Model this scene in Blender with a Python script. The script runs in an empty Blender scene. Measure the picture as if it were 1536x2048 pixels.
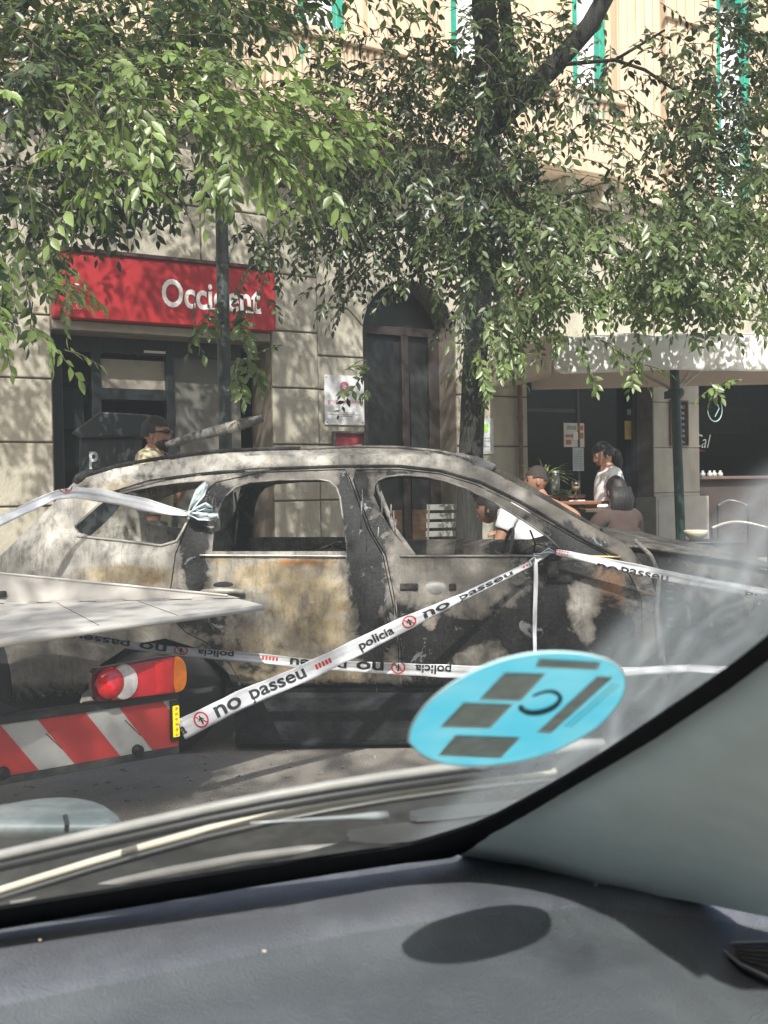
import bpy, math, random
import numpy as np
from mathutils import Vector, Matrix, Euler, noise
from mathutils.geometry import delaunay_2d_cdt
random.seed(7); rng = np.random.default_rng(7)
R = math.radians
scene = bpy.context.scene
COL = scene.collection
# ------------------------------------------------------------------ camera, sky, sun, exposure
FPX = 2095.0; CX, CY = 768.0, 1024.0
EYE = Vector((0, 0, 1.38))
PITCH = math.atan(40 / FPX); ROLL = R(-1.0)
CAMROT = Matrix.Rotation(math.pi / 2 - PITCH, 3, 'X') @ Matrix.Rotation(ROLL, 3, 'Z')
cd = bpy.data.cameras.new('camera'); cam = bpy.data.objects.new('camera', cd); COL.objects.link(cam)
cam.location = EYE; cam.rotation_euler = CAMROT.to_euler()
cd.sensor_fit = 'VERTICAL'; cd.sensor_height = 36; cd.lens = 36 * FPX / 2048
cd.clip_start = 0.01; cd.clip_end = 500
cd.dof.use_dof = True; cd.dof.focus_distance = 6.2; cd.dof.aperture_fstop = 12.0
scene.camera = cam
SUN = Vector((0.01, -0.73, 0.68)).normalized()
elev = math.asin(SUN.z); azim = math.atan2(SUN.x, SUN.y)
w = bpy.data.worlds.new('World'); scene.world = w; w.use_nodes = True
nt = w.node_tree; bg = nt.nodes['Background']
sky = nt.nodes.new('ShaderNodeTexSky'); sky.sky_type = 'NISHITA'; sky.sun_disc = False; sky.dust_density = 4.0; sky.ozone_density = .6
sky.sun_elevation = elev; sky.sun_rotation = azim
nt.links.new(sky.outputs[0], bg.inputs[0]); bg.inputs[1].default_value = 0.15
sl = bpy.data.lights.new('sun', 'SUN'); sl.energy = 3.9; sl.angle = R(0.53); sl.color = (1, .965, .91)
so = bpy.data.objects.new('sun', sl); COL.objects.link(so)
so.rotation_euler = SUN.to_track_quat('Z', 'Y').to_euler()
scene.view_settings.view_transform = 'Standard'; scene.view_settings.look = 'None'
scene.view_settings.exposure = 0.66; scene.view_settings.gamma = 1
scene.cycles.max_bounces = 8; scene.cycles.transparent_max_bounces = 16
scene.cycles.use_adaptive_sampling = True
try:
    scene.cycles.use_denoising = True
except Exception: pass

# ------------------------------------------------------------------ pixel measurements -> points
def ray(px, py): return CAMROT @ Vector(((px - CX) / FPX, (CY - py) / FPX, -1.0))
def W(px, py, Y):
    d = ray(px, py); return EYE + d * (Y / d.y)
def G(px, py, z):
    d = ray(px, py); return EYE + d * ((z - EYE.z) / d.z)
def PL(px, py, p0, n, off=0):
    d = ray(px, py); return EYE + d * ((off - n.dot(EYE - p0)) / n.dot(d))
FO = Vector((0, 13.8, 0)); FUV = Vector((math.cos(R(30)), math.sin(R(30)), 0)); FN = Vector((math.sin(R(30)), -math.cos(R(30)), 0))
def F(u, z, d=0): return FO + FUV * u + FN * d + Vector((0, 0, z))
def FU(px, py, d=0):
    p = PL(px, py, FO, FN, d); return (p - FO).dot(FUV), p.z
def scr(p):
    q = CAMROT.transposed() @ (Vector(p) - EYE)
    return CX + FPX * q.x / -q.z, CY - FPX * q.y / -q.z

# ------------------------------------------------------------------ materials
def nd(nt, t, **kw):
    n = nt.nodes.new(t)
    for k, v in kw.items(): setattr(n, k, v)
    return n
MATS = {}
def mat(name, col, rough=.6, metal=0, var=.15, scale=8, bump=0, bscale=60, spec=.5, dirt=None, dscale=1.5, stretch=(1, 1, 1), damt=.5):
    if name in MATS: return MATS[name]
    m = bpy.data.materials.new(name); m.use_nodes = True; t = m.node_tree; b = t.nodes['Principled BSDF']
    b.inputs['Roughness'].default_value = rough; b.inputs['Metallic'].default_value = metal
    b.inputs['Specular IOR Level'].default_value = spec
    tc = nd(t, 'ShaderNodeTexCoord'); mp = nd(t, 'ShaderNodeMapping'); mp.inputs['Scale'].default_value = stretch
    t.links.new(tc.outputs['Object'], mp.inputs[0])
    n1 = nd(t, 'ShaderNodeTexNoise'); n1.inputs['Scale'].default_value = scale; n1.inputs['Detail'].default_value = 6
    t.links.new(mp.outputs[0], n1.inputs[0])
    r = nd(t, 'ShaderNodeValToRGB'); c = np.array(col[:3])
    r.color_ramp.elements[0].position = .3; r.color_ramp.elements[1].position = .7
    r.color_ramp.elements[0].color = (*np.clip(c * (1 - var), 0, 1), 1); r.color_ramp.elements[1].color = (*np.clip(c * (1 + var), 0, 1), 1)
    t.links.new(n1.outputs[0], r.inputs[0]); out = r.outputs[0]
    if dirt is not None:
        n2 = nd(t, 'ShaderNodeTexNoise'); n2.inputs['Scale'].default_value = dscale; n2.inputs['Detail'].default_value = 8; n2.inputs['Roughness'].default_value = .7
        t.links.new(mp.outputs[0], n2.inputs[0])
        r2 = nd(t, 'ShaderNodeValToRGB'); r2.color_ramp.elements[0].position = .48; r2.color_ramp.elements[1].position = .68
        r2.color_ramp.elements[1].color = (damt, damt, damt, 1)
        t.links.new(n2.outputs[0], r2.inputs[0])
        mx = nd(t, 'ShaderNodeMix', data_type='RGBA'); mx.inputs[7].default_value = (*dirt, 1)
        t.links.new(r2.outputs[0], mx.inputs[0]); t.links.new(out, mx.inputs[6]); out = mx.outputs[2]
    t.links.new(out, b.inputs['Base Color'])
    if bump:
        n3 = nd(t, 'ShaderNodeTexNoise'); n3.inputs['Scale'].default_value = bscale; n3.inputs['Detail'].default_value = 5
        t.links.new(mp.outputs[0], n3.inputs[0])
        bp = nd(t, 'ShaderNodeBump'); bp.inputs['Strength'].default_value = bump; bp.inputs['Distance'].default_value = .02
        t.links.new(n3.outputs[0], bp.inputs['Height']); t.links.new(bp.outputs[0], b.inputs['Normal'])
    MATS[name] = m; return m

def glass_mat(name, tint, rough=.03, alpha=.35):
    m = bpy.data.materials.new(name); m.use_nodes = True; t = m.node_tree; t.nodes.clear()
    o = nd(t, 'ShaderNodeOutputMaterial'); tr = nd(t, 'ShaderNodeBsdfTransparent'); tr.inputs[0].default_value = (*tint, 1)
    gl = nd(t, 'ShaderNodeBsdfGlossy'); gl.inputs['Roughness'].default_value = rough
    mx = nd(t, 'ShaderNodeMixShader'); mx.inputs[0].default_value = alpha
    t.links.new(tr.outputs[0], mx.inputs[1]); t.links.new(gl.outputs[0], mx.inputs[2]); t.links.new(mx.outputs[0], o.inputs[0])
    MATS[name] = m; return m

M_stone = mat('stone', (.41, .38, .305), .85, var=.16, scale=3, bump=.45, bscale=40, dirt=(.22, .205, .17), dscale=1.4, stretch=(1, 1, .6))
M_joint = mat('mortar', (.16, .13, .10), .95)
M_warm = mat('warm_render', (.56, .445, .325), .85, var=.14, scale=2, bump=.2, bscale=30, dirt=(.42, .31, .21), dscale=2.5, stretch=(3, 3, .25))
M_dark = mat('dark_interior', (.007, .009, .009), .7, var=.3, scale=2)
M_blackframe = mat('black_frame', (.018, .022, .024), .35, var=.2)
M_red = mat('sign_red', (.34, .014, .020), .5, var=.06, scale=2)
M_white = mat('white_paint', (.78, .77, .74), .5, var=.05)
M_green = mat('green_paint', (.02, .30, .21), .5, var=.15, scale=12)
M_curtain = mat('curtain', (.72, .70, .72), .9, var=.12, scale=14, stretch=(4, 4, .4))
M_asphalt = mat('asphalt', (.25, .225, .195), .95, var=.3, scale=110, bump=.6, bscale=150, dirt=(.40, .36, .31), dscale=2.2)
M_pave = mat('pavement_tile', (.30, .28, .25), .9, var=.1, scale=20, bump=.2, bscale=60)
M_wood = mat('door_wood', (.085, .052, .035), .6, var=.3, scale=6, stretch=(6, 6, .6))
M_orangewood = mat('table_wood', (.20, .075, .035), .5, var=.2, scale=8, stretch=(1, 6, 1))
M_bark = mat('bark', (.028, .027, .024), .95, var=.45, scale=14, bump=.9, bscale=30, stretch=(3, 3, .5))
M_pole = mat('pole_paint', (.028, .036, .034), .5, var=.2, dirt=(.2, .2, .19), dscale=3)
M_greenpole = mat('dark_green_steel', (.012, .03, .024), .4, var=.2)
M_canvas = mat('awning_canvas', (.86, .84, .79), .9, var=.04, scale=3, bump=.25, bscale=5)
M_canvas_shaded = mat('awning_canvas_shaded', (.42, .35, .29), .9, var=.06, scale=3, bump=.2, bscale=4)
M_black = mat('black_plastic', (.012, .013, .014), .55, var=.2)
M_char = mat('charred', (.022, .021, .020), .9, var=.5, scale=18, bump=.8, bscale=40, dirt=(.13, .12, .11), dscale=7)
M_ash = mat('ashen_metal', (.30, .28, .25), .75, metal=.2, var=.35, scale=12, bump=.5, bscale=40, dirt=(.03, .028, .026), dscale=4, damt=.9)
M_alu = mat('deck_aluminium', (.52, .495, .46), .5, metal=.0, var=.10, scale=5, bump=.12, bscale=70, dirt=(.33, .31, .28), dscale=3, stretch=(1, .3, 1))
M_alu2 = mat('deck_rail', (.40, .37, .335), .6, metal=.0, var=.08, scale=6, dirt=(.28, .25, .22), dscale=3)
M_chassis = mat('chassis_black', (.03, .03, .031), .7, var=.3, dirt=(.12, .11, .1), dscale=6)
M_lamp_red = mat('red_lens', (.45, .004, .015), .12, var=.12, scale=40, spec=.8)
M_lamp_red2 = mat('red_lens_bright', (.62, .01, .015), .1, var=.25, scale=30, spec=.8)
M_lamp_amber = mat('amber_lens', (.72, .19, .012), .15, var=.12, scale=40)
M_lamp_clear = mat('clear_lens', (.55, .52, .52), .15, var=.15, scale=60)
M_board_red = mat('board_red', (.50, .045, .042), .45, var=.08, scale=6, dirt=(.3, .07, .06), dscale=9)
M_board_white = mat('board_white', (.47, .47, .45), .45, var=.06, scale=6, dirt=(.33, .32, .30), dscale=7)
M_tape = mat('tape_white', (.62, .63, .65), .3, var=.05, scale=25, bump=.15, bscale=25)
M_ink = mat('ink_black', (.015, .015, .018), .6)
M_inkred = mat('ink_red', (.55, .03, .03), .6)
M_dash_shaded = mat('dashboard_plastic_shaded', (.092, .104, .116), .85, var=.10, scale=14, bump=.5, bscale=420, dirt=(.12, .134, .145), dscale=7, damt=.8)  # same plastic as the upper deck, shade put into a darker colour
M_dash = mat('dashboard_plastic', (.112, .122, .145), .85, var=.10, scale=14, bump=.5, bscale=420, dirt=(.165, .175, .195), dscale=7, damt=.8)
M_trim = mat('pillar_trim_fabric', (.50, .60, .60), .8, var=.05, scale=30, bump=.12, bscale=600)
M_frit = mat('frit_black', (.002, .003, .004), .7, spec=.1)
M_rubber = mat('rubber', (.018, .018, .018), .7)
M_wiper0 = mat('wiper_metal', (.30, .30, .29), .3, metal=.6, var=.15, scale=20)
M_cream = mat('sunlit_strip', (.46, .42, .32), .4, metal=.1, var=.12, scale=14, stretch=(1, 1, 1))
M_cowl = mat('cowl_grey', (.20, .20, .195), .4, metal=.3, var=.25, scale=9, dirt=(.05, .05, .05), dscale=7)
M_leafgreen = mat('plant_leaf', (.16, .26, .06), .6, var=.25)
M_skin = mat('skin', (.46, .25, .17), .6, var=.06)
M_skin2 = mat('skin_tan', (.33, .17, .11), .6, var=.06)
M_hair = mat('hair', (.016, .013, .012), .6, var=.4, scale=60, stretch=(1, 1, .2))
M_hair2 = mat('hair_short', (.035, .026, .022), .8, var=.3, scale=90)
M_teewhite = mat('white_cotton', (.74, .72, .74), .9, var=.05, bump=.35, bscale=9)
M_teeyellow = mat('pale_yellow_cotton', (.50, .44, .28), .9, var=.08, bump=.35, bscale=9)
M_brown = mat('brown_cotton', (.058, .036, .031), .9, var=.2, scale=7, bump=.3, bscale=10)
M_denim = mat('grey_denim', (.13, .13, .14), .9, var=.2)
M_glassdark = glass_mat('shop_glass', (.5, .55, .55), .0, .02)

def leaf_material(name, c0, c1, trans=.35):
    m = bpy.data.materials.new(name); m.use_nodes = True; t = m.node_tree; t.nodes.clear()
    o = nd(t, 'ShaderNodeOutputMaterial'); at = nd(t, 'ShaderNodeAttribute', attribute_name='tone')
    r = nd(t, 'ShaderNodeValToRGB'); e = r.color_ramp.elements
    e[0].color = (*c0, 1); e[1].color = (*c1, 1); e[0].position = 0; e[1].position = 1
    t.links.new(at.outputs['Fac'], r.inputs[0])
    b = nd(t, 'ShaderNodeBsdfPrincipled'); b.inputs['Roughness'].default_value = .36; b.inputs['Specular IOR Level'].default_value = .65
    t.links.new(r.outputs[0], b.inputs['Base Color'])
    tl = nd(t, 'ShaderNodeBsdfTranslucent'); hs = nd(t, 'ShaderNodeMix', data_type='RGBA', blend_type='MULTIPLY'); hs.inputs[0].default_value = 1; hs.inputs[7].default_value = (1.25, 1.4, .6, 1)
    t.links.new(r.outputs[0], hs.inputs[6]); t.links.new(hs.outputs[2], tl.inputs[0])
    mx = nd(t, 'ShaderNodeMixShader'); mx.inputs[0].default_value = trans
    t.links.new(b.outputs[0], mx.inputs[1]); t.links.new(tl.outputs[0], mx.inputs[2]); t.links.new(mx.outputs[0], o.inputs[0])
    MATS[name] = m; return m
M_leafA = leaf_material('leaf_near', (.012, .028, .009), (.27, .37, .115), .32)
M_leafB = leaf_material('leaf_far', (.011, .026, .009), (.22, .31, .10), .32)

# ------------------------------------------------------------------ scene helpers
def tag(o, label=None, cat=None, group=None, kind=None):
    if label: o['label'] = label
    if cat: o['category'] = cat
    if group: o['group'] = group
    if kind: o['kind'] = kind
    return o
def empty(name, loc, label=None, cat=None, group=None):
    o = bpy.data.objects.new(name, None); o.location = loc; o.empty_display_size = .1; COL.objects.link(o)
    return tag(o, label, cat, group)
def root_loc(o):
    v = Vector((0, 0, 0))
    while o is not None: v += Vector(o.location); o = o.parent
    return v
def mesh_obj(name, V, Fc, m=None, parent=None, smooth=False, bevel=0, flat_from=None, mats=None, midx=None):
    me = bpy.data.meshes.new(name)
    off = Vector((0, 0, 0))
    if parent is not None: off = root_loc(parent)
    me.from_pydata([tuple(Vector(v) - off) for v in V], [], [tuple(f) for f in Fc])
    if mats:
        for q in mats: me.materials.append(q)
        me.polygons.foreach_set('material_index', midx)
    elif m is not None: me.materials.append(m)
    if smooth: me.polygons.foreach_set('use_smooth', [flat_from is None or i < flat_from for i in range(len(me.polygons))])
    me.update()
    o = bpy.data.objects.new(name, me); COL.objects.link(o)
    if parent is not None: o.parent = parent
    if bevel:
        b = o.modifiers.new('b', 'BEVEL'); b.width = bevel; b.segments = 2; b.limit_method = 'ANGLE'; b.angle_limit = R(40)
    return o
class MB:
    def __init__(s): s.V = []; s.F = []
    def add(s, V, Fc):
        k = len(s.V); s.V += [Vector(v) for v in V]; s.F += [tuple(i + k for i in f) for f in Fc]; return s
    def hexa(s, c):  # 8 corners: bottom 4 ccw, top 4 ccw
        return s.add(c, [(0, 3, 2, 1), (4, 5, 6, 7), (0, 1, 5, 4), (1, 2, 6, 5), (2, 3, 7, 6), (3, 0, 4, 7)])
    def box(s, c, size, ax=None):
        c = Vector(c); a = ax or (Vector((1, 0, 0)), Vector((0, 1, 0)), Vector((0, 0, 1)))
        h = [a[i] * (size[i] / 2) for i in range(3)]
        return s.hexa([c + h[0] * x + h[1] * y + h[2] * z for z in (-1, 1) for x, y in ((-1, -1), (1, -1), (1, 1), (-1, 1))])
    def fbox(s, u0, u1, z0, z1, d0, d1):  # box in facade coordinates
        return s.hexa([F(u, z, d) for z in (z0, z1) for u, d in ((u0, d1), (u1, d1), (u1, d0), (u0, d0))])
    def tube(s, path, rad, n=10, cap=True):
        path = [Vector(p) for p in path]; rad = rad if hasattr(rad, '__len__') else [rad] * len(path)
        V = []; up = None
        for i, p in enumerate(path):
            t = (path[min(i + 1, len(path) - 1)] - path[max(i - 1, 0)]).normalized()
            if up is None:
                up = Vector((0, 0, 1)) if abs(t.z) < .9 else Vector((1, 0, 0))
            a = t.cross(up).normalized(); b = a.cross(t).normalized(); up = b
            for k in range(n):
                th = 2 * math.pi * k / n; V.append(p + (a * math.cos(th) + b * math.sin(th)) * rad[i])
        Fc = [(i * n + k, i * n + (k + 1) % n, (i + 1) * n + (k + 1) % n, (i + 1) * n + k) for i in range(len(path) - 1) for k in range(n)]
        if cap: Fc += [tuple(range(n - 1, -1, -1)), tuple((len(path) - 1) * n + k for k in range(n))]
        return s.add(V, Fc)
    def lathe(s, c, prof, n=20, ax=None):
        c = Vector(c); a = ax or (Vector((1, 0, 0)), Vector((0, 1, 0)), Vector((0, 0, 1)))
        V = [c + a[0] * r * math.cos(2 * math.pi * k / n) + a[1] * r * math.sin(2 * math.pi * k / n) + a[2] * z for r, z in prof for k in range(n)]
        Fc = [(i * n + k, i * n + (k + 1) % n, (i + 1) * n + (k + 1) % n, (i + 1) * n + k) for i in range(len(prof) - 1) for k in range(n)]
        Fc += [tuple(range(n - 1, -1, -1)), tuple((len(prof) - 1) * n + k for k in range(n))]
        return s.add(V, Fc)
    def ell(s, c, r, ax=None, nu=16, nv=10):
        pr = [(max(1e-4, math.sin(math.pi * j / nv)), -math.cos(math.pi * j / nv)) for j in range(nv + 1)]
        a = ax or (Vector((1, 0, 0)), Vector((0, 1, 0)), Vector((0, 0, 1)))
        return s.lathe(c, pr, nu, (a[0] * r[0], a[1] * r[1], a[2] * r[2]))
    def build(s, name, m, parent=None, smooth=False, bevel=0): return mesh_obj(name, s.V, s.F, m, parent, smooth, bevel)

def inpoly(P, poly):
    x, y = P[:, 0], P[:, 1]; ins = np.zeros(len(P), bool); q = np.array(poly)
    for i in range(len(q)):
        x1, y1 = q[i]; x2, y2 = q[i - 1]
        c = ((y1 > y) != (y2 > y)); xi = (x2 - x1) * (y - y1) / ((y2 - y1) if y2 != y1 else 1e-9) + x1
        ins ^= c & (x < xi)
    return ins
def resample(poly, step):
    out = []
    for i in range(len(poly)):
        a = np.array(poly[i], float); b = np.array(poly[(i + 1) % len(poly)], float)
        n = max(1, int(round(np.linalg.norm(b - a) / step)))
        out += [tuple(a + (b - a) * k / n) for k in range(n)]
    return out
def curve(poly, it=2, closed=True):  # Chaikin corner rounding
    for _ in range(it):
        o = []; n = len(poly)
        for i in range(n if closed else n - 1):
            a = np.array(poly[i], float); b = np.array(poly[(i + 1) % n], float)
            o += [tuple(a * .75 + b * .25), tuple(a * .25 + b * .75)]
        if not closed: o = [poly[0]] + o + [poly[-1]]
        poly = o
    return poly
def plate(outline, holes, mp, back, step, jitter=0):
    """triangulated 2-D outline with holes -> solid sheet; mp maps plan to a point, back offsets the inner skin"""
    loops = [resample(outline, step)] + [resample(h, step) for h in holes]
    pts = []; edges = []
    for lp in loops:
        k = len(pts); pts += lp; edges += [(k + i, k + (i + 1) % len(lp)) for i in range(len(lp))]
    A = np.array(outline); x0, y0 = A.min(0); x1, y1 = A.max(0)
    gx, gy = np.meshgrid(np.arange(x0 + step * .5, x1, step), np.arange(y0 + step * .5, y1, step))
    gx = gx + (np.arange(gx.shape[0]) % 2)[:, None] * step * .5
    g = np.stack([gx.ravel(), gy.ravel()], 1)
    keep = inpoly(g, outline)
    for h in holes: keep &= ~inpoly(g, h)
    g = g[keep]
    if len(g):
        B = np.array(pts); d = np.full(len(g), 1e9)
        for j in range(0, len(B), 200): d = np.minimum(d, np.sqrt(((g[:, None] - B[None, j:j + 200]) ** 2).sum(2)).min(1))
        g = g[d > step * .4]
    allp = [Vector(p) for p in pts] + [Vector(p) for p in g.tolist()]
    v, e, f, _, _, _ = delaunay_2d_cdt(allp, edges, [], 0, 1e-6, False)
    v = np.array([(a.x, a.y) for a in v]); f = np.array(f)
    c = v[f].mean(1); k = inpoly(c, outline)
    for h in holes: k &= ~inpoly(c, h)
    f = f[k]
    P = [mp(x, y) for x, y in v]; n = len(P)
    Bk = [p + (back(x, y) if callable(back) else back) for p, (x, y) in zip(P, v)]
    V = P + Bk; Fc = [tuple(t) for t in f] + [tuple(int(q) + n for q in t[::-1]) for t in f]
    nflat = len(Fc)
    from collections import Counter
    ec = Counter(); 
    for t in f:
        for a, b in ((t[0], t[1]), (t[1], t[2]), (t[2], t[0])): ec[(min(a, b), max(a, b))] += 1
    src = [tuple(p) for p in v] * 2
    for t in f:
        for a, b in ((t[0], t[1]), (t[1], t[2]), (t[2], t[0])):
            if ec[(min(a, b), max(a, b))] == 1:
                q = len(V); V += [P[a], P[b], Bk[b], Bk[a]]; src += [tuple(v[a]), tuple(v[b])] + [tuple(v[b]), tuple(v[a])]
                Fc.append((q, q + 3, q + 2, q + 1))
    return V, Fc, nflat, src

TXT = {}
def text_mesh(s, bold=0.0, shear=0.0):
    k = (s, bold, shear)
    if k in TXT: return TXT[k]
    c = bpy.data.curves.new('t', 'FONT'); c.body = s; c.size = 1; c.offset = bold; c.shear = shear; c.resolution_u = 4
    o = bpy.data.objects.new('t', c); COL.objects.link(o)
    dg = bpy.context.evaluated_depsgraph_get(); dg.update()
    me = bpy.data.meshes.new_from_object(o.evaluated_get(dg))
    V = [(v.co.x, v.co.y) for v in me.vertices]; Fc = [tuple(p.vertices) for p in me.polygons]
    bpy.data.objects.remove(o); bpy.data.curves.remove(c); bpy.data.meshes.remove(me)
    A = np.array(V); V = (A - A.min(0)); W_, H_ = V.max(0)
    TXT[k] = (V, Fc, W_, H_); return TXT[k]
def put_text(mb, s, mp, w_, h_, bold=0, shear=0):
    """text scaled to w_ x h_, mapped by mp(x, y) with origin at lower left"""
    V, Fc, tw, th = text_mesh(s, bold, shear)
    mb.add([mp(x / tw * w_, y / th * h_) for x, y in V], Fc)

exec_order = []
# ------------------------------------------------------------------ setting: road, pavement
mb = MB(); mb.add([(-60, -30, 0), (60, -30, 0), (60, 7.55, 0), (-60, 7.55, 0)], [(0, 1, 2, 3)])
tag(mb.build('road', M_asphalt), kind='structure')
mb = MB(); mb.box((0, 33.7, .01), (120, 52, .3)); tag(mb.build('pavement', M_pave), kind='structure')
mb = MB(); mb.box((0, 7.62, .0), (120, .15, .30)); tag(mb.build('kerb', M_stone, bevel=.02), kind='structure')
PZ = .16

# unseen row of houses across the street, added to darken glass reflections
opp = empty('added_opposite_building', (0, -18, 0), 'unseen plain stone houses across the street, added to darken reflections', 'building')
mb = MB(); mb.box((0, -20, 6.5), (70, 4, 13)); mb.build('wall', M_stone, opp)
for k in range(14):
    for z in (1.6, 5, 8.4, 11.4): mb = MB(); mb.box((-30 + 4.6 * k, -17.98, z), (1.4, .1, 2.2)); mb.build('window', M_blackframe, opp)
mb = MB(); mb.box((0, -17.8, 13.1), (70, .6, .25)); mb.build('cornice', M_stone, opp)

mb = MB()
for _ in range(420):
    x = random.gauss(0, 1.5); y = random.uniform(3.4, 5.6) if random.random() < .7 else random.uniform(2.2, 5.4); r_ = random.uniform(.003, .012); a_ = random.uniform(0, 3.14)
    mb.box((x, y, r_ * .4), (r_ * 2.4, r_ * 1.3, r_ * .8), (Vector((math.cos(a_), math.sin(a_), .1)).normalized(), Vector((-math.sin(a_), math.cos(a_), 0)), Vector((0, 0, 1))))
tag(mb.build('road_debris', mat('debris', (.24, .22, .19), .9, var=.6, scale=40)), 'ash flakes, grit and small crumbs scattered on the road beside the burnt car', 'debris', kind='stuff')
# ------------------------------------------------------------------ the building along the pavement
uu = lambda px, py=800: FU(px, py)[0]
zz = lambda px, py: FU(px, py)[1]
bld = empty('stone_building', F(0, 0, 0), 'pale stone building with bank, arched doorway and cafe behind the burnt car', 'building')
u_l = uu(105); u_b = uu(543); u_p = uu(637); u_a0 = uu(731); u_a1 = uu(914); u_c0 = uu(1057); u_c1 = uu(1306); u_w0 = uu(1398); u_w1 = uu(1720, 800)
Z_SIGN0 = zz(330, 652); Z_SIGN1 = zz(330, 527); Z_SHOP = Z_SIGN0 - .12
Z_CAFE = 3.15; Z_TOP = 5.55; ULEFT = u_l - 5; URIGHT = u_w1 + 4
COURSE = [1.29 + .705 * k for k in range(-2, 7)]
z_arch_top = zz(822, 562); r_arch = (u_a1 - u_a0) / 2; z_spring = z_arch_top - r_arch
T = -.62
base = MB()
def wallbox(u0, u1, z0, z1, d=0): base.fbox(u0, u1, z0, z1, T, d)
wallbox(ULEFT, u_l, 0, Z_TOP); wallbox(u_l, u_b, Z_SHOP, Z_TOP); wallbox(u_b, u_p, 0, Z_TOP)
wallbox(u_p, u_a0, 0, Z_TOP, -.04); wallbox(u_a1, u_c0, 0, Z_TOP, -.04)
wallbox(u_c0, u_c1, Z_CAFE, Z_TOP, -.04); wallbox(u_c1, u_w0, 0, Z_TOP, -.02); wallbox(u_w0, u_w1, Z_CAFE, Z_TOP, -.04); wallbox(u_w1, URIGHT, 0, Z_TOP)
# wall over the arch
ua = (u_a0 + u_a1) / 2; N = 20; V = []; Fc = []
for i in range(N + 1):
    th = math.pi * i / N; u = ua - r_arch * math.cos(th); z = z_spring + r_arch * math.sin(th)
    V += [F(u, z, -.04), F(u, Z_TOP, -.04), F(u, z, T), F(u, Z_TOP, T)]
for i in range(N):
    a = 4 * i; b = a + 4; Fc += [(a, b, b + 1, a + 1), (a, a + 2, b + 2, b), (a + 2, a + 3, b + 3, b + 2)]
base.add(V, Fc)
base.build('wall', M_joint, bld)
# facing blocks, proud of the joints
blk = MB()
def blocks(u0, u1, z0, z1, d=0, n=1, g=.011, pr=.022):
    zs = [z0] + [c for c in COURSE if z0 + .05 < c < z1 - .05] + [z1]
    for k in range(len(zs) - 1):
        for j in range(n):
            a = u0 + (u1 - u0) * j / n; b = u0 + (u1 - u0) * (j + 1) / n
            blk.fbox(a + g, b - g, zs[k] + g, zs[k + 1] - g, d - .01, d + pr)
blocks(ULEFT, u_l, 0, Z_TOP, n=4); blocks(u_l, u_b, Z_SHOP, Z_SIGN0, n=1); blocks(u_l, u_b, Z_SIGN0, Z_TOP, n=3)
blocks(u_b, u_p, 0, Z_TOP); blocks(u_c1, u_w0, 0, Z_CAFE, -.02, g=.003); blocks(u_w1, URIGHT, 0, Z_TOP, n=3)
# blocks beside the arch, the top one cut by the voussoir joint
z1a = zz(660, 614); z2a = zz(733, 652)
blocks(u_p, u_a0, 0, zz(680, 713), -.04); zj = zz(680, 713)
def slab(poly, d0=-.05, d1=-.018):
    n = len(poly); V = [F(u, z, d1) for u, z in poly] + [F(u, z, d0) for u, z in poly]
    blk.add(V, [tuple(range(n)), tuple(range(2 * n - 1, n - 1, -1))] + [(i, i + n, (i + 1) % n + n, (i + 1) % n) for i in range(n)])
slab([(u_p + .011, zj + .011), (u_a0 - .01, zj + .011), (u_a0 - .01, z2a - .01), (uu(697, 618), z1a - .012), (u_p + .011, z1a - .012)])
av = []
for i in range(0, 11):
    th = math.pi * (.06 + .44 * i / 10); av.append((ua - (r_arch + .01) * math.cos(th), z_spring + (r_arch + .01) * math.sin(th)))
slab([(u_p + .011, z1a + .012), (uu(697, 618), z1a + .012), (u_a0 - .01, z2a + .012)] + av + [(ua - .012, Z_TOP - .01), (u_p + .011, Z_TOP - .01)])
av2 = [(2 * ua - u, z) for u, z in av]
slab([(u_c0 - .02, z2a), (u_c0 - .02, Z_TOP - .01), (ua + .012, Z_TOP - .01)] + av2[::-1] + [(u_a1 + .01, z2a)])
blocks(u_a1, u_c0, 0, z2a, -.04); blocks(u_c0, u_w1, Z_CAFE, Z_TOP, -.04, n=3)
blk.build('stone_block', M_stone, bld, bevel=.012)
# pillar plinth, cornice, string course
mb = MB(); zp = zz(1350, 993)
mb.fbox(u_c1 - .05, u_w0 + .1, 0, zp, -.4, .09); mb.fbox(uu(1305), uu(1398), 0, zp - .03, .09, .10)
mb.build('plinth', mat('plinth_stone', (.38, .36, .32), .85, var=.1, scale=4, bump=.2), bld, bevel=.03)
mb = MB(); mb.fbox(ULEFT, URIGHT, Z_TOP, Z_TOP + .12, T, .10); mb.fbox(ULEFT, URIGHT, Z_TOP + .12, Z_TOP + .22, T, .22)
mb.build('cornice', M_stone, bld, bevel=.02)
# dark rooms behind the openings
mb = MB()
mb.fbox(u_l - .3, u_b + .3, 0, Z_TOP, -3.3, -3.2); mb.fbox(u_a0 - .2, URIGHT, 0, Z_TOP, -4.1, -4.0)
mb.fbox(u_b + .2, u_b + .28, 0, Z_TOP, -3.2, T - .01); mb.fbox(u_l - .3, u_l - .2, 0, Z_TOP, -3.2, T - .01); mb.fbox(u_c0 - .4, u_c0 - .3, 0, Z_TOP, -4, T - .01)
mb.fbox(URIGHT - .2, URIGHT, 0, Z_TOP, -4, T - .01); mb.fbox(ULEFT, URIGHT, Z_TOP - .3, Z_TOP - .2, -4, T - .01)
mb.build('interior_wall', M_dark, bld)
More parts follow.
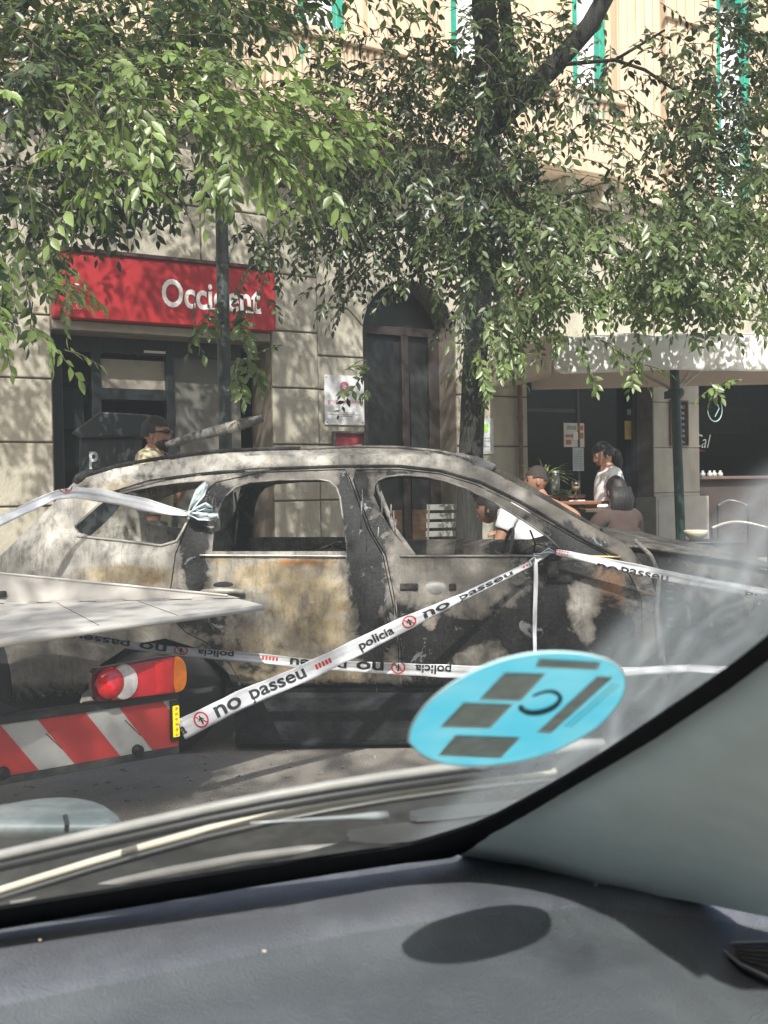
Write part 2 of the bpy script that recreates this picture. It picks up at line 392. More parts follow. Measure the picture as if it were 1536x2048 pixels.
# bank shopfront
D = -.45
fr = MB()
fr.fbox(u_l, uu(140), 0, Z_SHOP, D, D + .12); fr.fbox(u_l, uu(505), zz(300, 702), Z_SHOP, D, D + .1)
fr.fbox(uu(200, 800), uu(219), 0, Z_SHOP, D + .01, D + .11); fr.fbox(uu(352), uu(368), 0, Z_SHOP, D + .01, D + .11)
fr.fbox(uu(219), uu(352), zz(285, 795), zz(285, 772), D + .012, D + .10); fr.fbox(uu(219), uu(352), zz(285, 1010), zz(285, 990), D + .012, D + .10)
fr.fbox(uu(140), uu(352), 0, .5, D + .013, D + .09)
fr.build('shopfront_frame', M_blackframe, bld, bevel=.008)
mb = MB(); mb.fbox(uu(219), uu(352), zz(285, 772), zz(285, 712), D + .02, D + .05); mb.build('transom_panel', mat('transom', (.26, .235, .19), .5, var=.1), bld)
mb = MB(); mb.fbox(uu(368), uu(506), 0, Z_SHOP, D - .02, D + .04); mb.build('side_panel', mat('grey_panel', (.12, .115, .10), .6, var=.15, scale=3), bld)
mb = MB(); mb.fbox(uu(140), uu(200), .5, zz(170, 705), D + .04, D + .05); mb.fbox(uu(219), uu(352), .5, zz(285, 795), D + .04, D + .05); mb.build('glass_pane', M_glassdark, bld)
mb = MB(); mb.fbox(uu(139), uu(201), zz(170, 850), zz(170, 765), D - .35, D - .3); mb.build('wall_poster', mat('pale_poster', (.5, .5, .47), .7), bld)
mb = MB(); mb.fbox(uu(139), uu(201), .3, zz(170, 850), D - .36, D - .3); mb.build('reception_panel', mat('recpt', (.26, .24, .2), .7), bld)
mb = MB(); mb.fbox(uu(225), uu(350), zz(285, 880), zz(285, 830), D - .6, D - .5); mb.build('counter_board', mat('cboard', (.12, .10, .085), .7), bld)
mb = MB(); mb.fbox(uu(308), uu(352), zz(320, 699), zz(320, 694), D - .2, D + .11); mb.build('ceiling_strip', M_white, bld)
# arched door
dr = MB(); D2 = -.50
def arched(u0, u1, z0, d0, d1, grow=0):
    pts = [(u0, z0), (u1, z0)]
    k = 16; c = (u0 + u1) / 2; r = (u1 - u0) / 2
    pts += [(c + r * math.cos(math.pi * i / k), z_spring + r_arch * math.sin(math.pi * i / k)) for i in range(k + 1)]
    n = len(pts); V = [F(u, z, d1) for u, z in pts] + [F(u, z, d0) for u, z in pts]
    dr.add(V, [tuple(range(n)), tuple(range(2 * n - 1, n - 1, -1))] + [(i, i + n, (i + 1) % n + n, (i + 1) % n) for i in range(n)])
arched(u_a0, u_a1, 0, D2 - .06, D2)
dr.build('arched_door', mat('door_dark', (.010, .012, .011), .5, var=.3, scale=5), bld)
mb = MB()
for a, b in ((756, 768), (838, 852), (893, 914)): mb.fbox(uu(a), uu(b), 0, z_spring + .1, D2, D2 + .07)
mb.fbox(u_a0, u_a1, z_spring + .05, z_spring + .17, D2, D2 + .075)
mb.build('door_frame', mat('door_frame_brown', (.030, .021, .018), .6, var=.2), bld, bevel=.01)
mb = MB(); mb.fbox(uu(776), uu(836), .1, zz(800, 1022), D2, D2 + .045); mb.fbox(uu(782), uu(830), .2, zz(800, 1034), D2 + .045, D2 + .06); mb.fbox(uu(856), uu(890), .1, zz(800, 1022), D2, D2 + .045)
mb.build('door_panel', mat('door_panel_wood', (.15, .085, .05), .55, var=.25, scale=5, stretch=(1, 1, 8)), bld, bevel=.008)
mb = MB(); mb.fbox(uu(858), uu(892), .6, 3.0, D2, D2 + .03); mb.build('door_glass', mat('door_glass_grey', (.016, .018, .018), .5, var=.2), bld)
# drainpipe
mb = MB(); uq = uu(1036); mb.tube([F(uq, .2, .05), F(uq, Z_TOP, .05)], .035, 10); 
for z in (1.1, 2.4, 3.7): mb.lathe(F(uq, z, .05), [(.045, -.03), (.045, .03)], 10)
mb.build('drainpipe', mat('pipe_brown', (.16, .085, .055), .6, var=.15), bld, smooth=False)
# cafe shopfront
mb = MB(); ud = uu(1190)
mb.fbox(u_c0, uu(1068), 0, Z_CAFE, D, D + .1); mb.fbox(uu(1189), uu(1195), 0, Z_CAFE, D, D + .05); mb.fbox(uu(1298), u_c1, 0, Z_CAFE, D, D + .1)
mb.fbox(uu(1068), uu(1185), zz(1120, 820), zz(1120, 812), D, D + .07)
mb.build('cafe_frame', M_blackframe, bld, bevel=.006)
mb = MB(); mb.fbox(u_c0 + .05, u_c1 - .05, .2, Z_CAFE - .02, D + .03, D + .04); mb.build('cafe_glass', M_glassdark, bld)
mb = MB(); zs = zz(1450, 952); mb.fbox(u_w0, u_w1, 0, zs - .05, T, -.2); mb.build('window_base', mat('base_brown', (.055, .040, .036), .8, var=.2, scale=4), bld)
mb = MB(); mb.fbox(u_w0, u_w1, zs - .05, zs, T, -.08); mb.build('window_sill', mat('sill_brown', (.12, .085, .07), .6, var=.2), bld, bevel=.01)
mb = MB(); mb.fbox(u_w0 + .01, u_w1, zs, Z_CAFE, -.44, -.43); mb.build('cafe_window', M_glassdark, bld)
# interior shapes seen through the cafe window
mb = MB(); mb.fbox(uu(1425), uu(1470), zs, zz(1450, 810), -1.2, -1.0); mb.build('shelf_cabinet', mat('cab_green', (.03, .055, .045), .7), bld)
mb = MB(); mb.fbox(uu(1480), uu(1525), zs, zz(1500, 875), -2.0, -1.6); mb.fbox(uu(1500), uu(1700), 2.4, 2.9, -2.4, -2.2); mb.build('bar_shelf', mat('bar_grey', (.11, .095, .09), .7, var=.4, scale=3), bld)
# ---- upper storey: warm sunlit wall with vertical bands, openings with green frames
U = MB(); ZU = Z_TOP + .22; ZE = 12.5
wins = [(598, 692), (905, 985), (1148, 1214), (1436, 1502)]
wu = [(uu(a, 150), uu(b, 150)) for a, b in wins]
edges_ = [ULEFT] + [x for p in wu for x in p] + [URIGHT]
for i in range(0, len(edges_), 2): U.fbox(edges_[i], edges_[i + 1], ZU, ZE, T, -.02)
for a, b in wu: U.fbox(a, b, 9.4, ZE, T, -.02)
U.build('upper_wall', M_warm, bld)
pil = MB()
for a, b in ((730, 768), (862, 895), (1225, 1310), (1322, 1395), (520, 560)):
    a_, b_ = uu(a, 200), uu(b, 200); pil.fbox(a_, b_, ZU, ZE, -.02, .12)
    k = max(2, int((b_ - a_) / .16))
    for j in range(k): pil.fbox(a_ + (b_ - a_) * (j + .12) / k, a_ + (b_ - a_) * (j + .88) / k, ZU + .3, ZE - .2, .12, .145)
pil.build('pilaster', mat('warm_stone', (.60, .475, .35), .85, var=.12, scale=2.5, bump=.2, bscale=30, dirt=(.40, .26, .16), dscale=2, stretch=(3, 3, .3)), bld, bevel=.01)
for a, b in wu:
    fm = MB(); fm.fbox(a, a + .11, ZU, 9.4, -.18, -.04); fm.fbox(b - .11, b, ZU, 9.4, -.18, -.04); fm.fbox(a + .11, b - .11, 9.25, 9.4, -.18, -.04)
    fo = fm.build('window', M_green, bld, bevel=.01)
    c = MB(); c.fbox(a + .11, b - .11, ZU, 9.25, -.17, -.16); c.build('curtain', M_curtain, fo)
for (a, b) in ((1316, 1400),):
    mb = MB()
    for y in (48, 250, 345): mb = MB(); z = zz(1358, y); mb.fbox(uu(a, 200), uu(b, 200), z - .05, z + .03, .146, .21); mb.build('stone_band', M_warm, bld)
# balcony: slab, rail, balusters
ub0 = uu(425, 200); ub1 = uu(1195, 260)
bal = MB(); bal.fbox(ub0, ub1, ZU, ZU + .16, 0, .75); bal.fbox(ub0 + .1, ub1 - .1, ZU - .02, ZU, 0, .62); bo = bal.build('balcony', M_warm, bld, bevel=.02)
r = MB(); r.fbox(ub0, ub1, 6.80, 6.93, .56, .77); r.fbox(ub0, ub1, ZU + .16, ZU + .28, .58, .75)
nped = 5
for k in range(nped + 1):
    u = ub0 + (ub1 - ub0) * k / nped; r.fbox(u - .13, u + .13, ZU + .16, 6.80, .575, .755)
r.build('balustrade_rail', M_warm, bo, bevel=.015)
bs = MB(); nb = 62
for k in range(nb):
    u = ub0 + (ub1 - ub0) * (k + .5) / nb; h = 6.80 - ZU - .28
    bs.lathe(F(u, ZU + .28, .665), [(.05, 0), (.05, .04), (.035, .07), (.065, h * .3), (.05, h * .5), (.028, h * .75), (.03, h * .88), (.05, h * .92), (.05, h)], 8)
bs.build('baluster_row', M_warm, bo, smooth=True)
cor = MB()
for k in range(9):
    u = ub0 + .3 + (ub1 - ub0 - .6) * k / 8; cor.fbox(u - .1, u + .1, ZU - .32, ZU - .03, .0, .55)
cor.build('corbel', M_stone, bo, bevel=.03)

# ------------------------------------------------------------------ signs on the building
sg = empty('bank_sign', F((u_l + u_b) / 2, Z_SIGN0, 0), 'red bank sign reading Occident in white over the shopfront', 'sign')
mb = MB(); mb.fbox(u_l + .0, u_b, Z_SIGN0, Z_SIGN1, .03, .17); mb.build('panel', M_red, sg, bevel=.008)
mb = MB(); mb.fbox(u_l, u_b, Z_SIGN1, Z_SIGN1 + .04, .03, .2); mb.build('top_trim', mat('sign_trim', (.05, .02, .02), .6), sg)
ta = uu(314, 590); tb = uu(510, 605); zb = zz(500, 632); zt = zz(330, 563)
mb = MB(); H = zt - zb; Wd = tb - ta
put_text(mb, 'Occident', lambda x, y: F(ta + x, zb + .0 + y, .176), Wd, H, .022)
V0, _, tw, th = text_mesh('Occident', .022)
for fx in (.365, .43, .463, .53, .765, .80, .865, .925): pass
for c, wd in ((.485, .075), (.645, .06), (.825, .06), (.895, .06), (.975, .06)):
    mb.add([F(ta + Wd * (c - wd / 2), zb + .002, .1765), F(ta + Wd * (c + wd / 2), zb + .002, .1765), F(ta + Wd * (c + wd / 2), zb + H * .085, .1765), F(ta + Wd * (c - wd / 2), zb + H * .085, .1765)], [(0, 1, 2, 3)])
mb.build('lettering', M_white, sg)
mb = MB(); put_text(mb, 'GCO', lambda x, y: F(uu(118, 612) + x, zz(118, 622) + y, .176), .22, .09, .005); mb.build('small_lettering', mat('dull_pink', (.45, .16, .15), .6), sg)

pq = empty('office_plaque', F(uu(683), zz(683, 850), -.04), 'white plaque with pink map pin logo beside the arched doorway', 'sign')
pa, pb, pz0, pz1 = uu(649), uu(728), zz(688, 850), zz(688, 751)
mb = MB(); mb.fbox(pa, pb, pz0, pz1, -.01, .005); mb.build('board', mat('plaque_white', (.66, .66, .66), .35, var=.04), pq, bevel=.003)
mb = MB(); wq = pb - pa; hq = pz1 - pz0; pink = mat('pink_ink', (.50, .10, .17), .6)
cx_, cz_ = pa + wq * .5, pz0 + hq * .76
ring = []
k = 20
V = [F(cx_ + .065 * math.cos(2 * math.pi * i / k), cz_ + .075 * math.sin(2 * math.pi * i / k), .008) for i in range(k)] + [F(cx_ + .04 * math.cos(2 * math.pi * i / k), cz_ + .05 * math.sin(2 * math.pi * i / k), .008) for i in range(k)]
mb.add(V, [(i, (i + 1) % k, (i + 1) % k + k, i + k) for i in range(k)])
mb.add([F(cx_ - .052, cz_ - .045, .0082), F(cx_ + .052, cz_ - .045, .0082), F(cx_, cz_ - .15, .0082)], [(0, 2, 1)])
put_text(mb, 'G', lambda x, y: F(cx_ - .033 + x, cz_ - .035 + y, .0085), .066, .075)
put_text(mb, 'grupogestiona', lambda x, y: F(pa + wq * .07 + x, pz0 + hq * .42 + y, .008), wq * .86, .06)
mb.build('pin_logo', pink, pq)
mb = MB()
for i, wl in enumerate((.5, .8, .35)):
    mb.add([F(pa + wq * (.5 - wl / 2), pz0 + hq * (.24 - .035 * i), .008), F(pa + wq * (.5 + wl / 2), pz0 + hq * (.24 - .035 * i), .008), F(pa + wq * (.5 + wl / 2), pz0 + hq * (.252 - .035 * i), .008), F(pa + wq * (.5 - wl / 2), pz0 + hq * (.252 - .035 * i), .008)], [(0, 1, 2, 3)])
mb.build('small_print', mat('grey_ink', (.3, .3, .32), .7), pq)
for a in (.05, .95):
    for b in (.05, .95): mb = MB(); mb.lathe(F(pa + wq * a, pz0 + hq * b, .005), [(.009, 0), (.007, .005)], 8, (FUV, Vector((0, 0, 1)), FN)); mb.build('screw', M_blackframe, pq)

mb_ = empty('notice_case', F(uu(695), zz(695, 920), -.04), 'dark framed notice case with red and white card under the pink pin plaque', 'notice case')
na, nb_, nz0, nz1 = uu(662), uu(726), zz(695, 930), zz(695, 863)
mb = MB(); g = .03
mb.fbox(na, na + g, nz0, nz1, -.01, .06); mb.fbox(nb_ - g, nb_, nz0, nz1, -.01, .06); mb.fbox(na + g, nb_ - g, nz1 - g, nz1, -.01, .06); mb.fbox(na + g, nb_ - g, nz0, nz0 + g, -.01, .06); mb.build('frame', mat('case_frame', (.09, .085, .08), .5), mb_, bevel=.004)
mb = MB(); mb.fbox(na + g, nb_ - g, nz0 + g, nz1 - g, -.01, .012); mb.build('card', mat('card_red', (.28, .04, .05), .5), mb_)
mb = MB(); w_ = nb_ - na
mb.add([F(na + g * 1.2, nz0 + .10, .016), F(nb_ - g * 1.4, nz0 + .15, .016), F(nb_ - g * 1.4, nz0 + .27, .016), F(na + g * 1.2, nz0 + .21, .016)], [(0, 1, 2, 3)]); mb.build('paper_strip', M_white, mb_)

def simple_sign(name, px0, px1, py0, py1, d, label, cat, m, extras=(), group=None, th=.012):
    o = empty(name, F(uu((px0 + px1) / 2, py1), zz((px0 + px1) / 2, py1), d), label, cat, group)
    a, b = FU(px0, py1, d)[0], FU(px1, py1, d)[0]; c = (px0 + px1) / 2; z0, z1 = FU(c, py1, d)[1], FU(c, py0, d)[1]
    mb = MB(); mb.fbox(a, b, z0, z1, d - .008, d); mb.build('board', m, o, bevel=.002)
    for i, (nm, x0, x1, y0, y1, mm) in enumerate(extras):
        e = MB(); e.fbox(a + (b - a) * x0, a + (b - a) * x1, z0 + (z1 - z0) * y0, z0 + (z1 - z0) * y1, d, d + .002 + .0008 * i); e.build(nm, mm, o)
    return o, a, b, z0, z1
m_lime = mat('lime_ink', (.30, .62, .05), .6); m_gr = mat('print_grey', (.33, .34, .34), .7); m_or = mat('print_orange', (.45, .16, .06), .7); m_paper = mat('paper', (.66, .62, .52), .8, var=.06); m_paper2 = mat('paper_blueish', (.48, .54, .52), .8)
simple_sign('clinic_plaque', 950, 988, 836, 908, .0, 'white plaque with lime green emblem right of the tree trunk', 'sign', mat('plaque_white2', (.6, .62, .62), .4), [('emblem', .42, .72, .72, .84, m_lime), ('emblem', .45, .68, .60, .70, m_lime), ('small_print', .3, .8, .42, .46, m_gr), ('small_print', .3, .8, .35, .38, m_gr), ('small_print', .3, .75, .2, .22, m_gr)])
simple_sign('food_poster', 1128, 1169, 846, 894, D + .050, 'cream poster with food pictures on the dark cafe door', 'poster', m_paper, [('picture', .1, .35, .1, .3, m_or), ('picture', .7, .95, .7, .9, m_or), ('picture', .75, .95, .35, .6, m_or), ('picture', .08, .45, .4, .52, mat('pc', (.4, .2, .14), .7)), ('heading', .15, .6, .72, .88, m_gr), ('white_card', .45, .68, .3, .62, M_white)])
simple_sign('menu_sheet', 1146, 1168, 895, 942, D + .051, 'pale blue menu sheet hanging below the food poster', 'menu', m_paper2, [('line', .15, .85, .1 + .1 * k, .13 + .1 * k, m_gr) for k in range(8)])
simple_sign('yellow_notice', 1250, 1272, 842, 879, D + .050, 'small yellow notice on the cafe window beside the stone pillar', 'notice', mat('yellow_paper', (.42, .31, .07), .7), [('print', .35, .62, .2, .7, m_or)])
simple_sign('white_card', 1275, 1289, 863, 876, D + .050, 'tiny white card to the right of the yellow notice', 'notice', m_paper2)
simple_sign('blue_sticker', 1255, 1266, 818, 830, D + .050, 'small grey blue square sticker above the yellow notice', 'sticker', mat('bluegrey', (.16, .24, .27), .6), [('mark', .3, .7, .3, .7, m_gr)])
o, a, b, z0, z1 = simple_sign('chalk_menu', 1343, 1375, 803, 890, .03, 'black chalk menu board with wooden frame on the stone pillar', 'menu board', mat('chalkboard', (.018, .02, .018), .8))
mb = MB()
for x0, x1, y0, y1 in ((a - .02, a, z0 - .02, z1 + .02), (b, b + .02, z0 - .02, z1 + .02), (a, b, z1, z1 + .02), (a, b, z0 - .02, z0)): mb.fbox(x0, x1, y0, y1, .015, .045)
mb.build('frame', mat('frame_wood', (.16, .10, .05), .6), o)
for i, s in enumerate(('MENU', 'cafe', 'pasta', 'pizza', 'vins', 'tapes', 'paella')):
    mb = MB(); put_text(mb, s, lambda x, y: F(a + (b - a) * .16 + x, z1 - .11 - i * (z1 - z0) * .135 + y, .0325), (b - a) * .66, .055); mb.build('chalk_writing', mat('chalk', (.45, .45, .43), .9), o)
# lettering and round logo painted on the cafe window
lg = empty('window_lettering', F(uu(1450), zz(1450, 880), -.42), 'faint white Cal lettering and round logo on the cafe window', 'lettering')
mb = MB(); put_text(mb, 'Cal', lambda x, y: F(uu(1427, 890) + x, zz(1427, 893) + y, -.425), uu(1462, 890) - uu(1427, 890), .22, -.01, .35)
mb.build('script', mat('faint_white', (.2, .21, .2), .7), lg)
mb = MB(); c0, c1 = FU(1470, 815); P = []
for i in range(24): th = R(150) + i * R(11); P.append(F(c0 + .17 * math.cos(th), c1 + .20 * math.sin(th), -.424))
mb.tube(P, [.003 + .008 * math.sin(math.pi * i / 23) for i in range(24)], 6)
mb.tube([F(c0 + .02, c1 + .15, -.424), F(c0 + .10, c1 + .02, -.424), F(c0 + .0, c1 - .12, -.424)], .009, 6); mb.build('round_logo', mat('mint', (.28, .42, .38), .6), lg)

# things on the cafe sill and inside
ls = empty('red_lamp', F(uu(1470), zz(1470, 897), -.9), 'flat red lamp shade hanging behind the cafe window', 'lamp')
mb = MB(); mb.lathe(F(uu(1474), zz(1474, 899), -.9), [(.17, 0), (.15, .02), (.06, .055), (.02, .075)], 20); mb.build('lamp_shade', mat('red_shade', (.85, .05, .03), .4), ls, smooth=True)
mb = MB(); mb.tube([F(uu(1474), zz(1474, 890), -.9), F(uu(1474), 5.2, -.9)], .006, 6); mb.build('cord', M_black, ls)
spec = [(1403, 'bottle'), (1411, 'jar'), (1420, 'bottle'), (1432, 'jar'), (1446, 'jar'), (1455, 'jar'), (1467, 'jar')]
labs = ['short white bottle at the left end of the cafe sill', 'low pale jar next to the leftmost bottle on the sill', 'tallest grey bottle on the cafe window sill', 'wide low jar right of the tallest bottle on the sill', 'small grey jar near the middle of the sill', 'slim pale jar right of the small grey jar on the sill', 'square white pot at the right end of the sill row']
for (px, kd), lb in zip(spec, labs):
    u = uu(px, 945); hh = (.17 if kd == 'bottle' else .09) * (1 + .25 * (px == 1420)); rr = .032 if kd == 'bottle' else .045
    e = empty(kd, F(u, zs, -.28), lb, kd, 'crockery on the cafe window sill')
    mb = MB(); mb.lathe(F(u, zs + .002, -.28), [(rr, 0), (rr, hh * .55), (rr * .45, hh * .75), (rr * .45, hh * .95)], 12); mb.build('body', mat('crock_%d' % (px % 3), [(.45, .45, .42), (.3, .33, .33), (.5, .48, .46)][px % 3], .3), e, smooth=True)
    mb = MB(); mb.lathe(F(u, zs + .002 + hh * .95, -.28), [(rr * .5, 0), (rr * .5, hh * .08)], 10); mb.build('cap', M_white, e)
# ------------------------------------------------------------------ burnt SUV
YN = 5.5; YC = YN + .90     # near flank, centre line
def burnt_material():
    m = bpy.data.materials.new('burnt_paint'); m.use_nodes = True; t = m.node_tree; b = t.nodes['Principled BSDF']
    L = t.links.new
    at = nd(t, 'ShaderNodeAttribute', attribute_name='burn'); sp = nd(t, 'ShaderNodeSeparateColor'); L(at.outputs['Color'], sp.inputs[0])
    tc = nd(t, 'ShaderNodeTexCoord')
    def noise_(scale, det=8, rough=.6, st=(1, 1, 1), dist=0):
        mp = nd(t, 'ShaderNodeMapping'); mp.inputs['Scale'].default_value = st; L(tc.outputs['Object'], mp.inputs[0])
        n = nd(t, 'ShaderNodeTexNoise'); n.inputs['Scale'].default_value = scale; n.inputs['Detail'].default_value = det; n.inputs['Roughness'].default_value = rough; n.inputs['Distortion'].default_value = dist
        L(mp.outputs[0], n.inputs[0]); return n.outputs[0]
    def ramp(src, p0, p1, c0=(0, 0, 0), c1=(1, 1, 1)):
        r = nd(t, 'ShaderNodeValToRGB'); e = r.color_ramp.elements; e[0].position = p0; e[1].position = p1; e[0].color = (*c0, 1); e[1].color = (*c1, 1); L(src, r.inputs[0]); return r.outputs[0]
    def math_(op, a, b2, c=None):
        n = nd(t, 'ShaderNodeMath', operation=op)
        for i, q in enumerate((a, b2, c)):
            if q is None: continue
            if isinstance(q, (int, float)): n.inputs[i].default_value = q
            else: L(q, n.inputs[i])
        return n.outputs[0]
    def mix(f, a, b2):
        n = nd(t, 'ShaderNodeMix', data_type='RGBA')
        if isinstance(f, (int, float)): n.inputs[0].default_value = f
        else: L(f, n.inputs[0])
        for i, q in ((6, a), (7, b2)):
            if isinstance(q, tuple): n.inputs[i].default_value = (*q, 1)
            else: L(q, n.inputs[i])
        return n.outputs[2]
    nA = noise_(3.5, 9, .65, dist=.6); nB = noise_(14, 8, .7); nC = noise_(26, 6, .7, (1, 1, .22)); nD = noise_(70, 4, .7); nE = noise_(7, 9, .62, dist=2.2)
    ash = mix(ramp(nA, .35, .65), (.40, .375, .325), (.60, .57, .51))
    ash = mix(ramp(nB, .55, .72), ash, (.66, .635, .585))
    tan = mix(ramp(nB, .35, .65), (.40, .34, .225), (.29, .22, .12))
    def mask(ch, amp, lo, hi, n=nB, n2=None):
        v = math_('MULTIPLY_ADD', math_('SUBTRACT', n, .5), amp, sp.outputs[ch])
        if n2 is not None: v = math_('MULTIPLY_ADD', math_('SUBTRACT', n2, .5), amp * .7, v)
        return ramp(v, lo, hi)
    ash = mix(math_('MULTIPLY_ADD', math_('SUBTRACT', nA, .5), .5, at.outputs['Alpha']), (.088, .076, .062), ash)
    col = mix(mask(1, .9, .30, .62), ash, tan)
    rust = mix(ramp(nA, .4, .6), (.20, .085, .025), (.42, .20, .06))
    col = mix(mask(2, .9, .35, .65), col, rust)
    # vertical run marks and fine speckle
    runs = math_('MULTIPLY', ramp(nC, .48, .64), .62); col = mix(runs, col, (.13, .115, .095))
    soot = mix(ramp(nD, .35, .7), (.007, .007, .007), (.028, .027, .026))
    sm = mask(0, 1.0, .33, .60, nE, nB); col = mix(sm, col, soot)
    halo = math_('SUBTRACT', mask(0, 1.1, .15, .43, nE, nB), sm)
    col = mix(math_('MULTIPLY', halo, .6), col, (.12, .105, .09))
    sp2 = ramp(nD, .60, .70); col = mix(math_('MULTIPLY', sp2, .35), col, (.07, .065, .06))
    # pale flakes of unburnt primer inside the soot
    fl = noise_(7, 9, .75, dist=1.2); fm = math_('MULTIPLY', ramp(fl, .60, .63), sm); col = mix(math_('MULTIPLY', fm, .75), col, (.27, .28, .29))
    L(col, b.inputs['Base Color']); b.inputs['Roughness'].default_value = .68; b.inputs['Metallic'].default_value = .12; b.inputs['Specular IOR Level'].default_value = .4
    h = math_('ADD', nB, math_('MULTIPLY', nC, .6)); h = math_('ADD', h, math_('MULTIPLY', sm, -.25)); h = math_('ADD', h, math_('MULTIPLY', nD, .25))
    bp = nd(t, 'ShaderNodeBump'); bp.inputs['Strength'].default_value = .55; bp.inputs['Distance'].default_value = .012; L(h, bp.inputs['Height']); L(bp.outputs[0], b.inputs['Normal'])
    return m
M_burnt = burnt_material()
# burn marks, measured on the flank: x, y, rx, ry, strength; soot / scorched tan / rust
SOOT = [(440, 1230, 50, 60, .6), (520, 1340, 90, 36, .42), (430, 975, 60, 10, .6), (560, 950, 120, 6, .6), (820, 945, 120, 6, .6), (1060, 1040, 50, 14, .5), (500, 1330, 40, 40, .55), (560, 1290, 50, 40, .36), (640, 1300, 30, 40, .34), (1330, 1160, 60, 60, .6), (900, 1270, 90, 46, 1.1), (1000, 1250, 60, 40, .9), (1130, 1300, 60, 50, 1.0), (1100, 1330, 90, 40, 1.0), (1230, 1300, 40, 60, 1.1), (1120, 1200, 24, 60, .9), (385, 1060, 34, 60, 1), (400, 1010, 38, 36, .9), (440, 985, 40, 25, .8), (390, 1140, 32, 60, 1.05), (360, 1190, 20, 40, .5), (380, 1230, 50, 40, .9), (420, 1250, 60, 40, .7),
        (720, 1010, 22, 90, .95), (735, 1090, 38, 60, 1), (735, 1170, 42, 90, 1.05), (745, 1280, 46, 70, .9), (690, 960, 30, 26, .6), (775, 1040, 18, 80, .55), (800, 1250, 40, 60, .8),
        (540, 940, 60, 7, .5), (300, 955, 90, 8, .5), (500, 945, 40, 16, .8), (560, 938, 60, 10, .5),
        (1095, 1135, 60, 26, 1.0), (1130, 1155, 70, 28, .9), (1085, 1230, 62, 60, 1.15), (1060, 1290, 85, 55, 1.1), (1215, 1270, 55, 70, 1.0), (1240, 1330, 40, 60, .9), (1130, 1340, 90, 40, .7), (900, 1280, 70, 60, 1.0), (850, 1310, 60, 45, .9), (880, 1215, 30, 16, .8), (990, 1215, 26, 22, .45), (960, 1345, 110, 28, 1.0),
        (1130, 1075, 50, 40, .9), (1170, 1095, 60, 25, .9), (1230, 1130, 50, 22, .6), (1060, 1050, 40, 26, .3), (1000, 1000, 60, 10, .2),
        (1300, 1180, 60, 120, .55), (1420, 1300, 160, 120, .6), (640, 1385, 400, 22, 1.1), (1000, 1385, 400, 24, 1.1), (600, 1440, 900, 60, 1.5), (1100, 1450, 900, 60, 1.5),
        (420, 1330, 46, 70, .8), (470, 1310, 50, 60, .55), (455, 1190, 60, 12, .5), (170, 1290, 60, 30, .3), (215, 1110, 26, 24, .35), (60, 1110, 18, 26, .35), (240, 1000, 40, 14, .35), (590, 1220, 60, 36, .3), (520, 1260, 80, 50, .32), (430, 1030, 22, 60, .6),
        (455, 1060, 16, 60, .8), (-40, 1300, 70, 110, .5), (170, 972, 30, 14, .6), (905, 925, 40, 8, .4)]
TAN = [(540, 1150, 120, 36, .8), (620, 1200, 110, 70, .85), (640, 1260, 90, 60, .7), (520, 1300, 120, 70, .6), (620, 1350, 160, 40, .9), (200, 1010, 90, 40, .42), (260, 1150, 120, 26, .85), (290, 1170, 60, 20, .6), (240, 975, 70, 20, .6), (900, 1365, 120, 20, .9), (440, 1120, 40, 20, .6), (760, 1330, 60, 40, .6), (650, 1130, 50, 24, .6), (90, 1040, 40, 40, .35), (270, 1250, 90, 40, .4), (1000, 1368, 160, 16, .9)]
RUST = [(1225, 1180, 26, 50, 1), (1205, 1150, 50, 18, .9), (1218, 1215, 18, 40, 1), (870, 1250, 22, 26, .5), (1060, 1260, 18, 40, .6), (600, 1126, 70, 12, .75), (470, 1345, 40, 14, .5), (760, 1200, 10, 50, .5), (300, 1160, 70, 12, .45), (290, 1155, 50, 12, .3), (770, 1130, 10, 26, .3), (1190, 1110, 30, 10, .5), (1340, 1105, 50, 12, .6)]
CLEAN = [(965, 1320, 62, 34), (1165, 1205, 34, 48), (1172, 1262, 22, 32), (1200, 1335, 44, 26), (945, 1225, 45, 18), (900, 1137, 120, 20), (860, 1235, 18, 34)]
def burn(px, py):
    out = []
    for lst in (SOOT, TAN, RUST):
        v = 0
        for x, y, rx, ry, s in lst:
            q = ((px - x) / rx) ** 2 + ((py - y) / ry) ** 2
            if q < 9: v = max(v, s * math.exp(-q * .9))
        out.append(min(1, v))
    for x, y, rx, ry in CLEAN:
        q = ((px - x) / rx) ** 2 + ((py - y) / ry) ** 2; out[0] *= 1 - .85 * math.exp(-q ** 2)
    return out
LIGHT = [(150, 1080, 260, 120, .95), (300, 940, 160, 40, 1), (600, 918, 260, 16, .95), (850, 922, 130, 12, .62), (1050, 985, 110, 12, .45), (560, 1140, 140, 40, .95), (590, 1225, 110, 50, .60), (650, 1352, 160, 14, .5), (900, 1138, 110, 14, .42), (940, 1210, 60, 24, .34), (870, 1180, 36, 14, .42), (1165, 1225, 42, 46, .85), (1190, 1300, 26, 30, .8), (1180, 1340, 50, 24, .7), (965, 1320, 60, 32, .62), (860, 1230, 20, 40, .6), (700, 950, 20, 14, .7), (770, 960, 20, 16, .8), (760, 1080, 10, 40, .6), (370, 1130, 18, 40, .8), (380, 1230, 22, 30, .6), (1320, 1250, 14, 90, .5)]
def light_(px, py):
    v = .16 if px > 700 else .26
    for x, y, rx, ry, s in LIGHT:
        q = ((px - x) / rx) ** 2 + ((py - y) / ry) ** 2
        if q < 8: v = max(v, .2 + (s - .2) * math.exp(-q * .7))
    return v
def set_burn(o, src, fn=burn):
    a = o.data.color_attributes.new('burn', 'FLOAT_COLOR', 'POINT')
    a.data.foreach_set('color', [c for p in src for c in (*fn(*p)[:3], light_(*p))])
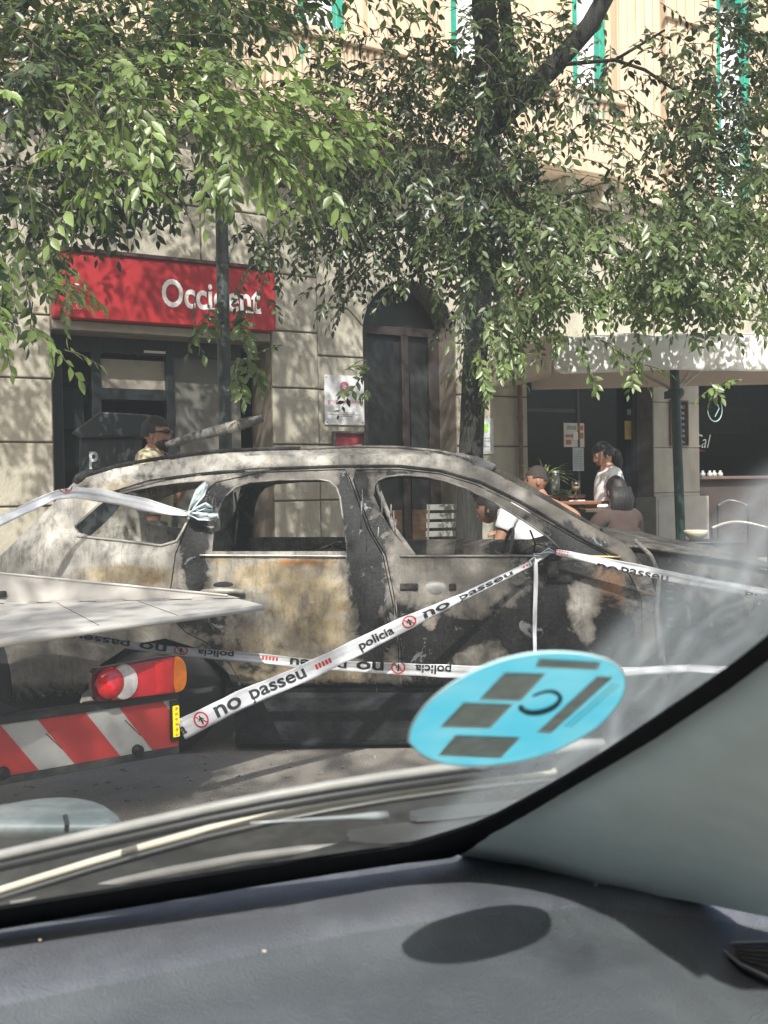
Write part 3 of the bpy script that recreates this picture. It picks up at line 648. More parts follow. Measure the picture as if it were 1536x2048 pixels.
def flank(px, py):  # depth of the near flank at a measured point
    y = YN
    t = (1108 - py) / 205.0
    if t > 0: y += .30 * t ** 1.25
    if py < 905: y += .10
    if py > 1108:
        y -= .045 * math.exp(-((py - 1205) / 60.0) ** 2)
        if py > 1290: y += .05 * ((py - 1290) / 100.0)
        if py > 1372: y += .03 + .0006 * (py - 1372)
    if px < 120: y += .42 * ((120 - px) / 220.0) ** 2
    if px > 1330: y += .30 * ((px - 1330) / 260.0) ** 2
    y += .012 * noise.noise(Vector((px / 70, py / 70, 3))) + .004 * noise.noise(Vector((px / 18, py / 18, 1)))
    return y
def SP(px, py): return W(px, py, flank(px, py))
def sst(t): t = max(0, min(1, t)); return t * t * (3 - 2 * t)
def mirror(p):  # far flank; its windscreen pillar was pushed forward in the fire
    return Vector((p.x + .27 * sst((p.x - .16) / .32) * sst((p.z - 1.0) / .09), 2 * YC - p.y, p.z))
suv = empty('burnt_car', W(700, 1500, YC), 'burnt out family car with scorched pale panels and empty windows, wrapped in police tape', 'car')
suv.location.z = 0
top = [(150, 962), (230, 937), (330, 921), (430, 908), (520, 903), (610, 900), (720, 897), (800, 898), (860, 904), (920, 917), (985, 943), (1050, 978), (1110, 1012), (1165, 1043), (1205, 1064), (1240, 1082), (1262, 1098)]
arch = [(496, 1470), (484, 1410), (455, 1345), (400, 1298), (330, 1277), (262, 1290), (202, 1328), (162, 1385), (140, 1470)]
farch = [(1475, 1440), (1450, 1370), (1400, 1310), (1340, 1290), (1290, 1305), (1255, 1350), (1238, 1400), (1232, 1440)]
outer = top + [(1300, 1150), (1320, 1215), (1330, 1290), (1255, 1350), (1238, 1400), (1232, 1440), (1225, 1468)] + [(505, 1468)] + arch + [(110, 1465), (60, 1440), (-20, 1430), (-110, 1420), (-130, 1300), (-110, 1200), (-60, 1160), (0, 1112), (75, 1040)]
q_glass = curve([(147, 1052), (162, 1038), (200, 1004), (245, 986), (310, 972), (400, 960), (414, 962), (405, 985), (380, 1040), (345, 1092), (250, 1080), (158, 1070)], 1)
r_door = [(352, 1108), (372, 1060), (400, 1000), (432, 966), (520, 946), (690, 940), (700, 962), (735, 1060), (765, 1112), (787, 1220), (796, 1300), (796, 1373), (486, 1373), (462, 1330), (420, 1288), (372, 1264), (346, 1236), (342, 1180)]
r_win = [(424, 1103), (428, 1060), (438, 1020), (452, 992), (470, 975), (500, 965), (560, 960), (640, 959), (660, 963), (672, 974), (680, 994), (686, 1040), (693, 1103)]
f_door = [(712, 941), (800, 940), (880, 949), (950, 970), (1020, 1004), (1100, 1049), (1150, 1078), (1212, 1110), (1258, 1150), (1282, 1200), (1284, 1262), (1275, 1325), (1262, 1374), (804, 1374), (803, 1300), (795, 1220), (773, 1112), (743, 1060), (708, 960)]
f_win = [(747, 990), (748, 972), (757, 960), (775, 953), (805, 950), (850, 953), (890, 962), (930, 976), (985, 1003), (1045, 1040), (1095, 1074), (1118, 1096), (1124, 1110), (826, 1110), (790, 1070), (765, 1030)]
SH = (-4, 4)
def grow(poly, g):  # push a loop outwards by g
    A = np.array(poly, float); n = len(A); o = []
    area = 0.5 * sum(A[i, 0] * A[(i + 1) % n, 1] - A[(i + 1) % n, 0] * A[i, 1] for i in range(n)); s = 1 if area > 0 else -1
    for i in range(n):
        t = A[(i + 1) % n] - A[i - 1]; t /= np.linalg.norm(t) + 1e-9; o.append(tuple(A[i] + np.array([t[1], -t[0]]) * g * s))
    return o
back = Vector((0, .035, 0))
def side_panel(name, outline, holes, parent, th=.035, step=10, fn=SP, mirror_too=True, m=None, burnf=burn):
    V, Fc, nf, src = plate(outline, holes, fn, Vector((0, th, 0)), step)
    o = mesh_obj(name, V, Fc, m or M_burnt, parent, smooth=True, flat_from=nf // 2)
    set_burn(o, src, burnf)
    if mirror_too:
        o2 = mesh_obj(name, [mirror(v) for v in V], [f[::-1] for f in Fc], m or M_burnt, parent, smooth=True, flat_from=nf // 2)
        set_burn(o2, src, burnf); return o, o2
    return o
SOOTX = [(690, 1000, 14, 60), (712, 1080, 20, 80), (742, 1150, 26, 110), (780, 1000, 10, 60), (395, 1075, 26, 50), (392, 1150, 24, 50), (1085, 1225, 40, 50), (865, 1290, 30, 40)]
SOOT += [(a, b, c, d, 1.25) for a, b, c, d in SOOTX]
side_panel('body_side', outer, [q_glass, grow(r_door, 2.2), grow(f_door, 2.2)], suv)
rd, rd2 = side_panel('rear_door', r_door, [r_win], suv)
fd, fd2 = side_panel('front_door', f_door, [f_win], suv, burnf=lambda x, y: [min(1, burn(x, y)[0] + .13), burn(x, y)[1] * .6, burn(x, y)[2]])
# window surrounds, gutter and belt trims
def strip(pts, rad, off, name, m, parent, n=6, fn=SP):
    mb = MB(); mb.tube([fn(*p) + Vector((0, off, 0)) for p in resample_open(pts, 14)], rad, n); o = mb.build(name, m, parent, smooth=True); return o
def resample_open(pts, step):
    out = []
    for i in range(len(pts) - 1):
        a = np.array(pts[i], float); b = np.array(pts[i + 1], float); n = max(1, int(np.linalg.norm(b - a) / step)); out += [tuple(a + (b - a) * k / n) for k in range(n)]
    return out + [pts[-1]]
strip([(400, 1110), (692, 1112)], .0055, -.012, 'belt_trim', mat('trim_bright', (.62, .58, .50), .4, metal=.5, var=.2), rd)
strip([(1180, 1112), (1240, 1114)], .006, -.014, 'belt_trim', mat('trim_gold', (.62, .42, .16), .4, metal=.4), fd)
strip([(800, 1112), (1100, 1112)], .004, -.008, 'belt_trim', M_ash, fd)
strip(r_win[3:-1], .005, -.002, 'window_seal', M_ash, rd)
strip(f_win[:-4], .006, -.002, 'window_seal', M_ash, fd)
strip([(424, 1106), (692, 1107)], .008, .015, 'window_channel', M_char, rd)
strip(curve([(412, 961), (330, 968), (245, 985), (205, 1003), (165, 1040), (150, 1052)], 1, False), .005, -.004, 'window_seal', M_ash, suv)
strip(curve([(155, 1072), (250, 1082), (346, 1094), (372, 1050), (412, 962)], 1, False), .007, -.004, 'window_seal', mat('seal_pale', (.42, .40, .35), .7, var=.3), suv)
strip([(225, 985), (300, 962), (400, 948), (520, 938), (690, 932), (800, 932), (880, 941), (960, 964), (1040, 1003), (1120, 1050), (1180, 1085), (1235, 1112)], .009, -.006, 'gutter', M_char, suv)
strip([(240, 982), (340, 956), (450, 943), (540, 939)], .012, .0, 'gutter_edge', M_ash, suv)
strip([(750, 960), (765, 1000), (790, 1060), (828, 1112)], .014, .02, 'window_channel', M_ash, fd)
# torn seams and melted drips on the pillars
for sd in range(26):
    x = random.choice([700, 712, 726, 752, 762, 778]) + random.uniform(-5, 5); y = random.uniform(950, 1090); x += (y - 950) * .28
    strip([(x, y), (x + random.uniform(-2, 5), y + random.uniform(10, 40))], random.uniform(.002, .005), -.006, 'melted_drip' if sd % 2 else 'metal_splinter', M_ash if sd % 2 else M_char, suv, 5) if sd < 14 else None
# door handles
mb = MB(); mb.tube([SP(x, y) + Vector((0, o, 0)) for x, y, o in ((398, 1188, -.012), (410, 1183, -.035), (440, 1180, -.042), (475, 1181, -.042), (489, 1184, -.025))], [.012, .015, .016, .015, .012], 10)
mb.build('handle', mat('handle_scorched', (.40, .36, .29), .5, metal=.3, var=.3, scale=20, dirt=(.05, .05, .05), dscale=8), rd, smooth=True)
mb = MB(); mb.ell(SP(447, 1170) + Vector((0, .005, 0)), (.055, .012, .018)); mb.build('handle_recess', M_char, rd, smooth=True)
mb = MB(); mb.ell(SP(870, 1178) + Vector((0, .01, 0)), (.075, .022, .042)); mb.build('handle_recess', mat('recess_metal', (.27, .265, .25), .55, metal=.3, var=.25, scale=14, dirt=(.1, .1, .1), dscale=8), fd, smooth=True)
for x_, w_ in ((818, .095), (905, .038)): mb = MB(); mb.box(SP(x_, 1173) + Vector((0, -.008, 0)), (w_, .02, .033)); mb.build('handle_remains', M_char, fd, bevel=.006)
mb = MB(); mb.box(SP(832, 1172) + Vector((0, -.02, 0)), (.02, .004, .02)); mb.build('lock', M_black, fd)
# mirror stump that the tape is tied to
mb = MB(); c = SP(1103, 1108) + Vector((0, -.05, 0)); mb.box(c, (.075, .10, .05)); mb.box(c + Vector((-.005, .0, -.07)), (.06, .08, .09)); mb.box(c + Vector((.03, .02, -.13)), (.14, .03, .05)); mb.build('mirror_stump', M_char, fd, bevel=.014)
# sill, inner floor, far structures
mb = MB()
for p in ((500, 1373, 1262),): pass
mb.hexa([W(470, 1490, YN + .07), W(1240, 1490, YN + .07), W(1240, 1470, YN + 1.7), W(470, 1470, YN + 1.7), W(470, 1385, YN + .02), W(1262, 1385, YN + .02), W(1262, 1385, YN + 1.78), W(470, 1385, YN + 1.78)])
mb.build('floor_pan', mat('sill_soot', (.012, .014, .016), .9, var=.5, scale=14, bump=.6, bscale=30, dirt=(.035, .04, .042), dscale=5), suv, bevel=.03)
strip([(490, 1412), (700, 1414), (900, 1414), (1230, 1414)], .012, -.04, 'sill_moulding', M_char, suv)
# roof: crown between the two side rails
NR = 22; tp = resample_open([p for p in top if p[0] <= 905], 14)[1:]; V = []; src = []
for (x, y) in tp:
    a = SP(x, y + 2) ; b = mirror(a)
    for k in range(NR + 1):
        t = k / NR; p = a.lerp(b, t); p.z += .022 * math.sin(math.pi * t) ** .6 - (.03 * noise.noise(Vector((x / 90, t * 4, 0)))) * math.sin(math.pi * t); V.append(p); src.append((x, y + 14 + 40 * abs(noise.noise(Vector((x / 60, t * 5, 9))))))
Fc = [(i * (NR + 1) + k, (i + 1) * (NR + 1) + k, (i + 1) * (NR + 1) + k + 1, i * (NR + 1) + k + 1) for i in range(len(tp) - 1) for k in range(NR)]
o = mesh_obj('roof', V, Fc, M_burnt, suv, smooth=True); set_burn(o, src); s = o.modifiers.new('s', 'SOLIDIFY'); s.thickness = .02
strip([(152, 958), (170, 950), (235, 930), (330, 914), (430, 902), (520, 898), (600, 896)], .012, .03, 'roof_rail', M_char, suv)
strip([(600, 897), (720, 893), (800, 894), (880, 902), (940, 916)], .009, .03, 'roof_rail', M_ash, suv)
mb = MB(); mb.tube([SP(x, y) + Vector((0, .0, 0)) for x, y in ((150, 966), (157, 958), (168, 950), (185, 944))], [.02, .028, .024, .012], 8); mb.build('spoiler_stub', M_char, suv, smooth=True)
# sheet of roof skin folded over the far side above the windscreen
def PY(px, py, Y): return W(px, py, Y)
mb = MB(); a = [PY(850, 900, 6.9), PY(905, 905, 6.95), PY(955, 913, 7.0), PY(992, 929, 7.0), PY(984, 937, 6.9), PY(960, 941, 6.85), PY(915, 922, 6.75), PY(860, 908, 6.7)]
b = [p + Vector((0, 0, -.012)) for p in a]; n = len(a)
mb.add(a + b, [tuple(range(n)), tuple(range(2 * n - 1, n - 1, -1))] + [(i, i + n, (i + 1) % n + n, (i + 1) % n) for i in range(n)])
mb.build('folded_roof_sheet', mat('sheet_grey', (.13, .13, .13), .6, metal=.3, var=.3, scale=14), suv)
# cross members, dashboard bar, seat frames, steering column
def cross(px, py, r, name, m=M_char, dz=0, yo=.05):
    a = SP(px, py) + Vector((0, yo, 0)); b = mirror(a); c = a.lerp(b, .5); c.z += dz; mb = MB(); mb.tube([a, a.lerp(c, .5) + Vector((0, 0, dz * .3)), c, b.lerp(c, .5) + Vector((0, 0, dz * .3)), b], r, 8); return mb.build(name, m, suv, smooth=True)
cross(905, 920, .03, 'windscreen_header', M_ash, .03); cross(160, 975, .04, 'tailgate_header', M_char, .03); cross(1235, 1105, .05, 'scuttle', M_char, .02); cross(1130, 1130, .045, 'dashboard_bar'); cross(700, 935, .02, 'roof_bow', M_char, .05)
for yo in (.38, 1.15):
    for (x0, nm) in ((870, 'seat_frame'), (560, 'seat_frame')):
        p = W(x0, 1180, YN + yo); mb = MB(); z = .48
        b0 = Vector((p.x, p.y, z))
        mb.tube([b0 + Vector((0, -.2, 0)), b0 + Vector((-.12, -.2, .42)), b0 + Vector((-.14, -.1, .50)), b0 + Vector((-.14, .1, .50)), b0 + Vector((-.12, .2, .42)), b0 + Vector((0, .2, 0))], .014, 6)
        mb.tube([b0 + Vector((0, -.2, 0)), b0 + Vector((.42, -.2, .02)), b0 + Vector((.42, .2, .02)), b0 + Vector((0, .2, 0))], .014, 6)
        for k in range(5): z_ = .08 + .08 * k; mb.tube([b0 + Vector((-.025 - .025 * k, -.2, z_)), b0 + Vector((-.025 - .025 * k, .2, z_))], .005, 5)
        mb.box(b0 + Vector((.2, 0, -.12)), (.44, .4, .14)); mb.build(nm, M_char, suv, smooth=False)
# inner beltline panels of the far doors are the mirrored doors; sooty inner lining of near doors
for (pl, nm) in (([(430, 1122), (690, 1122), (690, 1360), (500, 1360)], 'door_lining'), ([(822, 1122), (1200, 1122), (1230, 1360), (822, 1360)], 'door_lining')):
    mb = MB(); a = [SP(*p) + Vector((0, .08, 0)) for p in pl]; b = [q + Vector((0, .02, 0)) for q in a]; mb.add(a + b, [(0, 1, 2, 3), (7, 6, 5, 4), (0, 4, 5, 1), (1, 5, 6, 2), (2, 6, 7, 3), (3, 7, 4, 0)]); mb.build(nm, M_char, suv)
# bonnet remains, fender inner structure
hp = [(1225, 1090), (1290, 1094), (1330, 1098), (1400, 1108), (1480, 1120), (1560, 1138), (1620, 1170)]; V = []; src = []
for i, (x, y) in enumerate(hp):
    a = SP(x, y) + Vector((0, .05, 0)); b = mirror(a)
    for k in range(15):
        t = k / 14; p = a.lerp(b, t); p.z += .05 * math.sin(math.pi * t) + .03 * noise.noise(Vector((x / 40, t * 6, 4))); V.append(p); src.append((x + 20 * t, 1110 + 60 * abs(noise.noise(Vector((x / 50, t * 6, 7))))))
Fc = [(i * 15 + k, (i + 1) * 15 + k, (i + 1) * 15 + k + 1, i * 15 + k + 1) for i in range(len(hp) - 1) for k in range(14)]
o = mesh_obj('bonnet', V, Fc, M_burnt, suv, smooth=True); set_burn(o, src, lambda x, y: [.42, .25, .35 * math.exp(-((x - 1350) / 50.0) ** 2)]); s = o.modifiers.new('s', 'SOLIDIFY'); s.thickness = .015
fen = [(1262, 1100), (1330, 1106), (1400, 1122), (1480, 1142), (1560, 1172), (1600, 1210), (1600, 1420), (1480, 1440)] + farch[:5][0:] + [(1345, 1290)] 
fen = [(1268, 1104), (1330, 1106), (1400, 1116), (1480, 1128), (1560, 1146), (1600, 1170), (1610, 1430), (1482, 1440), (1455, 1370), (1400, 1312), (1345, 1292), (1336, 1210), (1310, 1150)]
side_panel('fender', fen, [], suv, fn=lambda x, y: SP(x, y) + Vector((0, .10, 0)), burnf=lambda x, y: [min(1, burn(x, y)[0] + .30), .2, .1])
strip([(1268, 1080), (1300, 1110), (1318, 1150), (1312, 1230), (1322, 1330)], .013, -.01, 'hinge_strut', M_ash, suv)
strip([(1308, 1185), (1322, 1260), (1330, 1360), (1326, 1440)], .016, .02, 'hinge_strut', M_ash, suv)
for y in (1170, 1185, 1200, 1215, 1240, 1255): strip([(1338, y), (1352, y + 1)], .006, .05, 'bracket', M_ash, suv, 5)
strip([(1280, 1186), (1312, 1188)], .005, -.01, 'hinge_pin', mat('rusty', (.3, .13, .05), .7), suv)
# wheels and arch liners
def wheel(px, py, Y, sgn):
    c = W(px, py, Y); c.z = .315; wl = MB(); ax = (Vector((1, 0, 0)), Vector((0, 0, 1)), Vector((0, -sgn, 0)))
    wl.lathe(c, [(.19, -.10), (.29, -.11), (.315, -.06), (.315, .06), (.29, .11), (.20, .10)], 36, ax); t = wl.build('wheel', M_rubber, suv, smooth=True)
    rm = MB(); rm.lathe(c, [(.20, .0), (.205, .09), (.19, .10), (.185, .05), (.06, .045), (.05, .075), (.01, .08)], 30, ax)
    for k in range(5):
        th = 2 * math.pi * k / 5; d = ax[0] * math.cos(th) + ax[1] * math.sin(th); e = ax[1] * math.cos(th) - ax[0] * math.sin(th)
        rm.box(c + d * .12 + ax[2] * .06, (.17, .045, .03), (d, e, ax[2]))
    rm.build('rim', M_ash, t, smooth=False)
    ln = MB(); k = 18; V = []
    for i in range(k + 1):
        th = math.pi * i / k; r = .455
        V += [c + Vector((r * math.cos(th), 0, r * math.sin(th))) + Vector((0, sgn * -.02, 0)), c + Vector((r * math.cos(th), sgn * .36, r * math.sin(th)))]
    ln.add(V, [(2 * i, 2 * i + 1, 2 * i + 3, 2 * i + 2) for i in range(k)]); n = len(V); ln.add([V[1 + 2 * i] for i in range(k + 1)], [tuple(range(k + 1))]); ln.build('arch_liner', M_char, suv)
for px in (332, 1352):
    wheel(px, 1395, YN + .16, 1); 
    p = W(px, 1395, YN + .16); q = mirror(p)
    c0 = scr((q.x, q.y, .315)); wheel(c0[0], c0[1], q.y, -1)
# rear end: tailgate and bumper carrier
V = []; src = []; rp = [(150, 966), (75, 1040), (0, 1112), (-60, 1160), (-110, 1200), (-130, 1300), (-112, 1415)]
for (x, y) in rp:
    a = SP(x, y); b = mirror(a)
    for k in range(11):
        t = k / 10; p = a.lerp(b, t); p.x -= .10 * math.sin(math.pi * t); V.append(p); src.append((x - 20, y + 60 * t))
Fc = [(i * 11 + k, (i + 1) * 11 + k, (i + 1) * 11 + k + 1, i * 11 + k + 1) for i in range(3, len(rp) - 1) for k in range(10)]
o = mesh_obj('tailgate', V, Fc, M_burnt, suv, smooth=True); set_burn(o, src); s = o.modifiers.new('s', 'SOLIDIFY'); s.thickness = .02
mb = MB(); mb.box(SP(8, 1340) + Vector((0, -.012, 0)), (.09, .03, .32)); mb.build('lamp_cavity', M_black, suv, bevel=.02)
# bent far roof rail, sticking up behind the roof
mb = MB(); P0 = mirror(SP(330, 912)); a = W(332, 890, 6.95); b = W(526, 836, 6.95)
pts = [a.lerp(b, t) for t in (0, .06, .12, .45, .55, .6, .75, .76, .80, .81, .9, .91, 1.0)]
mb.tube(pts, [.018, .026, .031, .035, .033, .034, .034, .038, .038, .033, .033, .028, .026], 12); rr = mb.build('bent_roof_rail', mat('rail_ash', (.10, .095, .088), .8, var=.3, scale=16, bump=.5, bscale=50, dirt=(.3, .28, .25), dscale=12), suv, smooth=True)
mb = MB(); mb.tube([a.lerp(b, .63), a.lerp(b, .74)], .0365, 12); mb.build('bare_band', mat('band_tan', (.34, .31, .26), .6, var=.2), rr, smooth=True)
mb = MB(); q = a.lerp(b, .12); mb.tube([q, Vector((q.x, q.y, q.z - .09)), Vector((q.x, q.y - .02, q.z - .20))], .016, 6); mb.build('rail_bracket', M_char, rr)

for pts in ([(640, 1098, .5), (660, 1090, .5), (676, 1084, .45), (690, 1086, .3)], [(600, 1104, .9), (640, 1094, .9), (670, 1093, .8), (694, 1100, .7)], [(655, 1104, .6), (668, 1092, .6), (688, 1090, .5)], [(1060, 1060, .3), (1070, 1085, .3), (1068, 1104, .3)], [(1040, 1104, .7), (1075, 1088, .7), (1110, 1096, .6)], [(470, 985, .3), (476, 1030, .35), (470, 1090, .3)]):
    mb = MB(); mb.tube([W(x, y, YN + d) for x, y, d in pts], .006, 6); mb.build('burnt_wire', M_char, suv, smooth=True)
c = W(1010, 1110, YC + .45); mb = MB(); n = 24; mb.tube([c + Vector((.05 * math.sin(2 * math.pi * i / n), .18 * math.cos(2 * math.pi * i / n), .17 * math.sin(2 * math.pi * i / n))) for i in range(n + 1)], .012, 6); mb.tube([c, c + Vector((.3, 0, -.12))], .02, 6); mb.build('steering_wheel', M_char, suv, smooth=True)
# ------------------------------------------------------------------ tow truck, only its tail in view
TP = W(358, 1490, 4.5); TQ = W(0, 1555, 4.04)
TU = Vector((TP.x - TQ.x, TP.y - TQ.y, 0)).normalized(); TN = Vector((TU.y, -TU.x, 0)); TT = Vector((TP.x, TP.y, 0))
def TW(px, py, d=0): return PL(px, py, TT, TN, d)          # point on the truck's rear plane
def TC(px, py, d=0):
    p = TW(px, py, d); return (p - TT).dot(TU), p.z
def TX(a, z, d=0): return TT + TU * a + TN * d + Vector((0, 0, z))
def tbox(mb, a0, a1, z0, z1, d0, d1): return mb.hexa([TX(a, z, d) for z in (z0, z1) for a, d in ((a0, d1), (a1, d1), (a1, d0), (a0, d0))])
trk = empty('tow_truck', TX(-1, 0, -1), 'tow truck tail with grey loading deck, red lamp cluster and red white striped board', 'truck')
a1, zb0 = TC(357, 1492); _, zb1 = TC(355, 1397); a0 = a1 - 2.1
bz0, bz1 = zb0 + .0, zb1
def cut(poly, a_lo, a_hi):  # clip a convex polygon to an interval
    for lim, sg_ in ((a_lo, 1), (a_hi, -1)):
        o = []
        for i in range(len(poly)):
            p, q = poly[i], poly[(i + 1) % len(poly)]; dp, dq = (p[0] - lim) * sg_, (q[0] - lim) * sg_
            if dp >= 0: o.append(p)
            if (dp >= 0) != (dq >= 0): t = dp / (dp - dq); o.append((p[0] + (q[0] - p[0]) * t, p[1] + (q[1] - p[1]) * t))
        poly = o
        if not poly: return poly
    return poly
mb = MB(); tbox(mb, a0, a1, bz0, bz1, -.02, .0); bd = mb.build('warning_board', M_board_white, trk, bevel=.002)
xr = TC(300, 1500)[0]; 
# stripes: each red band runs down to the right
s0t = TC(238, 1412)[0]; s1t = TC(325, 1402)[0]; s0b = TC(305, 1505)[0]; wband = s1t - s0t; per = TC(238, 1412)[0] - TC(75, 1440)[0]; lean = s0b - s0t
mb = MB()
for k in range(-8, 2):
    o_ = s0t + per * k
    poly = cut([(o_, bz1 - .002), (o_ + wband, bz1 - .002), (o_ + wband + lean, bz0 + .002), (o_ + lean, bz0 + .002)], a0, a1)
    if len(poly) > 2: mb.add([TX(a, z, .002) for a, z in poly], [tuple(range(len(poly)))])
mb.build('red_stripe', M_board_red, bd)
mb = MB(); z_b = TC(300, 1403)[1]
tbox(mb, a0, a1 + .0, bz1, bz1 + .03, -.05, .012); tbox(mb, a0, a1, bz0 - .03, bz0, -.05, .01); mb.build('board_rail', M_chassis, trk, bevel=.004)
mb = MB()
for px, py in ((274, 1500), (5, 1545)):
    a, z = TC(px, py); mb.lathe(TX(a, z, 0), [(.024, 0), (.024, .018), (.012, .03)], 16, (TU, Vector((0, 0, 1)), TN))
mb.build('rubber_buffer', M_black, trk)
for (x0, y0, x1, y1) in ((92, 1467, 124, 1497), (250, 1440, 281, 1471)):
    mb = MB(); mb.tube([TW(x0, y0, .002), TW(x1, y1, .002)], .0022, 5); mb.build('rust_scratch', mat('rust_run', (.22, .07, .05), .8), bd)
mb = MB(); a, z = TC(348, 1440); zt_ = TC(346, 1410)[1]; zb_ = TC(350, 1472)[1]
tbox(mb, a - .022, a + .020, zb_ - .02, zt_ + .02, 0, .016); sm = mb.build('side_marker', M_rubber, trk, bevel=.006)
mb = MB(); tbox(mb, a - .015, a + .015, zb_, zt_, .016, .026)
so_ = mb.build('lens', mat('marker_yellow', (.95, .62, .0), .3, var=.05), sm, bevel=.005)
bs_ = MATS['marker_yellow'].node_tree.nodes['Principled BSDF']; bs_.inputs['Emission Color'].default_value = (1, .62, 0, 1); bs_.inputs['Emission Strength'].default_value = .7
mb = MB()
for k in range(6): mb.lathe(TX(a, zb_ + .012 + (zt_ - zb_ - .024) * k / 5, .026), [(.008, 0), (.004, .003)], 8, (TU, Vector((0, 0, 1)), TN))
mb.build('bulb', mat('marker_bulb', (1, .75, .1), .3), sm)
# lamp cluster
def lamp_piece(name, pts, d0, d1, m, parent, bev=.004):
    P = [TC(x, y) for x, y in pts]; n = len(P); mb = MB(); mb.add([TX(a, z, d1) for a, z in P] + [TX(a, z, d0) for a, z in P], [tuple(range(n)), tuple(range(2 * n - 1, n - 1, -1))] + [(i, i + n, (i + 1) % n + n, (i + 1) % n) for i in range(n)]); return mb.build(name, m, parent, bevel=bev)
hs = lamp_piece('tail_light', curve([(176, 1336), (212, 1330), (345, 1306), (360, 1320), (364, 1350), (360, 1376), (348, 1385), (200, 1402), (180, 1398), (175, 1370)], 1), .0, .05, mat('lamp_shell', (.09, .008, .016), .3), trk, .008)
lamp_piece('stop_lens', curve([(212, 1332), (335, 1311), (335, 1382), (212, 1397)], 0), .05, .062, M_lamp_red, hs)
lamp_piece('fog_lens', [(297, 1320), (333, 1314), (333, 1378), (298, 1383)], .062, .065, M_lamp_red2, hs, .001)
lamp_piece('indicator_lens', curve([(334, 1311), (346, 1309), (358, 1322), (361, 1350), (357, 1372), (346, 1380), (334, 1382)], 1), .05, .066, M_lamp_amber, hs)
ce = TC(236, 1360); mb = MB(); mb.lathe(TX(ce[0], ce[1], .06), [(.060, 0), (.056, .012), (.0, .016)], 28, (TU * 1.0, Vector((0, 0, 1.22)), TN)); mb.build('reversing_lens', M_lamp_clear, hs, smooth=False)
ce = TC(207, 1362); mb = MB(); mb.lathe(TX(ce[0], ce[1], .06), [(.062, 0), (.058, .016), (.04, .024), (.0, .028)], 28, (TU, Vector((0, 0, 1.05)), TN)); mb.build('tail_lens', M_lamp_red2, hs, smooth=True)
mb = MB(); tbox(mb, TC(170, 1400)[0], a1, bz1 + .03, TC(200, 1402)[1], -.03, .0); mb.build('lamp_bracket', M_chassis, trk)
# deck: hinged side flap and main plate
zd = .885
k0 = TX(0, 0, 0)
tip = G(527, 1209, zd); le = G(-260, 1311, zd)
hin0 = G(478, 1197, zd); hin1 = G(-260, 1214, zd)
mb = MB(); top_ = [le, tip, hin0, hin1]; th = Vector((0, 0, -.022))
mb.hexa([p + th for p in top_] + top_); dk = mb.build('deck', M_alu, trk, bevel=.006)
# rolled edge along the rim
mb = MB(); mb.tube([le + Vector((0, 0, -.014)), tip + Vector((0, 0, -.014))], [.019, .012], 8); mb.build('deck_edge', M_alu, dk, smooth=True)
mb = MB()
f0 = W(455, 1191, hin0.y + .02); f1 = W(-260, 1121, hin1.y + .10)
mb.hexa([hin0 + Vector((0, .02, .0)), hin1 + Vector((0, .02, 0)), hin1 + Vector((0, .05, 0)), hin0 + Vector((0, .04, 0)), f0, f1, f1 + Vector((0, .03, 0)), f0 + Vector((0, .02, 0))]); fl_ = mb.build('side_flap', M_alu2, trk, bevel=.004)
mb = MB(); mb.tube([f0, f1], .007, 6); mb.build('flap_rim', M_alu, fl_)
mb = MB(); c = W(4, 1187, hin1.y + .0) if False else None
for px in (42, 130, 221, 315, 405):
    t = (478 - px) / (478 + 260.0)
    p = G(px, 1197 + 17 * t, zd + .0); d = (hin1 - hin0).normalized(); wd_ = .045 + .05 * t
    mb.tube([p - d * wd_, p + d * wd_], .011, 8)
mb.build('hinge', M_alu2, trk, smooth=True)
e_ = W(-6, 1188, hin1.lerp(hin0, .35).y + .02); mb = MB(); mb.box(e_, (.09, .02, .03)); mb.build('flap_slot', M_black, fl_, bevel=.008)
# plate joints on the deck
mb = MB()
for t in (.25, .5, .72): a_ = le.lerp(tip, t); b_ = hin1.lerp(hin0, t); mb.tube([a_ + Vector((0, 0, .0005)), b_ + Vector((0, 0, .0005))], .0016, 4)
mb.build('plate_joint', M_chassis, dk)
# frame below the deck
mb = MB()
mb.hexa([TX(-2.2, zd - .13, -.35), TX(-.30, zd - .09, -.35), TX(-.30, zd - .09, -.45), TX(-2.2, zd - .13, -.45), TX(-2.2, zd - .024, -.35), TX(-.30, zd - .024, -.35), TX(-.30, zd - .024, -.45), TX(-2.2, zd - .024, -.45)])
mb.build('deck_beam', M_chassis, trk, bevel=.01)
mb = MB(); tbox(mb, -2.2, -.75, .50, .62, -.7, -.55); tbox(mb, -1.55, -1.35, .45, zd - .03, -.45, -.35); tbox(mb, -1.2, -1.1, bz0 - .02, .55, -.5, -.03); tbox(mb, -.75, -.68, bz0, bz1 + .05, -.25, -.03); mb.build('chassis', M_chassis, trk, bevel=.01)
tw_ = MB(); c = TX(-1.75, .40, -1.0); tw_.lathe(c, [(.2, -.12), (.38, -.13), (.40, -.06), (.40, .06), (.38, .13), (.2, .12)], 32, (Vector((0, 0, 1)), TN, TU)); tw_.build('wheel', M_rubber, trk, smooth=True)
# bracket below the board
mb = MB(); mb.tube([TW(245, 1524, -.05), TW(262, 1520, -.05), TW(280, 1512, -.05), TW(283, 1503, -.05)], .008, 6); mb.build('step_bracket', M_alu2, trk)

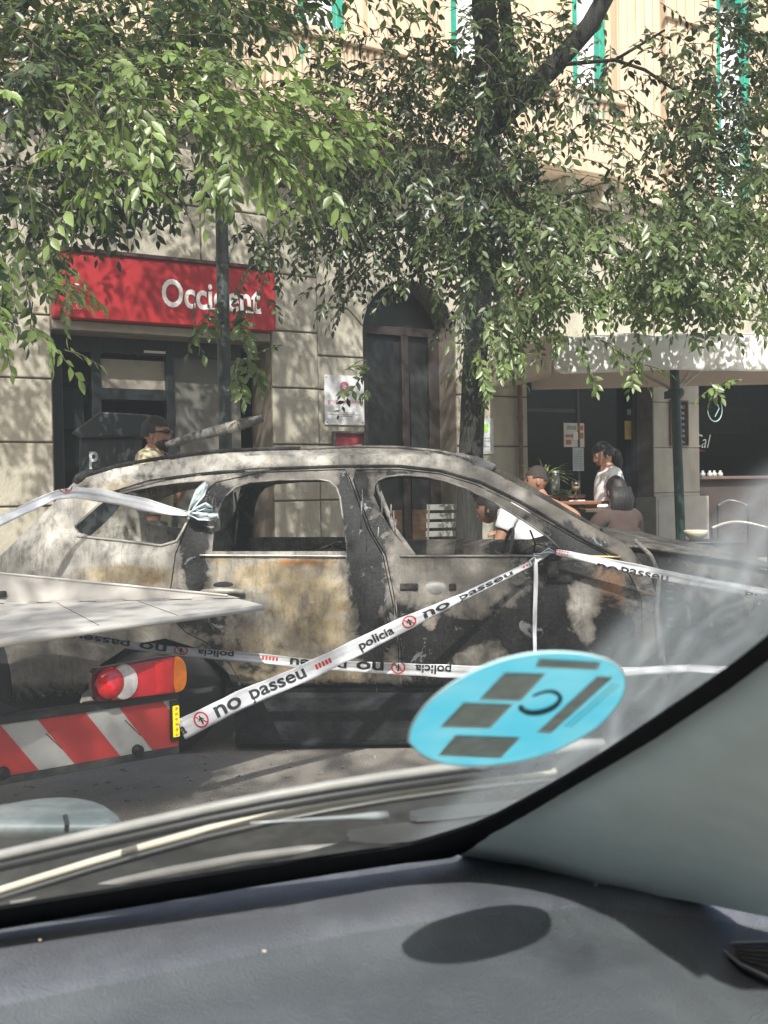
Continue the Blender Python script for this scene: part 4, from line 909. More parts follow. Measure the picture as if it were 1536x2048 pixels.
# ------------------------------------------------------------------ police tapes
def ribbon(name, pts, label, texts=(), step=12, rev=False, sway=0.0, flip=1):
    """pts: (px, py, Y, width px); texts along the tape, in metres-free 0..1 units"""
    P = np.array(pts, float); L = np.r_[0, np.cumsum(np.hypot(np.diff(P[:, 0]), np.diff(P[:, 1])))]; T_ = L[-1]
    def at(s): s = min(max(s, 0), 1) * T_; return np.array([np.interp(s, L, P[:, j]) for j in range(4)])
    def mp(s, t, lift=0):
        c = at(s); c[3] *= 1 + .10 * noise.noise(Vector((s * T_ / 45, T_, 0))); e = .5 / T_ * 10; d = at(s + e)[:2] - at(s - e)[:2]; d /= np.hypot(*d) + 1e-9; nx, ny = d[1], -d[0]
        q = W(c[0] + nx * c[3] * t, c[1] + ny * c[3] * t, c[2] - lift - .005 * math.cos(t * 5 + s * 9) - .0022 * math.sin(t * 16 + 3 * noise.noise(Vector((s * T_ / 90, 2, 0)))) + sway * math.sin(s * 14) * .5)
        return q
    n = max(2, int(T_ / step)); m = 8
    V = [mp(i / n, j / m - .5) for i in range(n + 1) for j in range(m + 1)]
    Fc = [(i * (m + 1) + j, (i + 1) * (m + 1) + j, (i + 1) * (m + 1) + j + 1, i * (m + 1) + j + 1) for i in range(n) for j in range(m)]
    o = mesh_obj(name, V, Fc, M_tape, None, smooth=True); tag(o, label, 'barrier tape', 'police tapes around the burnt car')
    s_ = o.modifiers.new('s', 'SOLIDIFY'); s_.thickness = .0008; s_.offset = 1
    blk_, red = MB(), MB()
    for (kind, s0, s1, t0, t1, rot) in texts:
        if kind == 'ICON':
            cs = (s0 + s1) / 2; k = 26; rs = (s1 - s0) / 2; ct = (t0 + t1) / 2; rt = (t1 - t0) / 2
            V = []
            for i in range(k):
                th = 2 * math.pi * i / k
                for rr_ in (1, .80): V.append(mp(cs + rs * rr_ * math.cos(th), min(.5, max(-.5, ct + rt * rr_ * math.sin(th))), .0035))
            red.add(V, [(2 * i, 2 * i + 1, (2 * i + 3) % (2 * k), (2 * i + 2) % (2 * k)) for i in range(k)])
            cl = lambda t: min(.5, max(-.5, t))
            red.add([mp(cs - rs * .62, cl(ct + rt * .50), .0036), mp(cs - rs * .50, cl(ct + rt * .62), .0036), mp(cs + rs * .62, cl(ct - rt * .50), .0036), mp(cs + rs * .50, cl(ct - rt * .62), .0036)], [(0, 1, 2, 3)])
            fig = [(-.12, -.7), (-.12, .1), (-.4, -.15), (-.42, .0), (-.1, .35), (-.1, .6), (.1, .6), (.1, .35), (.42, .0), (.4, -.15), (.12, .1), (.12, -.7)]
            blk_.add([mp(cs + rs * x * .9, cl(ct + rt * y * .9), .004) for x, y in fig], [tuple(range(len(fig)))])
        elif kind == 'LOGO':
            for i in range(5):
                a_ = s0 + (s1 - s0) * i / 5; b_ = a_ + (s1 - s0) / 8; cl = lambda t: min(.5, max(-.5, t)); red.add([mp(a_, cl(t0), .0035), mp(b_, cl(t0), .0035), mp(b_, cl(t1), .0035), mp(a_, cl(t1), .0035)], [(0, 1, 2, 3)])
        else:
            V, Fx, tw, th = text_mesh(kind, .02)
            q = []
            for x, y in V:
                fx, fy = x / tw, y / th
                if rot: fx, fy = 1 - fx, 1 - fy
                q.append(mp(s0 + (s1 - s0) * fx, min(.5, max(-.5, t0 + (t1 - t0) * fy)), .005))
            blk_.add(q, Fx)
    if blk_.V: blk_.build('print_black', M_ink, o)
    if red.V: red.build('print_red', M_inkred, o)
    return o
def pat(T_, off, per, scale=1, rot=False, lo=-.5, hi=.5, n=3):
    out = []
    seq = [('ICON', 0, .065), ('no', .10, .225), ('passeu', .27, .53), ('LOGO', .58, .66), ('policia', .79, .955)]
    for k in range(-1, n):
        for kd, a, b in seq:
            h = {'ICON': (-.42, .42), 'no': (-.32, .28), 'passeu': (-.48, .28), 'LOGO': (-.14, .16), 'policia': (-.42, .3)}[kd]
            a_, b_ = off + (k + a) * per, off + (k + b) * per
            if rot: a_, b_ = off - (k + b) * per, off - (k + a) * per; h = (-h[1], -h[0])
            m_ = (lo + hi) / 2; hh = (hi - lo)
            if b_ > 0.0 and a_ < 1.0: out.append((kd, a_ / T_ if T_ else a_, b_, m_ + h[0] * hh, m_ + h[1] * hh, rot))
    return out
# lower-left to mirror
ribbon('police_tape', [(361, 1460, 4.47, 43), (395, 1443, 4.5, 40), (480, 1400, 4.62, 38), (600, 1350, 4.8, 34), (700, 1302, 4.93, 33), (800, 1252, 5.05, 31), (850, 1229, 5.1, 24), (930, 1192, 5.2, 15), (1010, 1153, 5.3, 13), (1060, 1128, 5.36, 11), (1100, 1102, 5.4, 10)],
       'white no passeu tape rising from the truck corner to the car mirror', pat(1, .038, .56))
# lower horizontal
ribbon('police_tape', [(105, 1266, 4.95, 11), (150, 1272, 4.98, 14), (250, 1288, 5.02, 17), (340, 1301, 5.06, 17), (430, 1309, 5.1, 19), (530, 1318, 5.15, 20), (600, 1326, 5.18, 19), (700, 1333, 5.2, 21), (800, 1338, 5.22, 24), (950, 1345, 5.24, 27), (1100, 1346, 5.25, 24), (1250, 1344, 5.26, 18), (1380, 1337, 5.26, 16), (1480, 1343, 5.26, 18), (1620, 1352, 5.26, 20)],
       'white tape with upside down print running level along the car doors', pat(1, .467, .287, rot=True, lo=-.5, hi=.75, n=3))
# upper right from the mirror
ribbon('police_tape', [(1112, 1104, 5.38, 12), (1150, 1112, 5.36, 14), (1200, 1123, 5.34, 18), (1260, 1136, 5.32, 22), (1340, 1153, 5.3, 22), (1420, 1168, 5.28, 20), (1536, 1189, 5.25, 22), (1640, 1204, 5.2, 24)],
       'white tape running right from the car mirror across the front wing', [('LOGO', .0, .05, -.2, .4, False), ('no', .16, .24, -.95, -.18, False), ('passeu', .25, .43, -.8, -.02, False), ('policia', .72, .9, -.5, .05, False)])
# from left edge to quarter window pillar
ribbon('police_tape', [(-40, 1058, 4.9, 22), (0, 1042, 4.97, 20), (60, 1013, 5.08, 20), (110, 990, 5.2, 18), (150, 985, 5.3, 22), (210, 992, 5.42, 26), (290, 1010, 5.5, 26), (340, 1022, 5.52, 18), (378, 1028, 5.52, 9)],
       'white tape from the left edge knotted at the rear window pillar', [('ICON', .40, .46, .1, .9, False)])
# hanging end
ribbon('police_tape', [(1071, 1118, 5.36, 8), (1072, 1160, 5.36, 9), (1070, 1220, 5.36, 8), (1069, 1270, 5.36, 8), (1071, 1345, 5.34, 7)], 'narrow white tape end hanging straight down from the car mirror', [])
# knots
kn = empty('tape_knot', W(385, 1028, 5.5), 'crumpled white tape bow tied round the rear door pillar', 'tape knot')
def leafy(name, pts, Y, wpx, parent):
    P = [(x, y, Y + .02 * math.sin(i * 2.1), wd) for i, ((x, y), wd) in enumerate(zip(pts, wpx))]; V = []
    for i, (x, y, Yq, wd) in enumerate(P):
        a = P[max(0, i - 1)]; b = P[min(len(P) - 1, i + 1)]; d = np.array([b[0] - a[0], b[1] - a[1]], float); d /= np.hypot(*d); 
        for j in range(5): t = j / 4 - .5; V.append(W(x + d[1] * wd * t, y - d[0] * wd * t, Yq + .022 * math.cos(t * 7 + i)))
    Fc = [(i * 5 + j, (i + 1) * 5 + j, (i + 1) * 5 + j + 1, i * 5 + j + 1) for i in range(len(P) - 1) for j in range(4)]
    o = mesh_obj(name, V, Fc, mat('tape_pale', (.60, .68, .70), .3, var=.15, scale=30, bump=.3, bscale=40), parent, smooth=True); s_ = o.modifiers.new('s', 'SOLIDIFY'); s_.thickness = .001
leafy('loop', [(378, 1027), (388, 1005), (400, 985), (412, 966)], 5.5, [6, 14, 22, 10], kn)
leafy('loop', [(380, 1028), (395, 1018), (412, 1010), (425, 1016)], 5.48, [5, 10, 12, 8], kn)
leafy('tail', [(380, 1028), (398, 1032), (418, 1034), (437, 1031)], 5.47, [5, 16, 14, 12], kn)
leafy('tail', [(384, 1022), (400, 1022), (425, 1020)], 5.49, [4, 10, 5], kn)
mb = MB(); mb.ell(W(380, 1028, 5.49), (.02, .018, .018)); mb.build('knot', M_tape, kn, smooth=True)
kn = empty('tape_knot', W(1072, 1113, 5.36), 'small crumpled tape knot on the burnt mirror stump', 'tape knot')
for k in range(5): leafy('loop', [(1072 + random.uniform(-8, 4), 1112 + random.uniform(-5, 5)), (1080, 1108 + 6 * random.random()), (1095 + 8 * random.random(), 1100 + random.uniform(-3, 6)), (1110, 1106)], 5.37 + .01 * k, [3, 6, 6, 3], kn)
leafy('tail', [(1066, 1130), (1062, 1122), (1070, 1114)], 5.34, [8, 9, 4], kn)
# ------------------------------------------------------------------ street furniture
pl = empty('street_pole', W(450, 980, 7.95), 'tall dark metal street pole in front of the bank, right of the red sign lettering', 'pole'); pl.location.z = PZ
a = W(451, 890, 7.95); b = W(441, 300, 7.95); dirn = (b - a) / (b.z - a.z); P = lambda z: Vector((a.x + dirn.x * (z - a.z), a.y, z))
mb = MB(); mb.tube([P(PZ), P(1.9), P(2.4), P(6.5), P(8)], [.052, .050, .049, .045, .043], 16); mb.build('shaft', M_pole, pl, smooth=True)
mb = MB(); mb.lathe(P(PZ), [(.11, 0), (.11, .04), (.075, .10), (.07, .5), (.055, .55)], 16); mb.build('base', M_pole, pl)
mb = MB(); mb.lathe(P(3.15), [(.056, -.02), (.056, .02)], 14); mb.lathe(P(2.55), [(.055, -.015), (.055, .015)], 14); mb.build('collar', M_pole, pl)

pm = empty('parking_meter', W(215, 990, 8.3), 'dark parking ticket machine with a white P and wide hood near the bank door', 'parking meter'); pm.location.z = PZ
Yp = 8.3; mm = mat('meter_paint', (.022, .027, .030), .5, var=.2)
def prism(mb, pts, Y0, Y1):
    A = [W(x, y, Y0) for x, y in pts]; B = [Vector((p.x, Y1, p.z)) for p in A]; n = len(A)
    mb.add(A + B, [tuple(range(n)), tuple(range(2 * n - 1, n - 1, -1))] + [(i, i + n, (i + 1) % n + n, (i + 1) % n) for i in range(n)]); return mb
mb = MB(); prism(mb, [(141, 866), (199, 823), (300, 829), (330, 862), (305, 872), (165, 876)], Yp - .05, Yp + .35); mb.build('hood', mm, pm, bevel=.015)
mb = MB(); prism(mb, [(158, 874), (268, 874), (268, 1180), (158, 1180)], Yp, Yp + .3); mb.build('body', mm, pm, bevel=.02)
mb = MB(); prism(mb, [(232, 890), (262, 890), (262, 935), (232, 935)], Yp - .006, Yp + .01); mb.build('display', M_black, pm)
mb = MB(); p0 = W(179, 938, Yp - .004); p1 = W(196, 903, Yp - .004); put_text(mb, 'P', lambda x, y: Vector((p0.x + x, Yp - .004, p0.z + y)), p1.x - p0.x, p1.z - p0.z, .02); mb.build('letter', mat('letter_white', (.5, .52, .52), .5), pm)

# ------------------------------------------------------------------ awning over the terrace
aw = empty('awning', W(1355, 900, 9.8), 'large off white canvas awning on a dark green post over the cafe terrace', 'awning'); aw.location.z = PZ
YA = 9.8
def awz(px): return W(px, 690 + (px - 1108) * -.0, YA).z
xl = W(1106, 700, YA).x; xr_ = W(1900, 700, YA).x; zt1 = W(1110, 672, YA).z; zb1 = W(1110, 748, YA).z
# roof sheet with sag, back edge on the facade
uA = uu(985, 700); V = []; NX, NY = 40, 14
bl = F(uA, 3.5, .05); brr = F(uA + (xr_ - xl) / math.cos(R(30)) * .95, 3.5, .05)
for i in range(NX + 1):
    s_ = i / NX; fr_ = Vector((xl + (xr_ - xl) * s_, YA, zt1)); bk_ = bl.lerp(brr, s_)
    for j in range(NY + 1):
        t = j / NY; p = fr_.lerp(bk_, t); p.z += -.05 * math.sin(math.pi * t) + .06 * math.sin(math.pi * min(1, t * 6)) * .6 + .012 * math.sin(s_ * 60 + t * 3) * (1 - t) - .03 * abs(math.sin(s_ * math.pi * 5)) * (1 - t); V.append(p)
Fc = [(i * (NY + 1) + j, (i + 1) * (NY + 1) + j, (i + 1) * (NY + 1) + j + 1, i * (NY + 1) + j + 1) for i in range(NX) for j in range(NY)]
o = mesh_obj('canopy', V, Fc, M_canvas, aw, smooth=True); s_ = o.modifiers.new('s', 'SOLIDIFY'); s_.thickness = .006
# front valance, rounded lower left corner, gentle folds
V = []; NX, NY = 160, 8
for i in range(NX + 1):
    s_ = i / NX; x = xl + (xr_ - xl) * s_; h = zt1 - zb1
    cut_ = max(0, 1 - (x - xl) / .10); bot = zb1 + .05 * cut_ ** 2 + .012 * math.sin(x * 3.1)
    top_z = zt1 - .03 * abs(math.sin(s_ * math.pi * 5)) - .09 * max(0, 1 - (x - xl) / .16) ** 1.5
    for j in range(NY + 1):
        t = j / NY; V.append(Vector((x, YA - .015 + .03 * math.sin(x * 9 + 1.3 * math.sin(x * 4)) * t - .04 * math.sin(math.pi * t * .5) - .03 * (1 - t), top_z + (bot - top_z) * t)))
Fc = [(i * (NY + 1) + j, i * (NY + 1) + j + 1, (i + 1) * (NY + 1) + j + 1, (i + 1) * (NY + 1) + j) for i in range(NX) for j in range(NY)]
o = mesh_obj('valance', V, Fc, M_canvas, aw, smooth=True); s_ = o.modifiers.new('s', 'SOLIDIFY'); s_.thickness = .004
# left end cloth and rear valance: shade put into a darker canvas colour
def clothpanel(name, A, B, C, D_, m, amp=.02):
    V = []; n, k = 24, 8
    for i in range(n + 1):
        s_ = i / n
        for j in range(k + 1):
            t = j / k; p = A.lerp(B, s_).lerp(D_.lerp(C, s_), t); p += FN * amp * math.sin(s_ * 17 + t * 2) * t; V.append(p)
    Fc = [(i * (k + 1) + j, i * (k + 1) + j + 1, (i + 1) * (k + 1) + j + 1, (i + 1) * (k + 1) + j) for i in range(n) for j in range(k)]
    o = mesh_obj(name, V, Fc, m, aw, smooth=True); s_ = o.modifiers.new('s', 'SOLIDIFY'); s_.thickness = .004; return o
cornr = Vector((xl, YA + .02, zt1 - .01)); bkc = F(uA, 3.45, .08); low = W(984, 782, bkc.y); low2 = W(1064, 781, YA + 1.2)
clothpanel('end_cloth', bkc, cornr, Vector((xl, YA + .02, zb1 - .02)), W(980, 784, bkc.y), M_canvas_shaded)
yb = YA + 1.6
clothpanel('rear_valance', W(1060, 740, yb), W(1900, 700, yb), W(1900, 760, yb), W(1062, 780, yb), M_canvas_shaded)
# posts and struts
xp = W(1355, 900, YA + .05)
a = W(1349, 745, YA); b = W(1362, 1085, YA)
mb = MB(); pb = Vector((b.x, YA, PZ)); mb.tube([pb, Vector((b.x, YA, b.z)), a, Vector((a.x, YA + .02, zt1 - .06))], [.048, .046, .044, .044], 14); mb.build('post', M_greenpole, aw, smooth=True)
mb = MB(); mb.lathe(Vector((a.x + .01, YA, W(1350, 785, YA).z)), [(.05, -.06), (.075, -.03), (.08, .01), (.06, .04)], 14); mb.box(Vector((a.x - .07, YA, W(1350, 790, YA).z)), (.05, .05, .07)); mb.build('collar', M_greenpole, aw, bevel=.004)
mb = MB(); c = Vector((a.x + .01, YA, W(1350, 783, YA).z)); zt_ = zt1 - .12
mb.tube([c, c + Vector((-.55, .5, .42))], .016, 6); mb.tube([c, c + Vector((.35, .5, .34))], .016, 6); mb.tube([c, c + Vector((.62, .9, .38))], .016, 6); mb.build('strut', mat('strut_cream', (.40, .35, .28), .6), aw)
mb = MB(); mb.tube([Vector((xl, YA + .03, zt1 - .05)), Vector((xr_, YA + .03, zt1 - .05))], .022, 8); mb.build('front_bar', M_greenpole, aw)
mb = MB(); mb.lathe(pb, [(.22, 0), (.22, .05), (.07, .07)], 20); mb.build('base', M_greenpole, aw)

# ------------------------------------------------------------------ people
def skin_mesh(nodes, edges, sub=2):
    names = list(nodes); me = bpy.data.meshes.new('sk'); me.from_pydata([nodes[n][0] for n in names], [(names.index(a), names.index(b)) for a, b in edges], [])
    o = bpy.data.objects.new('sk', me); COL.objects.link(o); o.modifiers.new('s', 'SKIN'); m2 = o.modifiers.new('u', 'SUBSURF'); m2.levels = sub; m2.render_levels = sub
    for i, n in enumerate(names):
        r = nodes[n][1]; me.skin_vertices[0].data[i].radius = r if isinstance(r, tuple) else (r, r); me.skin_vertices[0].data[i].use_root = (i == 0)
    dg = bpy.context.evaluated_depsgraph_get(); dg.update(); em = bpy.data.meshes.new_from_object(o.evaluated_get(dg))
    V = [v.co.copy() for v in em.vertices]; Fc = [tuple(p.vertices) for p in em.polygons]
    bpy.data.objects.remove(o); bpy.data.meshes.remove(me); bpy.data.meshes.remove(em); return V, Fc
def head_shape(k=1.0):
    """head in its own frame: x forward, z up, centre at the middle of the skull; about 0.23 high"""
    mb = MB(); nu, nv = 28, 20; V = []
    for j in range(nv + 1):
        ph = math.pi * j / nv; z = -math.cos(ph); r = math.sin(ph)
        for i in range(nu):
            th = 2 * math.pi * i / nu; x = r * math.cos(th) * .098; y = r * math.sin(th) * .076; zz_ = z * .118
            if zz_ < 0: f = 1 - .28 * (-zz_ / .118) ** 1.3; y *= f; x = x * (1 - .10 * (-zz_ / .118)) + .012 * (-zz_ / .118)
            if x < 0 and zz_ < -.02: x *= .82
            if x > .05:
                x += .020 * math.exp(-(y / .014) ** 2 - ((zz_ + .022) / .018) ** 2) + .008 * math.exp(-(y / .010) ** 2 - ((zz_ + .0) / .022) ** 2)   # nose
                x -= .010 * math.exp(-((abs(y) - .032) / .016) ** 2 - ((zz_ - .008) / .014) ** 2)                   # eye sockets
                x += .005 * math.exp(-(y / .024) ** 2 - ((zz_ + .060) / .010) ** 2)                                   # lips
                x += .006 * math.exp(-(y / .03) ** 2 - ((zz_ + .098) / .016) ** 2)                                    # chin
                x += .005 * math.exp(-((abs(y) - .03) / .025) ** 2 - ((zz_ - .028) / .010) ** 2)                      # brow
            V.append(Vector((x, y, zz_)) * k)
    Fc = [(j * nu + i, j * nu + (i + 1) % nu, (j + 1) * nu + (i + 1) % nu, (j + 1) * nu + i) for j in range(nv) for i in range(nu)]
    mb.add(V, Fc)
    for s_ in (-1, 1): mb.ell(Vector((-.005, .076 * s_, -.008)) * k, (.020 * k, .009 * k, .032 * k), nu=10, nv=8)
    return mb
def hand(mb, wrist, dirv, palm_n, k=1.0, curl=.5):
    d = dirv.normalized(); n_ = palm_n - d * palm_n.dot(d); n_.normalize(); s_ = d.cross(n_)
    c = wrist + d * .045 * k
    mb.ell(c, (.050 * k, .040 * k, .015 * k), (d, s_, n_), 12, 8)
    for i, (off, ln) in enumerate(((-.030, .062), (-.011, .075), (.009, .070), (.028, .055))):
        b = wrist + d * .082 * k + s_ * off * k; p = [b]; ang = 0
        for q in range(3):
            ang += curl * (.55 + .08 * i); p.append(p[-1] + (d * math.cos(ang) - n_ * math.sin(ang)) * ln * k * (.42, .33, .25)[q])
        mb.tube(p, [.0095 * k, .009 * k, .008 * k, .0065 * k], 7)
    b = wrist + d * .028 * k - s_ * .034 * k; t = (d * .6 - s_ * .7 - n_ * .35).normalized()
    mb.tube([b, b + t * .034 * k, b + (t + d * .5).normalized() * .060 * k], [.012 * k, .0105 * k, .008 * k], 7)
def person(label, loc, yaw, J, skin, top_m, leg_m, hair_m, hairfn, sleeve=.55, headyaw=0, headpitch=0, k=1.0, group=None, extra=None, topcut=False):
    """J: joints in the body frame (x forward, y left, z up from the ground)"""
    rt = empty('person', loc, label, 'person', group)
    M = Matrix.Translation(loc) @ Matrix.Rotation(yaw, 4, 'Z') @ Matrix.Scale(k, 4)
    J = {a: Vector(b) for a, b in J.items()}
    nodes = {'pelvis': (J['pelvis'], (.145, .105)), 'waist': (J['pelvis'].lerp(J['chest'], .45), (.125, .095)), 'chest': (J['chest'], (.155, .11)), 'neckb': (J['neck'], (.062, .06)), 'head': (J['head'] - Vector((0, 0, .05)), .055)}
    nodes['upch'] = (J['chest'].lerp(J['neck'], .7), (.12, .085))
    E = [('pelvis', 'waist'), ('waist', 'chest'), ('chest', 'upch'), ('upch', 'neckb'), ('neckb', 'head')]
    for s_ in 'lr':
        nodes.update({'sh' + s_: (J['sh' + s_], .056), 'el' + s_: (J['el' + s_], .040), 'fa' + s_: (J['el' + s_].lerp(J['ha' + s_], .35), .038), 'wr' + s_: (J['ha' + s_], .025),
                      'hp' + s_: (J['hp' + s_], .088), 'kn' + s_: (J['kn' + s_], .056), 'ca' + s_: (J['kn' + s_].lerp(J['an' + s_], .35), .054), 'an' + s_: (J['an' + s_], .036)})
        E += [('upch', 'sh' + s_), ('sh' + s_, 'el' + s_), ('el' + s_, 'fa' + s_), ('fa' + s_, 'wr' + s_), ('pelvis', 'hp' + s_), ('hp' + s_, 'kn' + s_), ('kn' + s_, 'ca' + s_), ('ca' + s_, 'an' + s_)]
    V, Fc = skin_mesh(nodes, E); mb = MB(); mb.add(V, Fc)
    HR = Matrix.Rotation(headyaw, 3, 'Z') @ Matrix.Rotation(headpitch, 3, 'Y')
    hd = head_shape(); mb.add([HR @ v + J['head'] for v in hd.V], hd.F)
    for s_, sg_ in (('l', 1), ('r', -1)):
        hand(mb, J['ha' + s_], J['ha' + s_] - J['el' + s_], Vector((0, -sg_ * .3, 1)) if 'pn' not in J else J['pn'], 1, .5)
    for v in mb.V: pass
    mesh_obj('body', [M @ v for v in mb.V], mb.F, skin, rt, smooth=True)
    bones = {}
    for a_, b_ in E: bones[(a_, b_)] = (nodes[a_][0], nodes[b_][0])
    bk = list(bones); A_ = np.array([bones[q][0][:] for q in bk]); B_ = np.array([bones[q][1][:] for q in bk]); rad_ = np.array([max(nodes[q[0]][1]) if isinstance(nodes[q[0]][1], tuple) else nodes[q[0]][1] for q in bk])
    BV = np.array([v[:] for v in V]); AB = B_ - A_; tt = np.clip(((BV[:, None] - A_[None]) * AB[None]).sum(2) / (AB ** 2).sum(1)[None], 0, 1); dd_ = np.linalg.norm(BV[:, None] - (A_[None] + AB[None] * tt[..., None]), axis=2) - rad_[None] * .5; bi = dd_.argmin(1); bt = tt[np.arange(len(BV)), bi]
    NV = np.zeros_like(BV)
    for f in Fc:
        q = BV[list(f)]; nrm = np.cross(q[1] - q[0], q[2] - q[0])
        for i_ in f: NV[i_] += nrm
    NV /= np.linalg.norm(NV, axis=1)[:, None] + 1e-9
    if ((BV - BV.mean(0)) * NV).sum() < 0: NV = -NV
    def garment(name, sel, off, m_):
        ok = np.array([sel(bk[bi[i_]], bt[i_], BV[i_]) for i_ in range(len(BV))]); fs = [f for f in Fc if sum(ok[i_] for i_ in f) >= len(f) - 1]
        used = sorted({i_ for f in fs for i_ in f}); mp_ = {u_: k_ for k_, u_ in enumerate(used)}
        o_ = mesh_obj(name, [M @ Vector(BV[u_] + NV[u_] * (off + .004 * noise.noise(Vector(BV[u_]) * 14))) for u_ in used], [tuple(mp_[i_] for i_ in f) for f in fs], m_, rt, smooth=True); sm_ = o_.modifiers.new('s', 'SOLIDIFY'); sm_.thickness = .004; sm_.offset = -1
    torso = {('pelvis', 'waist'), ('waist', 'chest'), ('chest', 'upch')}
    def in_top(b, t, v):
        if b in torso: return True
        if b == ('upch', 'neckb'): return t < .97
        if b[0] == 'upch': return bool(sleeve) or t < .55
        if b[0][:2] == 'sh': return bool(sleeve) and t < sleeve
        if sleeve > .95 and b[0][:2] in ('el', 'fa'): return True
        return b[0] == 'pelvis' and b[1][:2] == 'hp' and t < .4
    def in_leg(b, t, v): return b[0][:2] in ('hp', 'kn') or (b[0][:2] == 'ca' and t < .85) or b[1][:2] == 'hp' or (b == ('pelvis', 'waist') and t < .5)
    garment('shirt', in_top, .020, top_m); garment('trousers', in_leg, .013, leg_m)
    for s_ in 'lr':
        mb = MB(); mb.ell(J['an' + s_] + Vector((.06, 0, -.035)), (.13, .045, .045)); mesh_obj('shoe', [M @ v for v in mb.V], mb.F, M_black, rt, smooth=True)
    for ey in (-1, 1):
        mb = MB(); mb.ell(Vector((.083, .031 * ey, .008)), (.010, .013, .007), nu=10, nv=6); mesh_obj('eye', [M @ (HR @ v + J['head']) for v in mb.V], mb.F, M_hair, rt, smooth=True)
        mb = MB(); mb.tube([Vector((.092, .016 * ey, .030)), Vector((.091, .032 * ey, .034)), Vector((.080, .048 * ey, .029))], [.003, .004, .002], 6); mesh_obj('eyebrow', [M @ (HR @ v + J['head']) for v in mb.V], mb.F, M_hair, rt, smooth=True)
    mb = MB(); mb.ell(Vector((.094, 0, -.060)), (.008, .024, .006), nu=10, nv=6); mesh_obj('lips', [M @ (HR @ v + J['head']) for v in mb.V], mb.F, mat('lip', (.30, .10, .08), .5), rt, smooth=True)
    mb = MB(); hairfn(mb); mesh_obj('hair', [M @ (HR @ v + J['head']) for v in mb.V], mb.F, hair_m, rt, smooth=True)
    if extra: extra(rt, M, HR, J)
    return rt
def cap(mb, back=.02, low=-.02, thick=1.07, front=.045):
    """hair cap over the skull"""
    nu, nv = 28, 16; V = []; keep = []
    for j in range(nv + 1):
        ph = math.pi * j / nv; z = math.cos(ph); r = math.sin(ph)
        for i in range(nu):
            th = 2 * math.pi * i / nu; x = r * math.cos(th); y = r * math.sin(th); V.append(Vector((x * .104 * thick - .004, y * .080 * thick, z * .124 * thick + .002)) + Vector((0, 0, .004 * math.sin(th * 9))))
    for j in range(nv):
        for i in range(nu):
            q = (j * nu + i, j * nu + (i + 1) % nu, (j + 1) * nu + (i + 1) % nu, (j + 1) * nu + i); c = sum((V[a] for a in q), Vector()) / 4
            lim = front if c.x > .03 else low + (c.x + .1) * .25
            if c.z > lim: keep.append(q[::-1])
    mb.add(V, keep)
def stand(**k):
    J = dict(pelvis=(0, 0, .94), chest=(.0, 0, 1.24), neck=(.0, 0, 1.49), head=(.03, 0, 1.625), shl=(0, .18, 1.455), shr=(0, -.18, 1.455), ell=(-.02, .24, 1.14), elr=(-.02, -.24, 1.14), hal=(.2, .2, 1.02), har=(.2, -.2, 1.02),
             hpl=(0, .09, .88), hpr=(0, -.09, .88), knl=(.03, .10, .50), knr=(.0, -.10, .50), anl=(.0, .11, .09), anr=(-.05, -.11, .09)); J.update(k); return J
def sit(seat, lean=0, **k):
    s_ = seat
    J = dict(pelvis=(0, 0, s_ + .10), chest=(.08 + lean * .3, 0, s_ + .42 - .05 * lean), neck=(.10 + lean * .62, 0, s_ + .66 - .12 * lean), head=(.13 + lean * .85, 0, s_ + .81 - .18 * lean), shl=(.10 + lean * .55, .18, s_ + .59 - .1 * lean), shr=(.10 + lean * .55, -.18, s_ + .59 - .1 * lean),
             ell=(.22 + lean * .5, .25, s_ + .34), elr=(.22 + lean * .5, -.25, s_ + .34), hal=(.42 + lean * .4, .16, s_ + .36), har=(.42 + lean * .4, -.16, s_ + .36),
             hpl=(.04, .10, s_ + .07), hpr=(.04, -.10, s_ + .07), knl=(.44, .13, s_ + .06), knr=(.44, -.13, s_ + .06), anl=(.44, .13, .09), anr=(.40, -.13, .09)); J.update(k); return J
def place(J, yaw, px, py, Y, k=1.0):
    """ground point so that the head lands on the measured place; returns location"""
    h = Vector(J['head']) * k; c, s_ = math.cos(yaw), math.sin(yaw); t = W(px, py, Y)
    return Vector((t.x - (h.x * c - h.y * s_), Y - (h.x * s_ + h.y * c), PZ)), t.z - PZ
# man with sunglasses
J = stand(hal=(.26, .06, 1.33), har=(.24, -.02, 1.30), ell=(.10, .23, 1.13), elr=(.08, -.24, 1.13), neck=(.0, 0, 1.49))
yaw = R(-6); loc, hz = place(J, yaw, 312, 868, 7.95); k = hz / J['head'][2]; loc, _ = place(J, yaw, 312, 868, 7.95, k)
def ex(rt, M, HR, J):
    mb = MB(); mb.tube([Vector((.02, .08, .012)), Vector((.085, .06, .014)), Vector((.104, .03, .012)), Vector((.108, 0, .012)), Vector((.104, -.03, .012)), Vector((.085, -.06, .014)), Vector((.02, -.08, .012))], [.004, .007, .017, .008, .017, .007, .004], 8)
    mesh_obj('sunglasses', [M @ (HR @ v + J['head']) for v in mb.V], mb.F, mat('lens_dark', (.012, .01, .01), .15), rt, smooth=True)
    mb = MB(); mb.ell(Vector((.05, 0, -.075)), (.062, .066, .045)); mesh_obj('beard', [M @ (HR @ v + J['head']) for v in mb.V], mb.F, mat('beard', (.06, .035, .025), .9), rt, smooth=True)
person('man in pale yellow shirt and sunglasses walking behind the burnt car', loc, yaw, J, M_skin, M_teeyellow, M_denim, M_hair, lambda mb: cap(mb, low=-.03, front=.055), k=k, extra=ex)
ph = empty('phone', loc + Vector((.2, 0, 1.4)), 'grey phone in a dark sleeve held by the man in sunglasses', 'phone')
